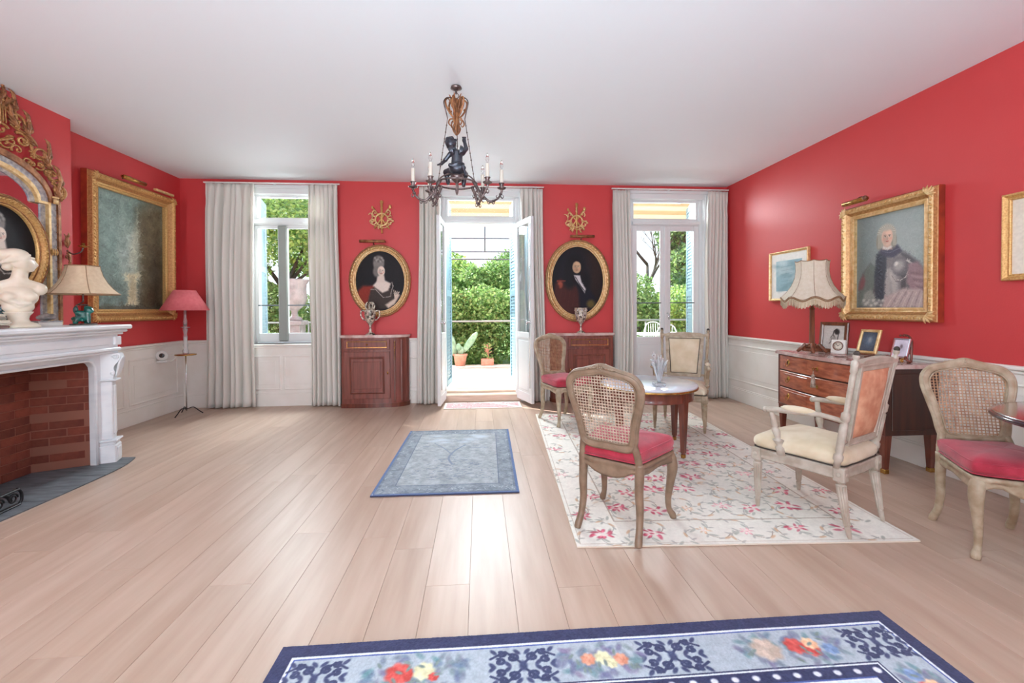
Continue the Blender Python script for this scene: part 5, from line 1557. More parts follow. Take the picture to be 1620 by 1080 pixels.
armchair('cream upholstered armchair facing the camera before the closed glazed door', (2.20, 4.60, RZ), face_to(-.52, -.855), 'taupe_light', 'cream_fabric')

# ============================================================ ROUND TABLE
rt = thing('round_table', 'round white-marble-topped mahogany table between the chairs on flowered rug', 'table', (1.555, 3.92, RZ))
MB().lathe([(.0, .572), (.415, .572), (.425, .578), (.428, .588), (.424, .596), (.415, .600), (0, .600)], 56).build('marble_top', 'white_top', rt)
MB().lathe([(.40, .560), (.430, .562), (.434, .570), (.430, .578), (.40, .578)], 56).build('brass_rim', 'brass', rt)
MB().lathe([(.30, .470), (.392, .470), (.396, .476), (.392, .482), (.392, .555), (.398, .562), (.30, .562)], 56).build('apron', 'mahogany', rt)
for k in range(4):
    a = math.radians(-62 + 90 * k)
    xf = Matrix.Translation((.375 * math.cos(a), .375 * math.sin(a), 0)) @ Matrix.Rotation(a, 4, 'Z')
    mb = MB(); v = []; 
    lv = [(.011, 0), (.013, .04), (.017, .045), (.030, .46), (.032, .565)]
    for r, z in lv: v += [(-r, -r, z), (r, -r, z), (r, r, z), (-r, r, z)]
    f = [(3, 2, 1, 0)] + [(j * 4 + i, j * 4 + (i + 1) % 4, j * 4 + 4 + (i + 1) % 4, j * 4 + 4 + i) for j in range(4) for i in range(4)]
    mb.add(v, f, False, xf); L = mb.build('leg', 'mahogany', rt, bevel=.002)
    MB().box(-.015, .015, -.015, .015, 0, .032, .003, xf).build('brass_sabot', 'brass', L)
# crystal ornament
cr = thing('crystal_ornament', 'clear crystal flower ornament on square base standing on the round table', 'ornament', (1.565, 3.70, .6125))
MB().box(-.045, .045, -.045, .045, 0, .035, .006).build('base', 'crystal', cr)
mb = MB()
for k in range(9):
    a = k * 2.4; L = .13 + .016 * (k % 4)
    P = [(0, 0, .03), (.02 * math.cos(a), .02 * math.sin(a), .03 + L * .5), (.05 * math.cos(a), .05 * math.sin(a), .05 + L), (.075 * math.cos(a), .075 * math.sin(a), .06 + L * 1.2)]
    mb.tube(catmull(P, 3), lerp_list([.014, .012, .015, .002], 3), 6, flat=(1, .5))
mb.build('stem', 'crystal', cr)
mb = MB()
for k, (x, z, r) in enumerate(((.02, .17, .03), (-.03, .20, .034), (.035, .215, .022), (-.045, .27, .018), (-.055, .295, .010), (.0, .13, .03), (.055, .19, .014))):
    for j in range(5):
        a = j * 1.257 + k
        mb.ball((x + r * .7 * math.cos(a), .02 * math.sin(k), z + r * .7 * math.sin(a)), (r * .5, r * .3, r * .5), 6)
mb.build('blossom', 'crystal', cr)

# ============================================================ COMMODE (right wall)
cm = thing('commode', 'bow-fronted red-brown veneered commode with three drawers and rose marble top', 'commode', (XR - .035, 3.72, 0), -PI / 2)
CW, CD = .60, .44
def fb(x, off=0): return -CD - off - .055 * math.cos(PI * x / (2 * CW)) ** 1.0
def bowbox(mb, x0, x1, z0, z1, off0, off1, n=16, ch=.004):
    """slab following the bow between depth offsets off0 (inner) and off1 (outer)"""
    v = []; f = []
    for i in range(n + 1):
        x = x0 + (x1 - x0) * i / n
        e = ch if 0 < i < n else 0
        v += [(x, fb(x, off0), z0), (x, fb(x, off1 - ch), z0), (x, fb(x, off1), z0 + ch), (x, fb(x, off1), z1 - ch), (x, fb(x, off1 - ch), z1), (x, fb(x, off0), z1)]
    for i in range(n):
        for k in range(6): f.append((i * 6 + k, (i + 1) * 6 + k, (i + 1) * 6 + (k + 1) % 6, i * 6 + (k + 1) % 6))
    f.append(tuple(range(6))[::-1]); f.append(tuple(n * 6 + k for k in range(6)))
    return mb.add(v, f)
ol = [(-CW, 0)] + [(-CW + 2 * CW * i / 20, fb(-CW + 2 * CW * i / 20)) for i in range(21)] + [(CW, 0)]
MB().prism(ol, .30, .815).build('carcass', 'mahogany_dark', cm)
mb = MB(); tl = [(-CW - .02, .015)] + [(x * 1.035, y - .025) for x, y in ol[1:-1]] + [(CW + .02, .015)]
mb.prism(tl, .818, .842); mb.prism([(x * .99, y * .99 + .002) for x, y in tl], .842, .850)
mb.build('marble_top', 'rose_marble', cm)
for k, (a, b) in enumerate(((.665, .808), (.495, .652), (.318, .482))):
    d = bowbox(MB(), -CW + .045, CW - .045, a, b, 0, .012).build('drawer', 'walnut', cm)
    bowbox(MB(), -CW + .10, -.13, a + .02, b - .02, .011, .0145).build('veneer_panel', 'walnut', d); bowbox(MB(), .13, CW - .10, a + .02, b - .02, .011, .0145).build('veneer_panel', 'walnut', d)
    for x in (-.40, .40):
        zc = (a + b) / 2; y = fb(x, .014)
        mb = MB().ball((x, y - .003, zc + .012), (.020, .006, .026), 10)
        mb.build('handle_plate', 'brass', d)
        MB().tube(catmull([(x - .016, y - .010, zc + .015), (x - .020, y - .018, zc - .012), (x, y - .022, zc - .026), (x + .020, y - .018, zc - .012), (x + .016, y - .010, zc + .015)], 4), .0035, 6).build('drop_handle', 'brass', d)
    MB().ball((0, fb(0, .014) - .001, (a + b) / 2), (.014, .004, .020), 10).build('escutcheon', 'brass', d)
bowbox(MB(), -CW, CW, .298, .316, 0, .008).build('lower_rail', 'mahogany', cm)
for s in (-1, 1):
    bowbox(MB(), *sorted((s * CW, s * (CW - .035))), .316, .812, 0, .006, 2).build('corner_stile', 'mahogany', cm)
    x = s * (CW - .03)
    for y, nm in ((fb(x) + .03, 'leg'), (-.03, 'leg')):
        mb = MB(); v = []
        for r, z in ((.016, 0), (.018, .05), (.030, .30)): v += [(x - r, y - r, z), (x + r, y - r, z), (x + r, y + r, z), (x - r, y + r, z)]
        f = [(3, 2, 1, 0)] + [(j * 4 + i, j * 4 + (i + 1) % 4, j * 4 + 4 + (i + 1) % 4, j * 4 + 4 + i) for j in range(2) for i in range(4)] + [(8, 9, 10, 11)]
        L = mb.add(v, f).build('leg', 'mahogany', cm, bevel=.002)
        MB().box(x - .02, x + .02, y - .02, y + .02, 0, .035, .003).build('brass_sabot', 'brass', L)
    MB().box(*sorted((s * (CW + .0), s * (CW + .006))), -CD + .05, -.05, .34, .78, .003).build('side_panel', 'mahogany_dark', cm)

# tassel hanging from the top drawer key
ts = thing('key_tassel', 'pale silvery tassel hanging from the top drawer key of the commode', 'tassel', (XR - .035 - .5175, 3.72 + .0, .742), -PI / 2)
mb = MB().tube([(0, 0, 0), (0, -.028, 0)], .004, 6); mb.tube([(.012 * math.cos(a), -.028, .012 * math.sin(a) - .006) for a in [i * PI / 5 for i in range(10)]], .003, 5, closed=True)
mb.build('key', 'brass', ts)
MB().tube([(0, -.028, -.015), (0, -.03, -.05)], .0028, 5).lathe([(.004, -.05), (.016, -.06), (.014, -.08), (.009, -.086), (.016, -.095), (.022, -.17), (.0, -.17)], 12, Matrix.Translation((0, -.03, 0))).build('tassel_head', 'tassel', ts)

# ============================================================ CORNER CABINETS
def cabinet(label, x, s):
    t = thing('corner_cabinet', label, 'cabinet', (x, YB - .035, 0))
    w = .425
    pl = [(-w, 0), (-w, -.195)] + [(-w + .02 + (.62 * i / 6), -.200 - .012 * math.sin(PI * i / 6)) for i in range(7)] + [(p[0], p[1]) for p in catmull([(.235, -.195, 0), (.32, -.17, 0), (.39, -.12, 0), (w, -.06, 0)], 3)] + [(w, 0)]
    def P(sc_, z0, z1, mb, dy=0):
        o_ = [(a * sc_ * s, b * (1 + (sc_ - 1) * 1.8) + dy) for a, b in pl]
        if s < 0: o_ = o_[::-1]
        return mb.prism(o_, z0, z1)
    P(1, .05, .925, MB()).build('body', 'cab_wood', t)
    P(1.02, 0, .055, MB()).build('plinth', 'mahogany', t)
    mb = MB(); P(1.045, .938, .958, mb); P(1.03, .925, .938, mb); mb.build('marble_top', 'rose_marble', t)
    def R(a, b, c, d, y0, y1, m_, n_, par, ch=.004):
        xx_ = sorted((a * s, b * s)); return MB().box(xx_[0], xx_[1], y0, y1, c, d, ch).build(n_, m_, par)
    dr = R(-.385, .205, .12, .74, -.225, -.205, 'cab_wood', 'door', t)
    mb = MB(); cx_ = (-.385 + .205) / 2 * s
    frame_sweep(mb, [(q_[0] + cx_, q_[1] + .43, q_[2], q_[3], q_[4]) for q_ in rect_path(.40, .44)], [(0, .223), (0, .231), (.010, .235), (.022, .231), (.026, .223)])
    mb.build('door_moulding', 'mahogany', dr)
    R(-.27, .09, .25, .61, -.231, -.223, 'cab_wood', 'door_panel', dr)
    MB().ball((.175 * s, -.227, .46), (.010, .006, .022), 8).build('escutcheon', 'brass', dr)
    f_ = R(-.385, .205, .77, .90, -.227, -.205, 'cab_wood', 'drawer', t)
    mb = MB(); frame_sweep(mb, [(q_[0] + cx_, q_[1] + .835, q_[2], q_[3], q_[4]) for q_ in rect_path(.50, .07)], [(0, .225), (0, .231), (.006, .232), (.008, .225)])
    mb.build('drawer_moulding', 'brass', f_)
    MB().ball((cx_, -.233, .835), (.012, .012, .012), 8).build('knob', 'brass', f_)
    # curved flank with pilaster strips
    for q_ in ((.262, -.187), (.345, -.152)):
        MB().box(q_[0] * s - .012, q_[0] * s + .012, q_[1] - .012, q_[1] + .02, .08, .90, .004).build('pilaster_strip', 'mahogany', t)
    mb = MB()
    for k in range(9): mb.ball((.262 * s, -.205, .86 - .028 * k), (.009 - .0006 * k, .006, .011), 6)
    mb.build('flank_mount', 'brass', t)
    return t
cabinet('red-brown corner cabinet with marble top under the lady\'s oval portrait', -1.39, 1)
cabinet('red-brown cabinet with marble top under the wigged man\'s portrait', 1.405, -1)

# silver cups on the cabinets
def cup(label, x, kind):
    t = thing('silver_cup', label, 'cup', (x, YB - .17, .9585)); t.scale = (1.2,) * 3 if kind == 0 else (1.1,) * 3
    MB().lathe([(.052, 0), (.054, .008), (.04, .016), (.020, .030), (.011, .045), (.018, .055), (.011, .065), (.012, .10), (.022, .115)], 18).build('foot', 'silver', t)
    if kind == 0:
        mb = MB().lathe([(.020, .115), (.040, .14), (.058, .19), (.062, .24), (.055, .275), (.05, .28), (.05, .272), (.0, .26)], 20)
        mb.build('bowl', 'silver', t)
        for s in (-1, 1):
            MB().tube(catmull([(s * .05, 0, .26), (s * .095, 0, .27), (s * .10, 0, .21), (s * .07, 0, .17), (s * .05, 0, .165)], 4), .008, 7).build('handle', 'silver', t)
        mb = MB()
        for k in range(9):
            a = k * .7; mb.tube(catmull([(.03 * math.cos(a), .03 * math.sin(a), .27), (.05 * math.cos(a), .05 * math.sin(a), .32), (.03 * math.cos(a), .03 * math.sin(a), .36), (.012 * math.cos(a), .012 * math.sin(a), .35)], 3), .007, 6)
        mb.build('flower_top', 'silver', t)
    else:
        mb = MB().lathe([(.020, .115), (.045, .14), (.062, .18), (.074, .25), (.080, .31), (.084, .315), (.078, .312), (.070, .25), (.0, .18)], 22)
        b = mb.build('bowl', 'silver', t)
        mb = MB()
        for k in range(8):
            a = 2 * PI * k / 8
            mb.ball((.074 * math.cos(a), .074 * math.sin(a), .285), (.014, .014, .014), 8)
            mb.tube([(.075 * math.cos(a + .3), .075 * math.sin(a + .3), .26), (.055 * math.cos(a + .3), .055 * math.sin(a + .3), .16)], .006, 6)
        mb.build('relief_band', 'chrome', b)
    return t
cup('tarnished silver cup with flowered top on the left corner cabinet', -1.455, 0)
cup('plain footed silver beaker cup on the right corner cabinet', 1.395, 1)

# ============================================================ LACQUER TABLE at the right edge
lt = thing('tripod_table', 'dark aubergine lacquered round table cut off by the right edge', 'table', (3.05, 1.735, 0))
MB().lathe([(0, .722), (.50, .722), (.515, .728), (.52, .738), (.515, .748), (.50, .752), (0, .750)], 56).build('table_top', 'lacquer', lt)
MB().lathe([(.49, .750), (.507, .750), (.507, .756), (.49, .756)], 56).build('rim', 'chrome', lt)
MB().lathe([(.05, .10), (.06, .13), (.035, .17), (.028, .3), (.045, .42), (.03, .5), (.024, .62), (.06, .70), (.10, .722)], 18).build('pedestal', 'lacquer', lt)
for k in range(3):
    a = math.radians(-30 + 120 * k)
    MB().tube(catmull([(.03 * math.cos(a), .03 * math.sin(a), .15), (.14 * math.cos(a), .14 * math.sin(a), .15), (.24 * math.cos(a), .24 * math.sin(a), .05), (.30 * math.cos(a), .30 * math.sin(a), .012)], 4), lerp_list([.028, .024, .018, .013], 4), 8).build('leg', 'lacquer', lt)

# ============================================================ FLOOR LAMP in the left corner
flm = thing('floor_lamp', 'slender floor lamp with coral pink shade and small tray in left corner', 'lamp', (-3.64, 5.68, .0))
MB().lathe([(.0, 1.545), (.115, 1.545), (.255, 1.298), (.250, 1.298), (.112, 1.540)], 32).build('lamp_shade', 'shade_pink', flm)
mb = MB().tube([(0, 0, .05), (0, 0, .76)], .007, 8)
mb.build('rod', 'chrome', flm)
MB().lathe([(.03, .755), (.034, .80), (.018, .83), (.026, .87), (.018, .90), (.024, .97), (.015, 1.0), (.026, 1.06), (.020, 1.08), (.05, 1.085), (.05, 1.092), (.018, 1.095), (.022, 1.16), (.014, 1.2), (.014, 1.32)], 14).build('glass_stem', 'crystal', flm)
MB().lathe([(0, .742), (.11, .742), (.115, .748), (.112, .756), (0, .754)], 28, cx=.0, cy=0).build('tray', 'brass', flm)
for k in range(3):
    a = math.radians(-100 + 120 * k)
    MB().tube(catmull([(0, 0, .07), (.07 * math.cos(a), .07 * math.sin(a), .09), (.13 * math.cos(a), .13 * math.sin(a), .04), (.17 * math.cos(a), .17 * math.sin(a), .006)], 4), .006, 7).build('leg', 'black_iron', flm)
wo = thing('wall_thermostat', 'round white ornament with dark centre standing by the pink lamp', 'ornament', (-3.875, 5.62, .745), .35)
wo.name = 'round_ornament'
mb = MB().lathe([(.0, -.015), (.055, -.015), (.062, -.005), (.062, .012), (.05, .02), (0, .02)], 24, Matrix.Rotation(PI / 2, 4, 'X'))
mb.build('body', 'white_wood', wo)
MB().lathe([(.0, .018), (.026, .018), (.028, .026), (.02, .03), (0, .03)], 18, Matrix.Translation((.002, 0, .004)) @ Matrix.Rotation(PI / 2, 4, 'X')).build('dark_centre', 'black', wo)
MB().tube(catmull([(0, .01, -.06), (.09, 0, -.075), (.14, -.02, -.03), (.22, .03, -.005)], 4), .008, 6).box(-.05, .06, -.03, .03, -.085, -.060, .006).build('stand', 'white_wood', wo)

# ============================================================ LAMP ON MANTEL
MT = 1.1785
ml = thing('mantel_lamp', 'beige bell-shaped shade lamp on turquoise figure base on the mantel', 'lamp', (-3.40, 4.01, MT), .35)
MB().box(-.075, .075, -.055, .055, 0, .012, .004).build('base', 'bronze', ml)
pr2 = [('e', (0, 0, .06), (.05, .034, .045)), ('e', (.035, -.004, .115), (.032, .03, .034)), ('c', (.04, -.02, .012), (.035, -.015, .08), .016, .016), ('c', (-.045, -.02, .012), (-.03, -.01, .06), .018, .018), ('c', (.01, .03, .012), (.0, .01, .06), .02, .018), ('e', (.055, -.012, .105), (.018, .016, .014)), ('e', (-.05, 0, .115), (.018, .014, .034)), ('e', (.02, 0, .140), (.012, .02, .012)), ('e', (-.02, -.02, .09), (.03, .02, .022)), ('c', (-.06, 0, .02), (-.06, 0, .04), .014, .02), ('-e', (0, -.045, .03), (.018, .03, .022))]
sculpt('guardian_figure', pr2, 'green_glaze', ml, (0, 0, .012), res=56, k=.012, noise=.0012)
MB().tube([(-.055, .015, .012), (-.05, .015, .17), (0, 0, .20), (0, 0, .33)], .006, 6).lathe([(.03, .165), (.034, .175), (.008, .18)], 14).build('stem', 'bronze', ml)
def panelled_shade(mb, prof, n=8, flat=.93, sx=1, sy=1):
    N = n * 4; v = []; f = []
    for r, z in prof:
        for i in range(N):
            a = 2 * PI * i / N; k = (i % 4) / 4
            rr = r * (1 - .06 * math.sin(PI * k)); v.append((rr * math.cos(a) * sx, rr * math.sin(a) * sy, z))
    for j in range(len(prof) - 1):
        for i in range(N): f.append((j * N + i, j * N + (i + 1) % N, (j + 1) * N + (i + 1) % N, (j + 1) * N + i))
    return mb.add(v, f, True)
sh_ = [(.250, .262), (.236, .275), (.205, .305), (.168, .355), (.135, .42), (.118, .485), (.115, .505)]
so = panelled_shade(MB(), sh_, 6).build('lamp_shade', 'shade_beige', ml, solid=.003)
mb = MB()
for zz, rr in ((.262, .252), (.505, .117)):
    mb.tube([(rr * (1 - .06 * math.sin(PI * ((i % 4) / 4))) * math.cos(2 * PI * i / 24), rr * (1 - .06 * math.sin(PI * ((i % 4) / 4))) * math.sin(2 * PI * i / 24), zz) for i in range(24)], .004, 5, closed=True)
for k in range(6):
    a = 2 * PI * k / 6; mb.tube([(r * 1.005 * math.cos(a), r * 1.005 * math.sin(a), z) for r, z in sh_], .003, 5)
mb.build('trim', 'braid', so)

# ============================================================ BUST
bu = thing('marble_bust', 'alabaster bust of a woman in a cap, head turned right, on mantel', 'bust', (-3.36, 3.44, MT), math.radians(48))
bu.scale = (1.1, 1.05, 1.02)
# local: viewer at -y, x to the viewer's right
MB().lathe([(.10, 0), (.104, .010), (.098, .02), (.082, .030), (.055, .042), (.048, .06), (.052, .085), (.066, .105), (.070, .115)], 28).build('socle', 'alabaster', bu)
pr3 = [('e', (0, 0, .150), (.074, .055, .055)), ('e', (-.005, .0, .225), (.100, .066, .085)), ('e', (-.100, .005, .270), (.038, .040, .046)), ('e', (.100, .005, .278), (.036, .038, .043)),
       ('c', (-.11, .0, .275), (-.135, -.01, .20), .036, .028), ('e', (-.046, -.052, .218), (.036, .030, .036)), ('e', (.050, -.052, .222), (.036, .030, .036)), ('c', (-.085, 0, .300), (.0, 0, .325), .026, .040), ('c', (.085, 0, .305), (.0, 0, .325), .026, .040),
       ('c', (.0, .008, .30), (.012, .0, .40), .044, .037),
       ('e', (.018, .0, .468), (.053, .058, .070)), ('e', (.045, -.004, .450), (.036, .034, .045)), ('e', (.060, -.004, .417), (.016, .015, .014)),
       ('e', (.079, -.004, .452), (.012, .008, .012)), ('c', (.072, -.004, .487), (.086, -.004, .452), .006, .008), ('e', (.073, -.004, .433), (.010, .012, .005)), ('e', (.064, -.004, .500), (.016, .028, .010)),
       ('e', (-.010, .0, .520), (.066, .062, .046)), ('e', (-.062, .004, .515), (.060, .050, .042), (0, .25, 0)), ('e', (-.112, .004, .520), (.034, .032, .026)), ('e', (-.03, .0, .475), (.045, .05, .04)),
       ('e', (-.008, -.044, .452), (.018, .010, .024)), ('e', (-.045, -.01, .43), (.026, .03, .026))]
for k in range(6): pr3.append(('c', (.052 - .016 * k, -.040 - .003 * k, .520 - .003 * k), (.030 - .020 * k, -.052, .488 - .006 * k), .008, .009))
for k in range(5): pr3.append(('c', (-.120 + .03 * k, -.045 - .006 * k, .250 - .02 * k), (.0 + .012 * k, -.055, .150 + .006 * k), .009, .009))
sculpt('figure', pr3, 'alabaster', bu, res=130, k=.011)

# books and small things on the mantel
def book(label, loc, rz, w, d, h, m):
    t = thing('book', label, 'book', loc, rz, None)
    MB().box(-w / 2, w / 2, -d / 2, d / 2, 0, .003, .001).box(-w / 2, w / 2, -d / 2, d / 2, h - .003, h, .001).tube([(-w / 2 + .006, -d / 2 + .0, h / 2), (w / 2 - .006, -d / 2 + .0, h / 2)], h / 2, 10, flat=(1, .35), up=(0, 0, 1)).build('cover', m, t)
    MB().box(-w / 2 + .004, w / 2 - .004, -d / 2 + .002, d / 2 - .004, .003, h - .003).build('pages', 'paper', t)
z = MT
for k, (w, d, h, m, rz, lb) in enumerate(((.25, .18, .024, 'book_c', .05, 'maroon book lying flat, lowest of the pile left of the bust'), (.26, .19, .034, 'book_b', -.03, 'thick cream book, second from bottom of the pile left of the bust'), (.24, .17, .022, 'book_a', .08, 'grey book, third from bottom of the pile left of the bust'), (.23, .16, .020, 'book_b', -.02, 'thin cream book on top of the pile left of the bust'))):
    book(lb, (-3.40, 3.20, z), PI / 2 + rz, w, d, h, m); z += h + .0005
bx_ = thing('trinket_box', 'small mother-of-pearl box on the mantel between bust and lamp', 'box', (-3.50, 3.80, MT), 1.2)
MB().box(-.075, .075, -.05, .05, 0, .030, .003).build('body', 'white_card', bx_)
MB().box(-.078, .078, -.053, .053, .030, .042, .004).build('lid', 'shagreen', bx_)
rk = thing('mineral_specimen', 'jagged grey mineral lying on the small box on the mantel', 'mineral', (-3.50, 3.80, MT + .041), .4)
sculpt('crystal_mass', [('e', (0, 0, .022), (.05, .03, .020)), ('e', (.03, .01, .035), (.026, .02, .022)), ('e', (-.03, -.01, .03), (.03, .022, .02)), ('e', (.0, .0, .045), (.02, .018, .018))], 'stone_grey', rk, res=36, k=.004, noise=.003)

# ============================================================ LAMP ON COMMODE
CT = .8505
cl_ = thing('commode_lamp', 'big lamp with scalloped fringed cream shade and wooden column on commode', 'lamp', (3.225, 4.005, CT), .2)
mb = MB().box(-.06, .06, -.06, .06, .018, .05, .006).box(-.045, .045, -.045, .045, .05, .075, .008)
for sx in (-1, 1):
    for sy in (-1, 1): mb.tube(catmull([(sx * .035, sy * .035, .09), (sx * .06, sy * .06, .05), (sx * .085, sy * .085, .012)], 4), lerp_list([.018, .020, .012], 4), 8)
mb.build('base', 'wood_brown', cl_)
MB().lathe([(.036, .075), (.038, .09), (.024, .10), (.024, .13), (.020, .42), (.016, .43), (.028, .425), (.018, .44), (.010, .46), (.010, .56)], 8, smooth=False).build('column', 'wood_brown', cl_)
N = 64
def shade2(u, w):
    P = [(.262, .535), (.248, .555), (.210, .595), (.17, .655), (.142, .73), (.134, .80), (.136, .86), (.142, .885)]
    q_ = w * (len(P) - 1); a = min(int(q_), len(P) - 2); fr = q_ - a; r = P[a][0] * (1 - fr) + P[a + 1][0] * fr; z = P[a][1] * (1 - fr) + P[a + 1][1] * fr
    k = (u * 8) % 1; r *= 1 - .05 * math.sin(PI * k); z += (.018 * math.cos(2 * PI * k) * (1 - w) ** 6 - .0) + .010 * (abs(2 * k - 1) ** 2) * (w ** 8)
    return (r * math.cos(2 * PI * u), r * math.sin(2 * PI * u), z - .018 * (1 - w) ** 6)
so = MB().grid(shade2, N, 21, True).build('lamp_shade', 'shade_cream', cl_, solid=.003)
mb = MB(); mb.tube([shade2(i / N, 0) for i in range(N)], .006, 6, closed=True); mb.tube([(lambda p: (p[0] * 1.01, p[1] * 1.01, p[2] + .012))(shade2(i / N, 0)) for i in range(N)], .004, 6, closed=True); mb.tube([shade2(i / N, 1) for i in range(N)], .004, 6, closed=True)
for k in range(8): mb.tube([(lambda p: (p[0] * 1.006, p[1] * 1.006, p[2]))(shade2(k / 8, w / 10)) for w in range(11)], .002, 4)
mb.build('braid', 'braid', so)
mb = MB()
for i in range(220):
    u = i / 220; p = shade2(u, 0); L = .065 + .006 * math.sin(i * 1.7)
    r = Vector((p[0], p[1], 0)).normalized(); s_ = Vector((-r.y, r.x, 0)) * .0032
    a = Vector(p); b = a + Vector((0, 0, -L)) + r * .004 * math.sin(i * 2.3)
    mb.add([tuple(a - s_), tuple(a + s_), tuple(b + s_), tuple(b - s_), tuple(a - r * .003), tuple(b - r * .003)], [(0, 1, 2, 3), (1, 4, 5, 2), (4, 0, 3, 5)])
o = mb.build('fringe', 'fringe', so); o['kind'] = 'stuff'

def stand_frame(name, label, loc, rz, w, h, fm, wf, painter, bg, lean=.2, feet=None, dep=.5):
    t = thing(name, label, 'picture frame', loc, rz)
    xf = Matrix.Rotation(-lean, 4, 'X') @ Matrix.Translation((0, 0, h / 2))
    mb = MB(); frame_sweep(mb, rect_path(w - 2 * wf, h - 2 * wf), [(0, -.002), (0, .010), (wf * .3, .016), (wf * .7, .014), (wf, .008), (wf, -.006), (0, -.006)], xf); mb.build('frame', fm, t)
    c = Canvas(w - 2 * wf, h - 2 * wf, 70, bg); painter(c)
    me = c.mesh('picture', M['print']); me.transform(xf @ Matrix.Translation((0, -.001, 0))); link('picture', me, t)
    MB().box(-w / 2 + .004, w / 2 - .004, .003, .007, -h / 2 + .004, h / 2 - .004, 0, xf).build('backing', 'black', t)
    sl, cl_ = math.sin(lean), math.cos(lean)
    MB().tube([(0, .7 * h * sl + .008, .7 * h * cl_), (0, .7 * h * sl + .022 + .08 * h, .0)], .005, 6, flat=(2.2, .6), up=(0, 1, 0)).build('strut', 'black', t)
    return t
def draw_dancer(c):
    w, h = c.w, c.h
    c.rect(w*.02, w*.98, h*.02, h*.98, (214, 208, 200))
    for P, wd in (([(.62, .86), (.50, .78), (.46, .62), (.55, .50)], .05), ([(.62, .84), (.72, .72), (.70, .5), (.66, .2)], .04), ([(.46, .62), (.36, .5), (.42, .36), (.3, .22)], .03), ([(.55, .5), (.45, .3), (.5, .1)], .03)):
        c.line([(w * a, h * b) for a, b in P], w * wd, (60, 54, 50))
    c.ell(w*.64, h*.74, w*.12, h*.12, (44, 40, 38), .3); c.ell(w*.5, h*.40, w*.14, h*.16, (160, 152, 144), .5)
    c.noise(8, 20, 1)
def draw_dark(c):
    w, h = c.w, c.h; c.ell(w*.5, h*.55, w*.3, h*.3, (96, 110, 128), .6); c.ell(w*.55, h*.6, w*.12, h*.14, (150, 156, 162), .6); c.noise(10, 16, 2)
def draw_pale(c):
    w, h = c.w, c.h; c.ell(w*.5, h*.5, w*.3, h*.3, (188, 178, 192), .7); c.ell(w*.5, h*.6, w*.1, h*.12, (120, 104, 110), .5); c.noise(6, 12, 3)
stand_frame('photo_frame', 'brown wooden frame with ink drawing standing behind the white clock', (3.46, 4.03, CT), -PI / 2 + .35, .26, .30, 'wood_brown', .035, draw_dancer, (210, 204, 196), .12)
f2 = stand_frame('photo_frame', 'gilt frame with dark photo on a small easel, middle of commode', (3.40, 3.595, CT + .035), -PI / 2 + .2, .17, .22, 'gilt_pale', .024, draw_dark, (74, 82, 96), .32)
MB().tube(catmull([(-.085, -.03, 0), (-.07, -.02, -.02), (-.075, .0, -.034)], 3), .008, 6).tube(catmull([(.085, -.03, 0), (.07, -.02, -.02), (.075, .0, -.034)], 3), .008, 6).box(-.08, .08, -.022, -.008, -.012, .0, .003).box(-.01, .01, -.01, .06, -.0345, -.024, .002).build('easel', 'wood_brown', f2)
f3 = stand_frame('photo_frame', 'small frame with pale photo on carved dark stand at commode end', (3.36, 3.255, CT + .035), -PI / 2 + .3, .12, .165, 'chrome', .014, draw_pale, (222, 210, 222), .36)
mb = MB().tube(catmull([(-.065, -.035, .02), (-.06, -.03, -.0), (-.085, -.02, -.022), (-.06, 0, -.034)], 4), .009, 6).tube(catmull([(.065, -.035, .02), (.06, -.03, -.0), (.085, -.02, -.022), (.06, 0, -.034)], 4), .009, 6)
mb.tube(catmull([(.068, .03, -.03), (.068, .035, .06), (.055, .06, .14), (.03, .07, .175), (0, .068, .185)], 4), .008, 6).box(-.07, .07, -.03, -.016, -.008, .004, .003)
for k in range(3): mb.ball((.02 * (k - 1), .062, .178), .010, 6)
mb.build('carved_stand', 'mahogany', f3)
mb = MB()
spiral(mb, -.09, -.012, .018, 1, 0, -.045, .006, .003, 1); spiral(mb, -.05, -.016, .016, 1, 2, -.05, .006, .003, -1); spiral(mb, .05, -.016, .016, 1, 1, -.045, .006, .003, 1)
mb.build('gilt_scrolls', 'brass', f3)
ck = thing('desk_clock', 'small square white desk clock with round dial on the commode', 'clock', (3.35, 3.84, CT), -PI / 2 + .45)
xf = Matrix.Rotation(-.16, 4, 'X') @ Matrix.Translation((0, 0, .075))
MB().box(-.06, .06, -.012, .012, -.065, .065, .006, xf).build('case', 'white_card', ck)
MB().tube([tuple(xf @ Vector((.040 * math.cos(a), -.014, .006 + .040 * math.sin(a)))) for a in [2 * PI * i / 28 for i in range(28)]], .004, 6, closed=True).build('bezel', 'wood_brown', ck)
mb = MB().lathe([(.0, 0), (.038, 0), (.038, .001), (0, .001)], 28, xf @ Matrix.Translation((0, -.0125, .006)) @ Matrix.Rotation(PI / 2, 4, 'X')); dl = mb.build('dial', 'book_b', ck)
mb = MB()
for k in range(12):
    a = 2 * PI * k / 12; mb.box(-.0012, .0012, -.0146, -.0138, .026, .033, 0, xf @ Matrix.Translation((0, 0, .006)) @ Matrix.Rotation(a, 4, 'Y'))
for a, L in ((.8, .02), (-.7, .028)): mb.box(-.0016, .0016, -.0155, -.0148, 0, L, 0, xf @ Matrix.Translation((0, 0, .006)) @ Matrix.Rotation(a, 4, 'Y'))
mb.build('hand', 'black', dl)
MB().box(-.055, .055, -.03, .03, 0, .012, .005).build('foot', 'rose_marble', ck)
tr = thing('shell_dish', 'flat pale pink stone dish lying beside the desk clock', 'dish', (3.24, 3.70, CT), 0)
MB().lathe([(.03, 0), (.052, .008), (.056, .016), (.05, .012), (0, .008)], 20).build('dish', 'rose_marble', tr)
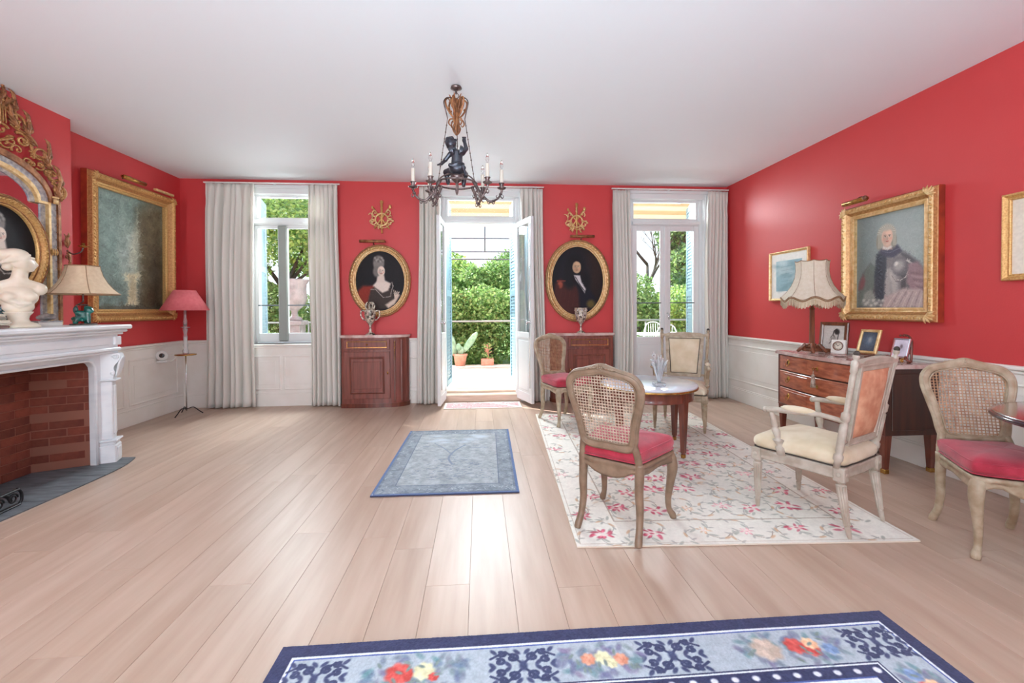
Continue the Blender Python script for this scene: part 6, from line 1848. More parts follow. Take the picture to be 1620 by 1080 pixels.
# ============================================================ CHANDELIER
cx, cy = -.172, 3.47
chd = thing('chandelier', 'bronze chandelier with putto, gilt crown and candle arms hanging from ceiling', 'chandelier', (cx, cy, 0))
mb = MB().lathe([(.0, 3.045), (.04, 3.044), (.045, 3.03), (.02, 3.018), (.008, 3.01), (.008, 2.985)], 16)
mb.tube([(.02 * math.cos(a), 0, 2.972 + .02 * math.sin(a)) for a in [2 * PI * i / 12 for i in range(12)]], .004, 6, closed=True)
mb.build('ceiling_hook', 'bronze', chd)
# gilt crown of leaves
mb = MB()
mb.lathe([(.012, 2.95), (.03, 2.93), (.018, 2.90), (.022, 2.86), (.028, 2.83), (.018, 2.80), (.024, 2.77), (.012, 2.73), (.010, 2.69), (.004, 2.665)], 14)
for k in range(6):
    a = 2 * PI * k / 6 + .25; ca, sa = math.cos(a), math.sin(a)
    # open C scrolls and small leaves, pierced
    P = [(.018 * ca, .018 * sa, 2.80), (.05 * ca, .05 * sa, 2.83), (.078 * ca, .078 * sa, 2.88), (.086 * ca, .086 * sa, 2.925), (.066 * ca, .066 * sa, 2.945), (.052 * ca, .052 * sa, 2.925), (.06 * ca, .06 * sa, 2.91)]
    mb.tube(catmull(P, 4), lerp_list([.005, .007, .008, .007, .006, .004, .003], 4), 6)
    P = [(.02 * ca, .02 * sa, 2.86), (.035 * ca, .035 * sa, 2.90), (.045 * ca, .045 * sa, 2.955), (.058 * ca, .058 * sa, 2.975)]
    mb.tube(catmull(P, 4), lerp_list([.004, .009, .006, .002], 4), 6)
    P = [(.02 * ca, .02 * sa, 2.79), (.05 * ca, .05 * sa, 2.785), (.062 * ca, .062 * sa, 2.755), (.045 * ca, .045 * sa, 2.735), (.034 * ca, .034 * sa, 2.755)]
    mb.tube(catmull(P, 4), lerp_list([.004, .006, .006, .004, .002], 4), 6)
    P = [(.015 * ca, .015 * sa, 2.76), (.03 * ca, .03 * sa, 2.72), (.022 * ca, .022 * sa, 2.69), (.006 * ca, .006 * sa, 2.665)]
    mb.tube(catmull(P, 4), lerp_list([.003, .006, .005, .002], 4), 5)
    mb.ball((.064 * ca, .064 * sa, 2.87), .009, 6)
mb.build('leaf_crown', 'gilt_dark', chd)
mb = MB()
for k in range(3):
    a = math.radians((90, 207, 333)[k]); ca, sa = math.cos(a), math.sin(a)
    P = [(.03 * ca, .03 * sa, 2.95), (.08 * ca, .08 * sa, 2.94), (.105 * ca, .105 * sa, 2.90), (.09 * ca, .09 * sa, 2.84), (.075 * ca, .075 * sa, 2.78)]
    mb.tube(catmull(P, 4), .0045, 6)
mb.build('crown_wire', 'bronze', chd)
# three hanging rods from the crown to the ring
R0 = .155
for k in range(3):
    a = math.radians((90, 207, 333)[k]); ca, sa = math.cos(a), math.sin(a)
    mb = MB(); N = 9
    for i in range(N):
        t0, t1 = i / N, (i + 1) / N
        A = Vector((.075 * ca, .075 * sa, 2.78)).lerp(Vector((R0 * ca, R0 * sa, 2.29)), t0); B = Vector((.075 * ca, .075 * sa, 2.78)).lerp(Vector((R0 * ca, R0 * sa, 2.29)), t1)
        mb.tube([tuple(A), tuple(B)], .0032, 6); mb.ball(tuple(B), .0062, 6)
    mb.build('hanging_rod', 'bronze', chd)
# curved yoke under the putto and drop finial
mb = MB()
for k in range(3):
    a = math.radians((90, 207, 333)[k]); ca, sa = math.cos(a), math.sin(a)
    mb.tube(catmull([(0, 0, 2.345), (.06 * ca, .06 * sa, 2.355), (.12 * ca, .12 * sa, 2.325), (R0 * ca, R0 * sa, 2.29)], 5), .006, 7)
mb.lathe([(.002, 2.195), (.010, 2.21), (.014, 2.24), (.008, 2.26), (.012, 2.29), (.035, 2.31), (.055, 2.335), (.05, 2.35), (.0, 2.355)], 14)
mb.build('yoke', 'bronze', chd)
# putto, seen from behind: seated, left arm low, right arm raised
pz = [('e', (0, 0, .05), (.058, .05, .045)), ('c', (0, .0, .06), (.004, 0, .16), .046, .042), ('e', (.0, .0, .17), (.055, .036, .032)), ('c', (0, 0, .17), (-.028, 0, .215), .022, .02),
      ('e', (-.045, 0, .245), (.042, .043, .046)), ('e', (-.06, -.01, .262), (.034, .036, .034)), ('e', (-.05, -.036, .235), (.012, .014, .012)),
      ('c', (.048, 0, .175), (.075, -.01, .215), .019, .016), ('c', (.075, -.01, .215), (.062, -.02, .27), .016, .013), ('e', (.058, -.022, .285), (.016, .013, .018)),
      ('c', (-.05, 0, .17), (-.088, -.01, .125), .018, .016), ('c', (-.088, -.01, .125), (-.12, -.03, .10), .015, .012), ('e', (-.128, -.034, .098), (.014, .012, .011)),
      ('c', (-.03, -.02, .045), (-.085, -.06, .04), .034, .028), ('c', (.03, -.02, .045), (.06, -.075, .03), .034, .028), ('c', (-.085, -.06, .04), (-.075, -.07, -.03), .024, .016), ('c', (.06, -.075, .03), (.05, -.08, -.045), .024, .016), ('e', (-.074, -.085, -.04), (.014, .024, .011)), ('e', (.05, -.095, -.055), (.014, .024, .011)),
      ('e', (0, .0, .075), (.064, .054, .020), (.1, .25, 0)), ('c', (-.05, .03, .07), (.06, .035, .05), .016, .014), ('c', (.05, .04, .06), (.07, .05, -.01), .014, .008)]
for k in range(16):
    a_ = k * 2.4; pz.append(('e', (-.048 + .040 * math.cos(a_) * (.5 + .5 * (k % 3) / 2), .012 + .02 * math.sin(a_ * 1.3), .262 + .028 * math.sin(a_)), (.014, .014, .012)))
for k in range(4): pz.append(('c', (.058 + .004 * (k - 1.5), -.024, .29), (.058 + .010 * (k - 1.5), -.032, .316), .0042, .0032)); pz.append(('c', (-.132, -.036 + .004 * (k - 1.5), .097), (-.156, -.044 + .008 * (k - 1.5), .094), .0042, .0032))
pz = [tuple([p[0], (-p[1][0],) + tuple(p[1][1:])] + ([(-p[2][0],) + tuple(p[2][1:])] if 'c' in p[0] else [p[2]]) + list(p[3:])) for p in pz]
sculpt('putto', pz, 'putto', chd, (.0, 0, 2.35), PI, res=120, k=.007)
mb = MB()
for s in (-1, 1):
    for k in range(5): leafblade(mb, s * .02, 2.50 + .004 * k, PI / 2 - s * (.5 + .22 * k), .075 - .006 * k, .009, -.040, s * .3)
mb.build('wing', 'putto', chd)
# two clusters of candle arms on a ring, as in the picture: left pair, right three, one hidden
mb = MB().tube([(R0 * math.cos(2 * PI * i / 36), R0 * math.sin(2 * PI * i / 36), 2.285) for i in range(36)], .007, 8, closed=True)
mb.build('ring', 'bronze', chd)
ANG = [176, 214, 148, 4, -28, 38]
LEN = [.345, .23, .27, .355, .27, .26]
for k in range(6):
    a = math.radians(ANG[k]); ca, sa = math.cos(a), math.sin(a); L = LEN[k]
    def pt(r, z): return (r * ca, r * sa, z)
    P = [pt(R0 - .01, 2.29), pt(R0 + .03, 2.22), pt(R0 + (L - R0) * .5, 2.155), pt(L - .03, 2.18), pt(L, 2.235), pt(L, 2.25)]
    arm = MB().tube(catmull(P, 5), lerp_list([.012, .011, .010, .008, .009, .010], 5), 8)
    for i, t_ in enumerate((.25, .5, .75)):
        q_ = catmull(P, 5)[int(25 * t_)]; arm.ball(q_, (.015, .015, .011), 8)
    arm = arm.build('candle_arm', 'bronze', chd)
    mb = MB()
    for s in (-1, 1):
        for i, t_ in enumerate((.2, .45, .7)):
            q_ = catmull(P, 5)[int(25 * t_)]
            e_ = Vector((ca, sa, 0)) * .03 * s
            mb.tube(catmull([q_, (q_[0] + e_.x * .6, q_[1] + e_.y * .6, q_[2] - .02), (q_[0] + e_.x, q_[1] + e_.y, q_[2] - .005), (q_[0] + e_.x * .7, q_[1] + e_.y * .7, q_[2] + .006)], 3), lerp_list([.006, .005, .003, .002], 3), 5)
    mb.build('arm_leaf', 'bronze', arm)
    T = Matrix.Translation((L * ca, L * sa, 0))
    MB().lathe([(.006, 2.245), (.032, 2.258), (.038, 2.266), (.034, 2.264), (.014, 2.262), (.018, 2.275), (.015, 2.285), (.022, 2.298), (.024, 2.302), (.0, 2.30)], 14, T).build('candle_cup', 'bronze', arm)
    MB().lathe([(.015, 2.298), (.016, 2.305), (.0145, 2.31), (.0145, 2.405), (.010, 2.41), (0, 2.41)], 12, T).build('candle_sleeve', 'candle', arm)
    MB().lathe([(.006, 2.41), (.006, 2.42), (.013, 2.435), (.014, 2.448), (.008, 2.468), (.002, 2.488)], 10, T).build('bulb', 'bulb', arm)
# ============================================================ RUGS
def rug(label, w, h, loc, rz, nx, bg, paint, name='rug', thick=.010, fringe=False, quad=None):
    t = thing(name, label, 'rug', (loc[0], loc[1], .0), rz)
    c = Canvas(w, h, nx, bg); paint(c)
    nz = np.random.RandomState(5).rand(c.ny, c.nx)
    lum = c.a.mean(2) / 255
    rel = thick + .0012 * (nz - .5) + .0012 * (1 - lum)
    # gentle waves near the rim
    rel += .0010 * np.sin(c.X * 9 + 1) * np.sin(c.Y * 7)
    link('pile', c.mesh('pile', M['rug'], 'XY', rel), t)
    MB().box(-w / 2 - .001, w / 2 + .001, -h / 2 - .001, h / 2 + .001, .0005, thick - .0015, .002).build('backing', 'book_b' if bg[0] > 200 else 'rug_edge', t)
    return t
M['rug_edge'] = mat('navy_selvedge', rgb(60, 66, 96), .9)
def flower(c, x, y, r, col, rot, k=0):
    lt = tuple(min(255, v + 55) for v in col)
    q = random.Random(int(x * 977 + y * 613)); sx = q.uniform(.9, 1.35); sy = q.uniform(.6, .95); n = q.choice((5, 6, 7, 8))
    for j in range(n):
        a = rot + j * 2 * PI / n + q.uniform(-.25, .25); rr = r * q.uniform(.6, .95)
        c.ell(x + sx * rr * math.cos(a), y + sy * rr * math.sin(a), r * q.uniform(.26, .48), r * q.uniform(.10, .22), col, .35, a + q.uniform(-.9, .9), q.uniform(.65, 1))
        if q.random() < .6: c.ell(x + sx * rr * .8 * math.cos(a), y + sy * rr * .8 * math.sin(a), r * .24, r * .10, lt, .4, a, .8)
    c.ell(x, y, .45 * r * sx, .34 * r, (240, 222, 214), .4, 0, .8)
    if q.random() < .5: c.ell(x, y, .2 * r, .14 * r, col, .5, 0, .8)
def vine(c, pts, wd, col): c.line([(p[0], p[1]) for p in catmull([(a, b, 0) for a, b in pts], 6)], wd, col, .85)
def paint_flowers(c):
    w, h = c.w, c.h; r = random.Random(21)
    brown = (156, 138, 122); sage = (166, 168, 156); rose = (184, 50, 78); pink = (222, 148, 156); tan = (202, 164, 130); grey = (170, 166, 158)
    def scatter(x0, x1, y0, y1, nx_, ny_, jit, big):
        cw, chh = (x1 - x0) / nx_, (y1 - y0) / ny_
        for i in range(nx_):
            for j in range(ny_):
                x = x0 + cw * (i + .5 + r.uniform(-jit, jit) + (.25 if j % 2 else -.25)); y = y0 + chh * (j + .5 + r.uniform(-jit, jit))
                a = r.random() * 6.28; L = big * 2.4
                for q_ in range(3):
                    b = a + q_ * 2.1
                    P = [(x, y), (x + L * .4 * math.cos(b), y + L * .4 * math.sin(b)), (x + L * .8 * math.cos(b + .5), y + L * .8 * math.sin(b + .5)), (x + L * math.cos(b + 1.1), y + L * math.sin(b + 1.1))]
                    vine(c, P, .006, brown if q_ % 2 else grey)
                    for z_ in (1, 2, 3):
                        c.ell(P[z_][0] + .02 * math.cos(b + 1.5), P[z_][1] + .02 * math.sin(b + 1.5), .026, .009, sage if z_ % 2 else tan, .3, b + .9 * z_, .85)
                        c.ell(P[z_][0] - .018 * math.cos(b + 1.5), P[z_][1] - .018 * math.sin(b + 1.5), .020, .007, grey, .3, b - .8 * z_, .8)
                m = (i * 7 + j * 3) % 5
                if m in (0, 2): flower(c, x, y, big * 1.0, rose, a)
                elif m == 1: flower(c, x, y, big * .72, pink, a)
                elif m == 3: flower(c, x, y, big * .85, (196, 70, 92), a)
                else: flower(c, x, y, big * .6, tan, a)
    scatter(.30, w - .30, .30, h - .30, 6, 9, .16, .068)
    bw = .27
    for (x0, x1, y0, y1) in ((0, bw, 0, h), (w - bw, w, 0, h)): c.rect(x0, x1, y0, y1, (240, 236, 226), .6)
    scatter(.03, bw - .03, .15, h - .1, 1, 8, .12, .055); scatter(w - bw + .03, w - .03, .15, h - .1, 1, 8, .12, .055)
    scatter(.1, w - .1, .03, bw - .03, 6, 1, .12, .062); scatter(.1, w - .1, h - bw + .03, h - .03, 6, 1, .12, .055)
    for (a, b) in (((bw, bw), (w - bw, bw)), ((w - bw, bw), (w - bw, h - bw)), ((w - bw, h - bw), (bw, h - bw)), ((bw, h - bw), (bw, bw))): c.line([a, b], .010, (176, 160, 144)); 
    e = .022
    for (a, b) in (((e, e), (w - e, e)), ((w - e, e), (w - e, h - e)), ((w - e, h - e), (e, h - e)), ((e, h - e), (e, e))): c.line([a, b], .006, (190, 172, 154))
    c.noise(5, 60, 3); c.noise(5, 200, 4)
# the flowered rug is laid slightly askew
t = rug('large cream rug with red and pink flowers under the chairs and table', 1.90, 2.96, (1.545, 3.735, 0), math.radians(-3.0), 520, (224, 219, 208), paint_flowers)
def paint_blue(c):
    w, h = c.w, c.h
    pale = (158, 166, 170); mid = (112, 124, 136); dk = (74, 90, 116)
    c.rect(0, w, 0, h, mid); c.rect(.035, w - .035, .035, h - .035, (130, 141, 150)); 
    c.rect(.14, w - .14, .16, h - .14, pale)
    c.noise(16, 26, 3); c.noise(10, 70, 4)
    for (x0, x1, y0, y1) in ((0, .022, 0, h), (w - .022, w, 0, h), (0, w, 0, .02)): c.rect(x0, x1, y0, y1, (76, 104, 156), .8)
    for (a, b) in (((.14, .16), (w - .14, .16)), ((w - .14, .16), (w - .14, h - .14)), ((w - .14, h - .14), (.14, h - .14)), ((.14, h - .14), (.14, .16))): c.line([a, b], .007, dk, .8)
    r = random.Random(4)
    for k in range(160):   # rocky foot of the woven tree
        x = w * (.5 + .36 * r.gauss(0, .5)); y = h * (.16 + .16 * r.random() * math.exp(-((x / w - .5) / .3) ** 2) * 2)
        c.line([(x, y), (x + r.uniform(-.03, .05), y + r.uniform(-.01, .02))], .006, (88, 104, 128), .7)
    vine(c, [(w*.50, h*.36), (w*.46, h*.46), (w*.50, h*.58), (w*.58, h*.68)], .018, (116, 132, 152))
    vine(c, [(w*.49, h*.5), (w*.40, h*.62), (w*.30, h*.72)], .010, (120, 136, 156))
    for k in range(70):
        x = w * r.uniform(.18, .84); y = h * r.choice((r.uniform(.62, .68), r.uniform(.74, .80), r.uniform(.84, .90)))
        c.line([(x, y), (x + .05, y + r.uniform(-.012, .012))], .007, (112, 128, 150), .7)
    for k in range(12): c.ell(w * r.uniform(.25, .75), h * r.uniform(.70, .88), .06, .03, (186, 200, 210), .5, 0, .7)
    for k in range(260):
        e_ = r.choice((0, 1, 2, 3)); 
        x, y = [(r.uniform(.03, .13), r.uniform(0, h)), (w - r.uniform(.03, .13), r.uniform(0, h)), (r.uniform(0, w), r.uniform(.03, .14)), (r.uniform(0, w), h - r.uniform(.03, .13))][e_]
        c.line([(x, y), (x + r.uniform(-.025, .025), y + r.uniform(-.03, .03))], .006, dk if k % 2 else (196, 206, 214), .6)
    c.noise(7, 160, 8)
rug('faded blue-grey rug lying in front of the open garden door', 1.035, 1.60, (-.232, 3.845, 0), math.radians(-1.0), 330, (150, 168, 188), paint_blue)
def paint_navy(c):
    w, h = c.w, c.h
    navy = (44, 50, 88); lt = (174, 184, 192); mid = (146, 164, 190); white = (226, 232, 238)
    c.rect(0, w, 0, h, navy); b = .055
    c.rect(b, w - b, b, h - b, white); c.rect(b + .010, w - b - .010, b + .010, h - b - .010, (70, 90, 160)); c.rect(b + .016, w - b - .016, b + .016, h - b - .016, lt)
    g0, g1 = .255, .305
    c.rect(g0 - .012, w - g0 + .012, g0 - .012, h - g0 + .012, navy); c.rect(g0 - .006, w - g0 + .006, g0 - .006, h - g0 + .006, white)
    c.rect(g0, w - g0, g0, h - g0, navy); c.rect(g1, w - g1, g1, h - g1, (70, 90, 150)); c.rect(g1 + .006, w - g1 - .006, g1 + .006, h - g1 - .006, white); c.rect(g1 + .012, w - g1 - .012, g1 + .012, h - g1 - .012, (212, 222, 226))
    gm = (g0 + g1) / 2
    n = int((w - 2 * gm) / .075)
    for k in range(n + 1):
        x = gm + (w - 2 * gm) * k / n
        for y in (gm, h - gm): c.ell(x, y, .013, .011, (224, 226, 232), .25)
    n = int((h - 2 * gm) / .075)
    for k in range(n + 1):
        y = gm + (h - 2 * gm) * k / n
        for x in (gm, w - gm): c.ell(x, y, .011, .013, (224, 226, 232), .25)
    r = random.Random(2)
    def arab(cx_, cy_, W_, H_):   # navy arabesque of scrolls
        for sx in (-1, 1):
            for sy in (-1, 1):
                for (ox, oy, rr, tu) in ((.30, .50, .20, 1.1), (.68, .30, .17, 1.0), (.62, .74, .15, 1.0)):
                    pts = []
                    for i in range(16):
                        tt = i / 15; a = 1.2 + 2 * PI * tu * tt; q_ = rr * (1 - .75 * tt)
                        pts.append((cx_ + sx * W_ * (ox + q_ * math.cos(a)), cy_ + sy * H_ * (oy + q_ * 1.2 * math.sin(a))))
                    c.line(pts, .011, (52, 60, 96)); c.ell(pts[-1][0], pts[-1][1], .009, .009, (52, 60, 96), .3)
                c.line([(cx_, cy_ + sy * H_ * .1), (cx_ + sx * W_ * .5, cy_ + sy * H_ * .9), (cx_ + sx * W_ * .95, cy_ + sy * H_ * .5)], .010, (52, 60, 96))
                for q_ in ((.15, .85), (.85, .9), (.45, .15), (.9, .1)): c.ell(cx_ + sx * W_ * q_[0], cy_ + sy * H_ * q_[1], .016, .008, (60, 68, 104), .3, sx * sy * .8)
        c.ell(cx_, cy_, W_ * .12, H_ * .3, (60, 68, 104), .3)
    def cart(cx_, cy_, W_, H_, kind, vert=False):   # blue-grey cartouche with fruit and flowers
        n_ = 60
        for k in range(n_):
            x = cx_ + r.uniform(-1, 1) * W_; y = cy_ + r.uniform(-1, 1) * H_ * math.sqrt(max(0, 1 - ((x - cx_) / W_) ** 4))
            c.ell(x, y, .022, .010, (116 + r.randint(-14, 20), 128 + r.randint(-12, 20), 150), .5, r.random() * 3, .85)
        red, org, yel, blu, grn = (196, 66, 58), (212, 138, 108), (214, 208, 164), (110, 136, 176), (124, 140, 134)
        C_ = [[(-.35, 0, red, .05), (-.22, -.12, red, .035), (.15, .05, yel, .042), (.35, -.3, red, .02)], [(-.3, .1, org, .03), (.05, .15, yel, .035), (.45, 0, org, .03), (.2, -.2, yel, .025)], [(-.5, 0, (190, 168, 150), .06), (.1, .1, red, .042), (.34, -.15, red, .038), (.42, .2, (232, 180, 140), .032), (.72, -.2, blu, .03)]][kind]
        for (a, b_, col, rr) in C_:
            x, y = cx_ + (a * W_ if not vert else b_ * W_), cy_ + (b_ * H_ if not vert else a * H_)
            for j in range(7):
                q_ = j * .9; c.ell(x + rr * .5 * math.cos(q_), y + rr * .5 * math.sin(q_), rr * .45, rr * .35, tuple(min(255, v_ + 14 * (j % 3)) for v_ in col), .35, q_)
        for k in range(10): c.ell(cx_ + r.uniform(-.9, .9) * W_, cy_ + r.uniform(-.8, .8) * H_, .014, .006, grn, .4, r.random() * 3)
    ym = (b + g0) / 2 + .005; hh = .075
    for y in (h - ym, ym):
        arab(.17, y, .11, hh); arab(w - .17, y, .11, hh); arab(w * .372, y, .125, hh); arab(w * .60, y, .125, hh)
        cart(w * .215, y, .18, hh, 0); cart(w * .49, y, .16, hh, 1); cart(w * .79, y, .20, hh, 2)
    for x in (w - ym, ym):
        for q_, kd in ((.75, 2), (.28, 0)): cart(x, h * q_, hh, .16, kd, True)
        arab(x, h * .52, hh, .11)
    # garden scene in the field
    for k in range(40):
        x = w * (.63 + .16 * r.uniform(-1, 1)); y = h - g1 - .05 - .10 * r.random() ** 1.4
        c.ell(x, y, .030, .014, r.choice([(72, 140, 82), (96, 160, 96), (54, 112, 84)]), .35, r.random() * 3)
    for k in range(30):
        x = w * (.76 + .06 * r.uniform(-1, 1)); y = h - g1 - .10 - .08 * r.random(); c.line([(x, y), (x + .05, y - .02)], .010, (70, 96, 112))
    for k in range(26):
        x = w * (.50 + .10 * r.uniform(-1, 1)); y = h - g1 - .06 - .12 * r.random(); c.line([(x, y), (x + r.uniform(-.04, .05), y + r.uniform(-.03, .03))], .008, r.choice([(150, 136, 120), (120, 160, 128), (186, 168, 140)]))
    c.ell(w*.66, h - g1 - .035, .024, .020, (90, 166, 110), .4); c.ell(w*.665, h - g1 - .035, .010, .008, (220, 226, 210), .4)
    for k in range(60):
        x = w * r.uniform(.2, .8); y = h * r.uniform(.22, .62); c.ell(x, y, .04, .014, r.choice([(150, 176, 170), (120, 150, 150), (196, 190, 168)]), .5, r.random() * 3, .7)
    c.noise(6, 120, 7); c.noise(10, 420, 9)
rug('navy-bordered rug with arabesques and fruit cartouches, nearest the camera', 2.435, 1.70, (.4615, 1.705 - .85, 0), 0, 760, (200, 210, 220), paint_navy, thick=.012)
def paint_mat(c):
    w, h = c.w, c.h; r = random.Random(6)
    c.rect(.03, w - .03, .03, h - .03, (206, 158, 158))
    for k in range(130): 
        x, y = r.uniform(.04, w - .04), r.uniform(.04, h - .04); c.line([(x, y), (x + r.uniform(-.02, .02), y + r.uniform(-.05, .05))], .009, r.choice([(206, 120, 124), (236, 220, 212), (176, 96, 104), (216, 160, 156)]), .8)
    c.noise(10, 40, 2); c.noise(8, 120, 3)
rug('small worn pink mat at the threshold of the open garden door', 1.02, .36, (.035, 5.835, 0), 0, 200, (236, 224, 216), paint_mat, 'door_mat', .007)
# ============================================================ TERRACE AND GARDEN
TZ = .10
g = MB().box(-16, 16, YB + WT, 9.05, -.2, TZ).build('terrace', 'terrace'); g['kind'] = 'structure'
k_ = MB().box(-16, 16, 8.82, 9.06, TZ, TZ + .04, .01).build('terrace_kerb', 'terrace'); k_['kind'] = 'structure'
g = MB().box(-40, 40, 9.05, 60, -.3, -.02).build('garden_ground', 'lawn'); g['kind'] = 'structure'

def leaves(name, N, sampler, size, palette, parent, seed, flat=.6):
    r = np.random.RandomState(seed)
    P, Nrm = sampler(N, r)
    d = r.normal(size=(N, 3)); d[:, 2] *= .6; d /= np.linalg.norm(d, axis=1)[:, None] + 1e-9
    n = Nrm * flat + r.normal(size=(N, 3)) * .6; n /= np.linalg.norm(n, axis=1)[:, None] + 1e-9
    u = d - n * (d * n).sum(1)[:, None]; u /= np.linalg.norm(u, axis=1)[:, None] + 1e-9
    v = np.cross(n, u)
    s = size * (.6 + .8 * r.rand(N))[:, None]
    V = np.stack([P, P + u * s * .5 + v * s * .28 + n * s * .06, P + u * s, P + u * s * .5 - v * s * .28 + n * s * .06], 1).reshape(-1, 3)
    F = np.arange(4 * N).reshape(N, 4)
    pal = np.array([[lin(c) for c in p] for p in palette]); c = pal[r.randint(0, len(pal), N)] * (.75 + .5 * r.rand(N))[:, None]
    o = link(name, fastmesh(name, V, F, M['leaf'], np.repeat(c, 4, 0)), parent); o['kind'] = 'stuff'
    return o
def blob_sampler(blobs):
    vol = np.array([b[3] * b[4] * b[5] for b in blobs]) ** .67; vol /= vol.sum()
    def f(N, r):
        k = r.choice(len(blobs), N, p=vol); B = np.array(blobs)[k]
        d = r.normal(size=(N, 3)); d /= np.linalg.norm(d, axis=1)[:, None]
        rad = (1 - .35 * r.rand(N) ** 2)[:, None] * (1 + .12 * np.sin(d[:, :1] * 9 + k[:, None]) * np.sin(d[:, 2:] * 8))
        return B[:, :3] + d * B[:, 3:6] * rad, d
    return f
GREEN = [(146, 178, 104), (126, 164, 92), (170, 196, 126), (108, 146, 82)]
LIME = [(190, 212, 116), (168, 200, 104), (206, 220, 140)]
DARK = [(100, 132, 96), (116, 146, 104), (84, 114, 84)]
def tree(name, label, x, y, h, crown, N, size, pal, seed, cat='tree', trunk=.12, group=None):
    t = thing(name, label, cat, (x, y, -.02), 0, group)
    r = random.Random(seed)
    mb = MB().tube(catmull([(0, 0, 0), (.05, .02, h * .3), (-.04, .05, h * .6), (.02, 0, h * .8)], 4), lerp_list([trunk, trunk * .8, trunk * .6, trunk * .3], 4), 8)
    mb.build('trunk', 'bark', t)
    mb = MB()
    for b in crown[:8]: mb.tube([(0, 0, h * .4), (b[0] * .5, b[1] * .5, (h * .4 + b[2]) / 2), (b[0], b[1], b[2])], [trunk * .5, trunk * .3, trunk * .1], 6)
    mb.build('branch', 'bark', t)
    leaves('foliage', N, blob_sampler(crown), size, pal, t, seed)
    return t
# hedge bank behind the terrace: separate bushes
r = random.Random(44)
hp = [(-7.2, 10.6), (-5.9, 10.2), (-4.6, 10.5), (-3.3, 10.1), (-2.1, 10.4), (-.9, 10.05), (.25, 10.2), (1.4, 10.1), (2.6, 10.4), (3.8, 10.2), (5.1, 10.4), (6.4, 10.3), (7.8, 10.6)]
lab = ['bushy green shrub beyond the terrace, far left through the casement window', 'lime green shrub behind the stone urn through the casement window', 'rounded green shrub beyond the urn, casement window centre', 'green shrub right of the urn beyond the terrace', 'green shrub between casement window and open door', 'tall green shrub behind the pot cactus', 'tall green shrub behind the small planter in the open door', 'green shrub at right in the open garden door', 'green shrub hidden between open door and closed door', 'green shrub left of the white garden table', 'green shrub behind the white garden table', 'green shrub beyond the closed glazed door, right pane', 'green shrub far right beyond the closed glazed door']
for i, (x, y) in enumerate(hp):
    hgt = 1.9 + .35 * math.sin(i * 1.7)
    crown = [(r.uniform(-.4, .4), r.uniform(-.2, .3), z_, .75 + r.uniform(-.1, .1), .5, .5) for z_ in (.45, .95, 1.35, hgt - .35)]
    tree('garden_shrub', lab[i], x, y, hgt, crown, 9000 if -5 < x < 6 else 5000, .085, GREEN + (LIME if i % 3 == 1 else []), i, 'shrub', .05)
def crown_of(h, R, n, seed, flat=.75):
    q = random.Random(seed); out = []
    for i in range(n):
        a = q.random() * 6.28; d = R * math.sqrt(q.random()) * .75
        out.append((d * math.cos(a), d * math.sin(a), h * q.uniform(.5, .95), R * .42, R * .42, R * .38 * flat + .2))
    return out
tree('garden_tree', 'tall loose green tree behind the hedge, upper right of the open door', 1.75, 13.2, 4.0, crown_of(3.6, 1.3, 11, 1), 16000, .12, GREEN + DARK, 31)
tree('garden_tree', 'round leafy tree behind the hedge, left part of the open door', -1.7, 12.6, 3.3, crown_of(2.9, 1.4, 9, 2), 14000, .11, GREEN + LIME, 32)
tree('garden_tree', 'round green tree behind the hedge in the middle of the open door', .35, 11.9, 2.75, [(q_[0] * .9, q_[1] * .6, q_[2], q_[3], q_[4], q_[5]) for q_ in crown_of(2.45, 1.1, 10, 12)], 12000, .10, GREEN, 39)
tree('garden_tree', 'bright lime tree filling the casement window behind the urn', -5.1, 11.8, 4.6, crown_of(4.4, 1.7, 12, 3), 18000, .11, LIME + GREEN, 33)
tree('garden_tree', 'darker tree behind the lime tree at right of casement window', -3.7, 13.6, 5.4, crown_of(5.0, 1.2, 8, 4), 10000, .12, DARK + GREEN, 34)
tree('garden_tree', 'dark green tree beyond the closed glazed door beside the blue shutter', 6.0, 11.9, 4.6, crown_of(4.4, 1.2, 10, 5), 14000, .11, DARK + GREEN, 35)
tree('garden_tree', 'mid green tree left of centre far behind the hedge', -8.2, 12.6, 5, crown_of(4.6, 2.0, 10, 6), 9000, .13, GREEN + DARK, 36)
# bare tree in the left pane of the closed door
bt = thing('bare_tree', 'leafless dark tree against the sky in the closed glazed door', 'tree', (4.75, 12.2, -.02))
q = random.Random(8)
mb = MB()
def branch(p, d, L, rad, lev):
    e = [Vector(p)]; dd = Vector(d).normalized(); n_ = 5
    for i in range(n_):
        dd = (dd + Vector((q.uniform(-.25, .25), q.uniform(-.2, .2), q.uniform(-.12, .2)))).normalized(); e.append(e[-1] + dd * L / n_)
    mb.tube([tuple(v) for v in e], [rad * (1 - .6 * i / n_) for i in range(n_ + 1)], 6 if lev < 2 else 4)
    if lev < 4:
        for i in range(3 if lev else 4):
            k = q.randint(2, n_); nd = dd + Vector((q.uniform(-1, 1), q.uniform(-.6, .6), q.uniform(-.1, .9)))
            branch(e[k], nd, L * q.uniform(.55, .75), rad * .5, lev + 1)
branch((0, 0, 0), (0, 0, 1), 2.6, .10, 0)
mb.build('trunk_and_branches', 'bark', bt)

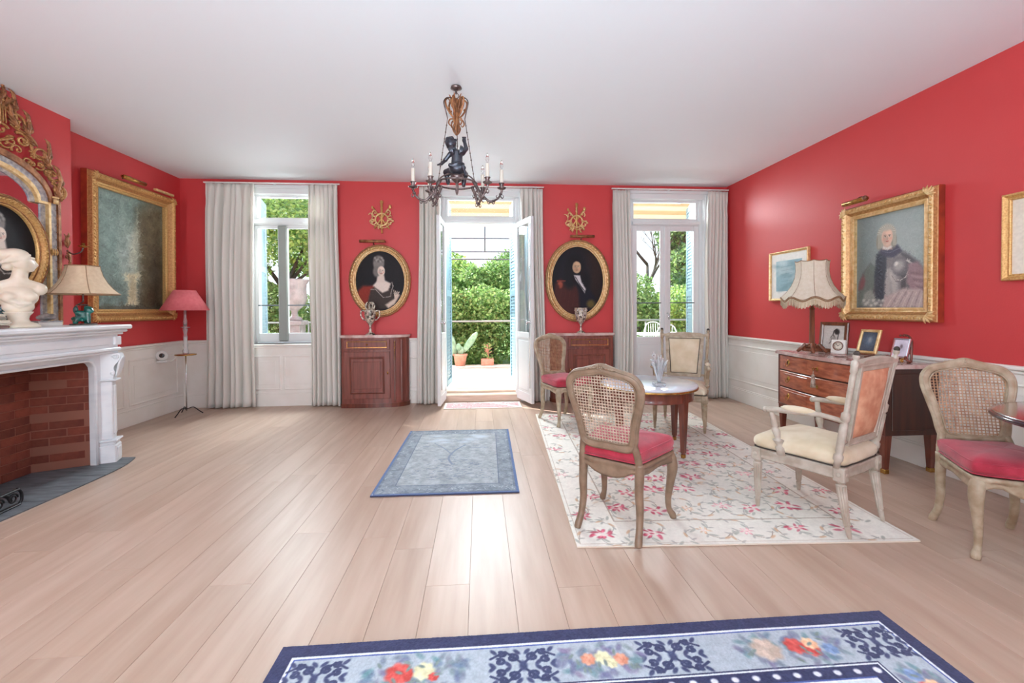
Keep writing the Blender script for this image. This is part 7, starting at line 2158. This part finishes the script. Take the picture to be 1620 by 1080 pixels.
# trellis of wires over the terrace edge
tl_ = thing('wire_trellis', 'thin metal wire trellis with one post above the garden hedge', 'trellis', (0, 9.35, 0))
for x in (-1.9, 2.3): MB().tube([(x, 0, -.02), (x, 0, 3.4)], .014, 6).build('post', 'wire', tl_)
MB().tube([(.124, 0, 2.50), (.124, 0, 3.30)], .017, 6).build('hanger', 'wire', tl_)
for z in (2.80, 2.517, 2.355): MB().tube([(-1.9, 0, z), (2.3, 0, z)], .016, 5).build('wire', 'wire', tl_)
rl = thing('garden_railing', 'pale horizontal rail running across the hedge behind the terrace', 'railing', (0, 9.22, 0))
MB().tube([(-6, 0, 1.034), (6, 0, 1.034)], .020, 8).build('top_rail', 'grey_frame', rl)
for x in (-5.5, -3.5, -1.5, 1.9, 3.6, 5.5): MB().tube([(x, 0, -.02), (x, 0, 1.03)], .018, 6).build('post', 'grey_frame', rl)

# awning over the door side
aw = thing('awning', 'cream and ochre striped awning stretched outside above the garden doors', 'awning', (0, 0, 0))
# stripes run along the wall, each a band of canvas
A0, A1 = (6.47, 3.16), (8.7, 2.98)
nb = 9
for i in range(nb):
    t0, t1 = i / nb, (i + 1) / nb
    y0, z0 = A0[0] + (A1[0] - A0[0]) * t0, A0[1] + (A1[1] - A0[1]) * t0; y1, z1 = A0[0] + (A1[0] - A0[0]) * t1, A0[1] + (A1[1] - A0[1]) * t1
    mb = MB(); mb.add([(-.95, y0, z0), (4.4, y0, z0), (4.4, y1, z1), (-.95, y1, z1), (-.95, y0, z0 + .006), (4.4, y0, z0 + .006), (4.4, y1, z1 + .006), (-.95, y1, z1 + .006)], [(0, 3, 2, 1), (4, 5, 6, 7), (0, 1, 5, 4), (1, 2, 6, 5), (2, 3, 7, 6), (3, 0, 4, 7)])
    mb.build('stripe', ('awning_cream', 'awning_ochre')[i % 2], aw)
for x in (-.9, 1.7, 4.35): MB().tube([(x, A0[0], A0[1] - .03), (x, A1[0], A1[1] - .03)], .018, 6).build('arm', 'white_metal', aw)
MB().tube([(-.95, A1[0], A1[1] - .02), (4.4, A1[0], A1[1] - .02)], .03, 8).build('front_bar', 'white_metal', aw)

# urn on pedestal outside the casement window
ur = thing('garden_urn', 'pale weathered stone urn on a pedestal outside the casement window', 'urn', (-3.36, 8.2, TZ))
MB().box(-.17, .17, -.17, .17, 0, .10, .01).box(-.14, .14, -.14, .14, .10, .92, .008).box(-.18, .18, -.18, .18, .92, 1.0, .012).build('pedestal', 'urn', ur)
MB().lathe([(.13, 1.0), (.13, 1.04), (.06, 1.08), (.05, 1.16), (.08, 1.20), (.13, 1.24), (.19, 1.32), (.215, 1.42), (.20, 1.56), (.205, 1.66), (.245, 1.72), (.25, 1.75), (.22, 1.75), (.19, 1.66), (0, 1.6)], 28).build('bowl', 'urn', ur)

# potted cactus and small planter on the kerb
KZ = TZ + .041
pc = thing('potted_cactus', 'paddle cactus in a pink terracotta pot on the terrace kerb', 'plant', (-.40, 8.93, KZ))
pot_ = MB().lathe([(.10, 0), (.135, .20), (.15, .205), (.15, .24), (.135, .24), (.125, .20), (0, .20)], 24).build('pot', 'terracotta', pc)
def paddle(x, z, a, L, w, y=0):
    xf = Matrix.Translation((x, y, z)) @ Matrix.Rotation(a, 4, 'Y')
    MB().ball((0, 0, L / 2), (w / 2, .028, L / 2), 14, xf).build('paddle', 'cactus', pc)
paddle(0, .20, .1, .20, .13); paddle(.05, .26, .62, .52, .14, .02); paddle(-.10, .18, -.25, .50, .17, .04); paddle(-.02, .30, -.1, .16, .11, -.02); paddle(-.18, .30, -.7, .30, .12, .05)
pp = thing('potted_succulent', 'small branching succulent in a low terracotta planter on the kerb', 'plant', (.155, 8.95, KZ))
MB().box(-.13, .13, -.08, .08, 0, .13, .01).build('planter', 'terracotta', pp)
mb = MB().tube(catmull([(0, 0, .1), (.01, 0, .24), (0, .0, .42)], 4), .018, 7)
for k in range(9): mb.tube([(0, 0, .22 + .02 * k), (.09 * math.cos(k * 2.2), .05 * math.sin(k * 2.2), .28 + .022 * k)], .009, 5)
mb.build('stem', 'terracotta', pp)
leaves('foliage', 90, blob_sampler([(0, 0, .2, .12, .07, .05), (0, 0, .40, .09, .06, .06)]), .05, GREEN, pp, 5)

# white garden table and chairs outside the closed door
wt_ = thing('garden_table', 'white metal garden table outside the closed glazed door', 'table', (3.55, 8.2, TZ))
MB().box(-.55, .40, -.30, .30, .68, .71, .008).build('table_top', 'white_metal', wt_)
for sx in (-.48, .33):
    for sy in (-.24, .24): MB().tube([(sx, sy, 0), (sx, sy, .68)], .016, 6).build('leg', 'white_metal', wt_)
for (x, y, lb) in ((3.32, 7.72, 'white metal garden chair in front of the garden table, nearer the door post'), (3.62, 8.66, 'white metal garden chair behind the garden table')):
    t = thing('garden_chair', lb, 'chair', (x, y, TZ), 0 if y < 8 else PI, 'garden chairs')
    MB().lathe([(0, .43), (.20, .43), (.205, .445), (0, .45)], 20).build('seat', 'white_metal', t)
    for a in range(4):
        q_ = PI / 4 + a * PI / 2; MB().tube([(.17 * math.cos(q_), .17 * math.sin(q_), .43), (.21 * math.cos(q_), .21 * math.sin(q_), 0)], .012, 6).build('leg', 'white_metal', t)
    P = catmull([(-.19, -.14, .43), (-.20, -.19, .66), (-.13, -.21, .86), (0, -.21, .90), (.13, -.21, .86), (.20, -.19, .66), (.19, -.14, .43)], 5)
    MB().tube(P, .012, 6).build('back_frame', 'white_metal', t)
    for sx in (-.10, -.05, 0, .05, .10): MB().tube([(sx, -.17, .44), (sx, -.205, .87)], .007, 5).build('spindle', 'white_metal', t)
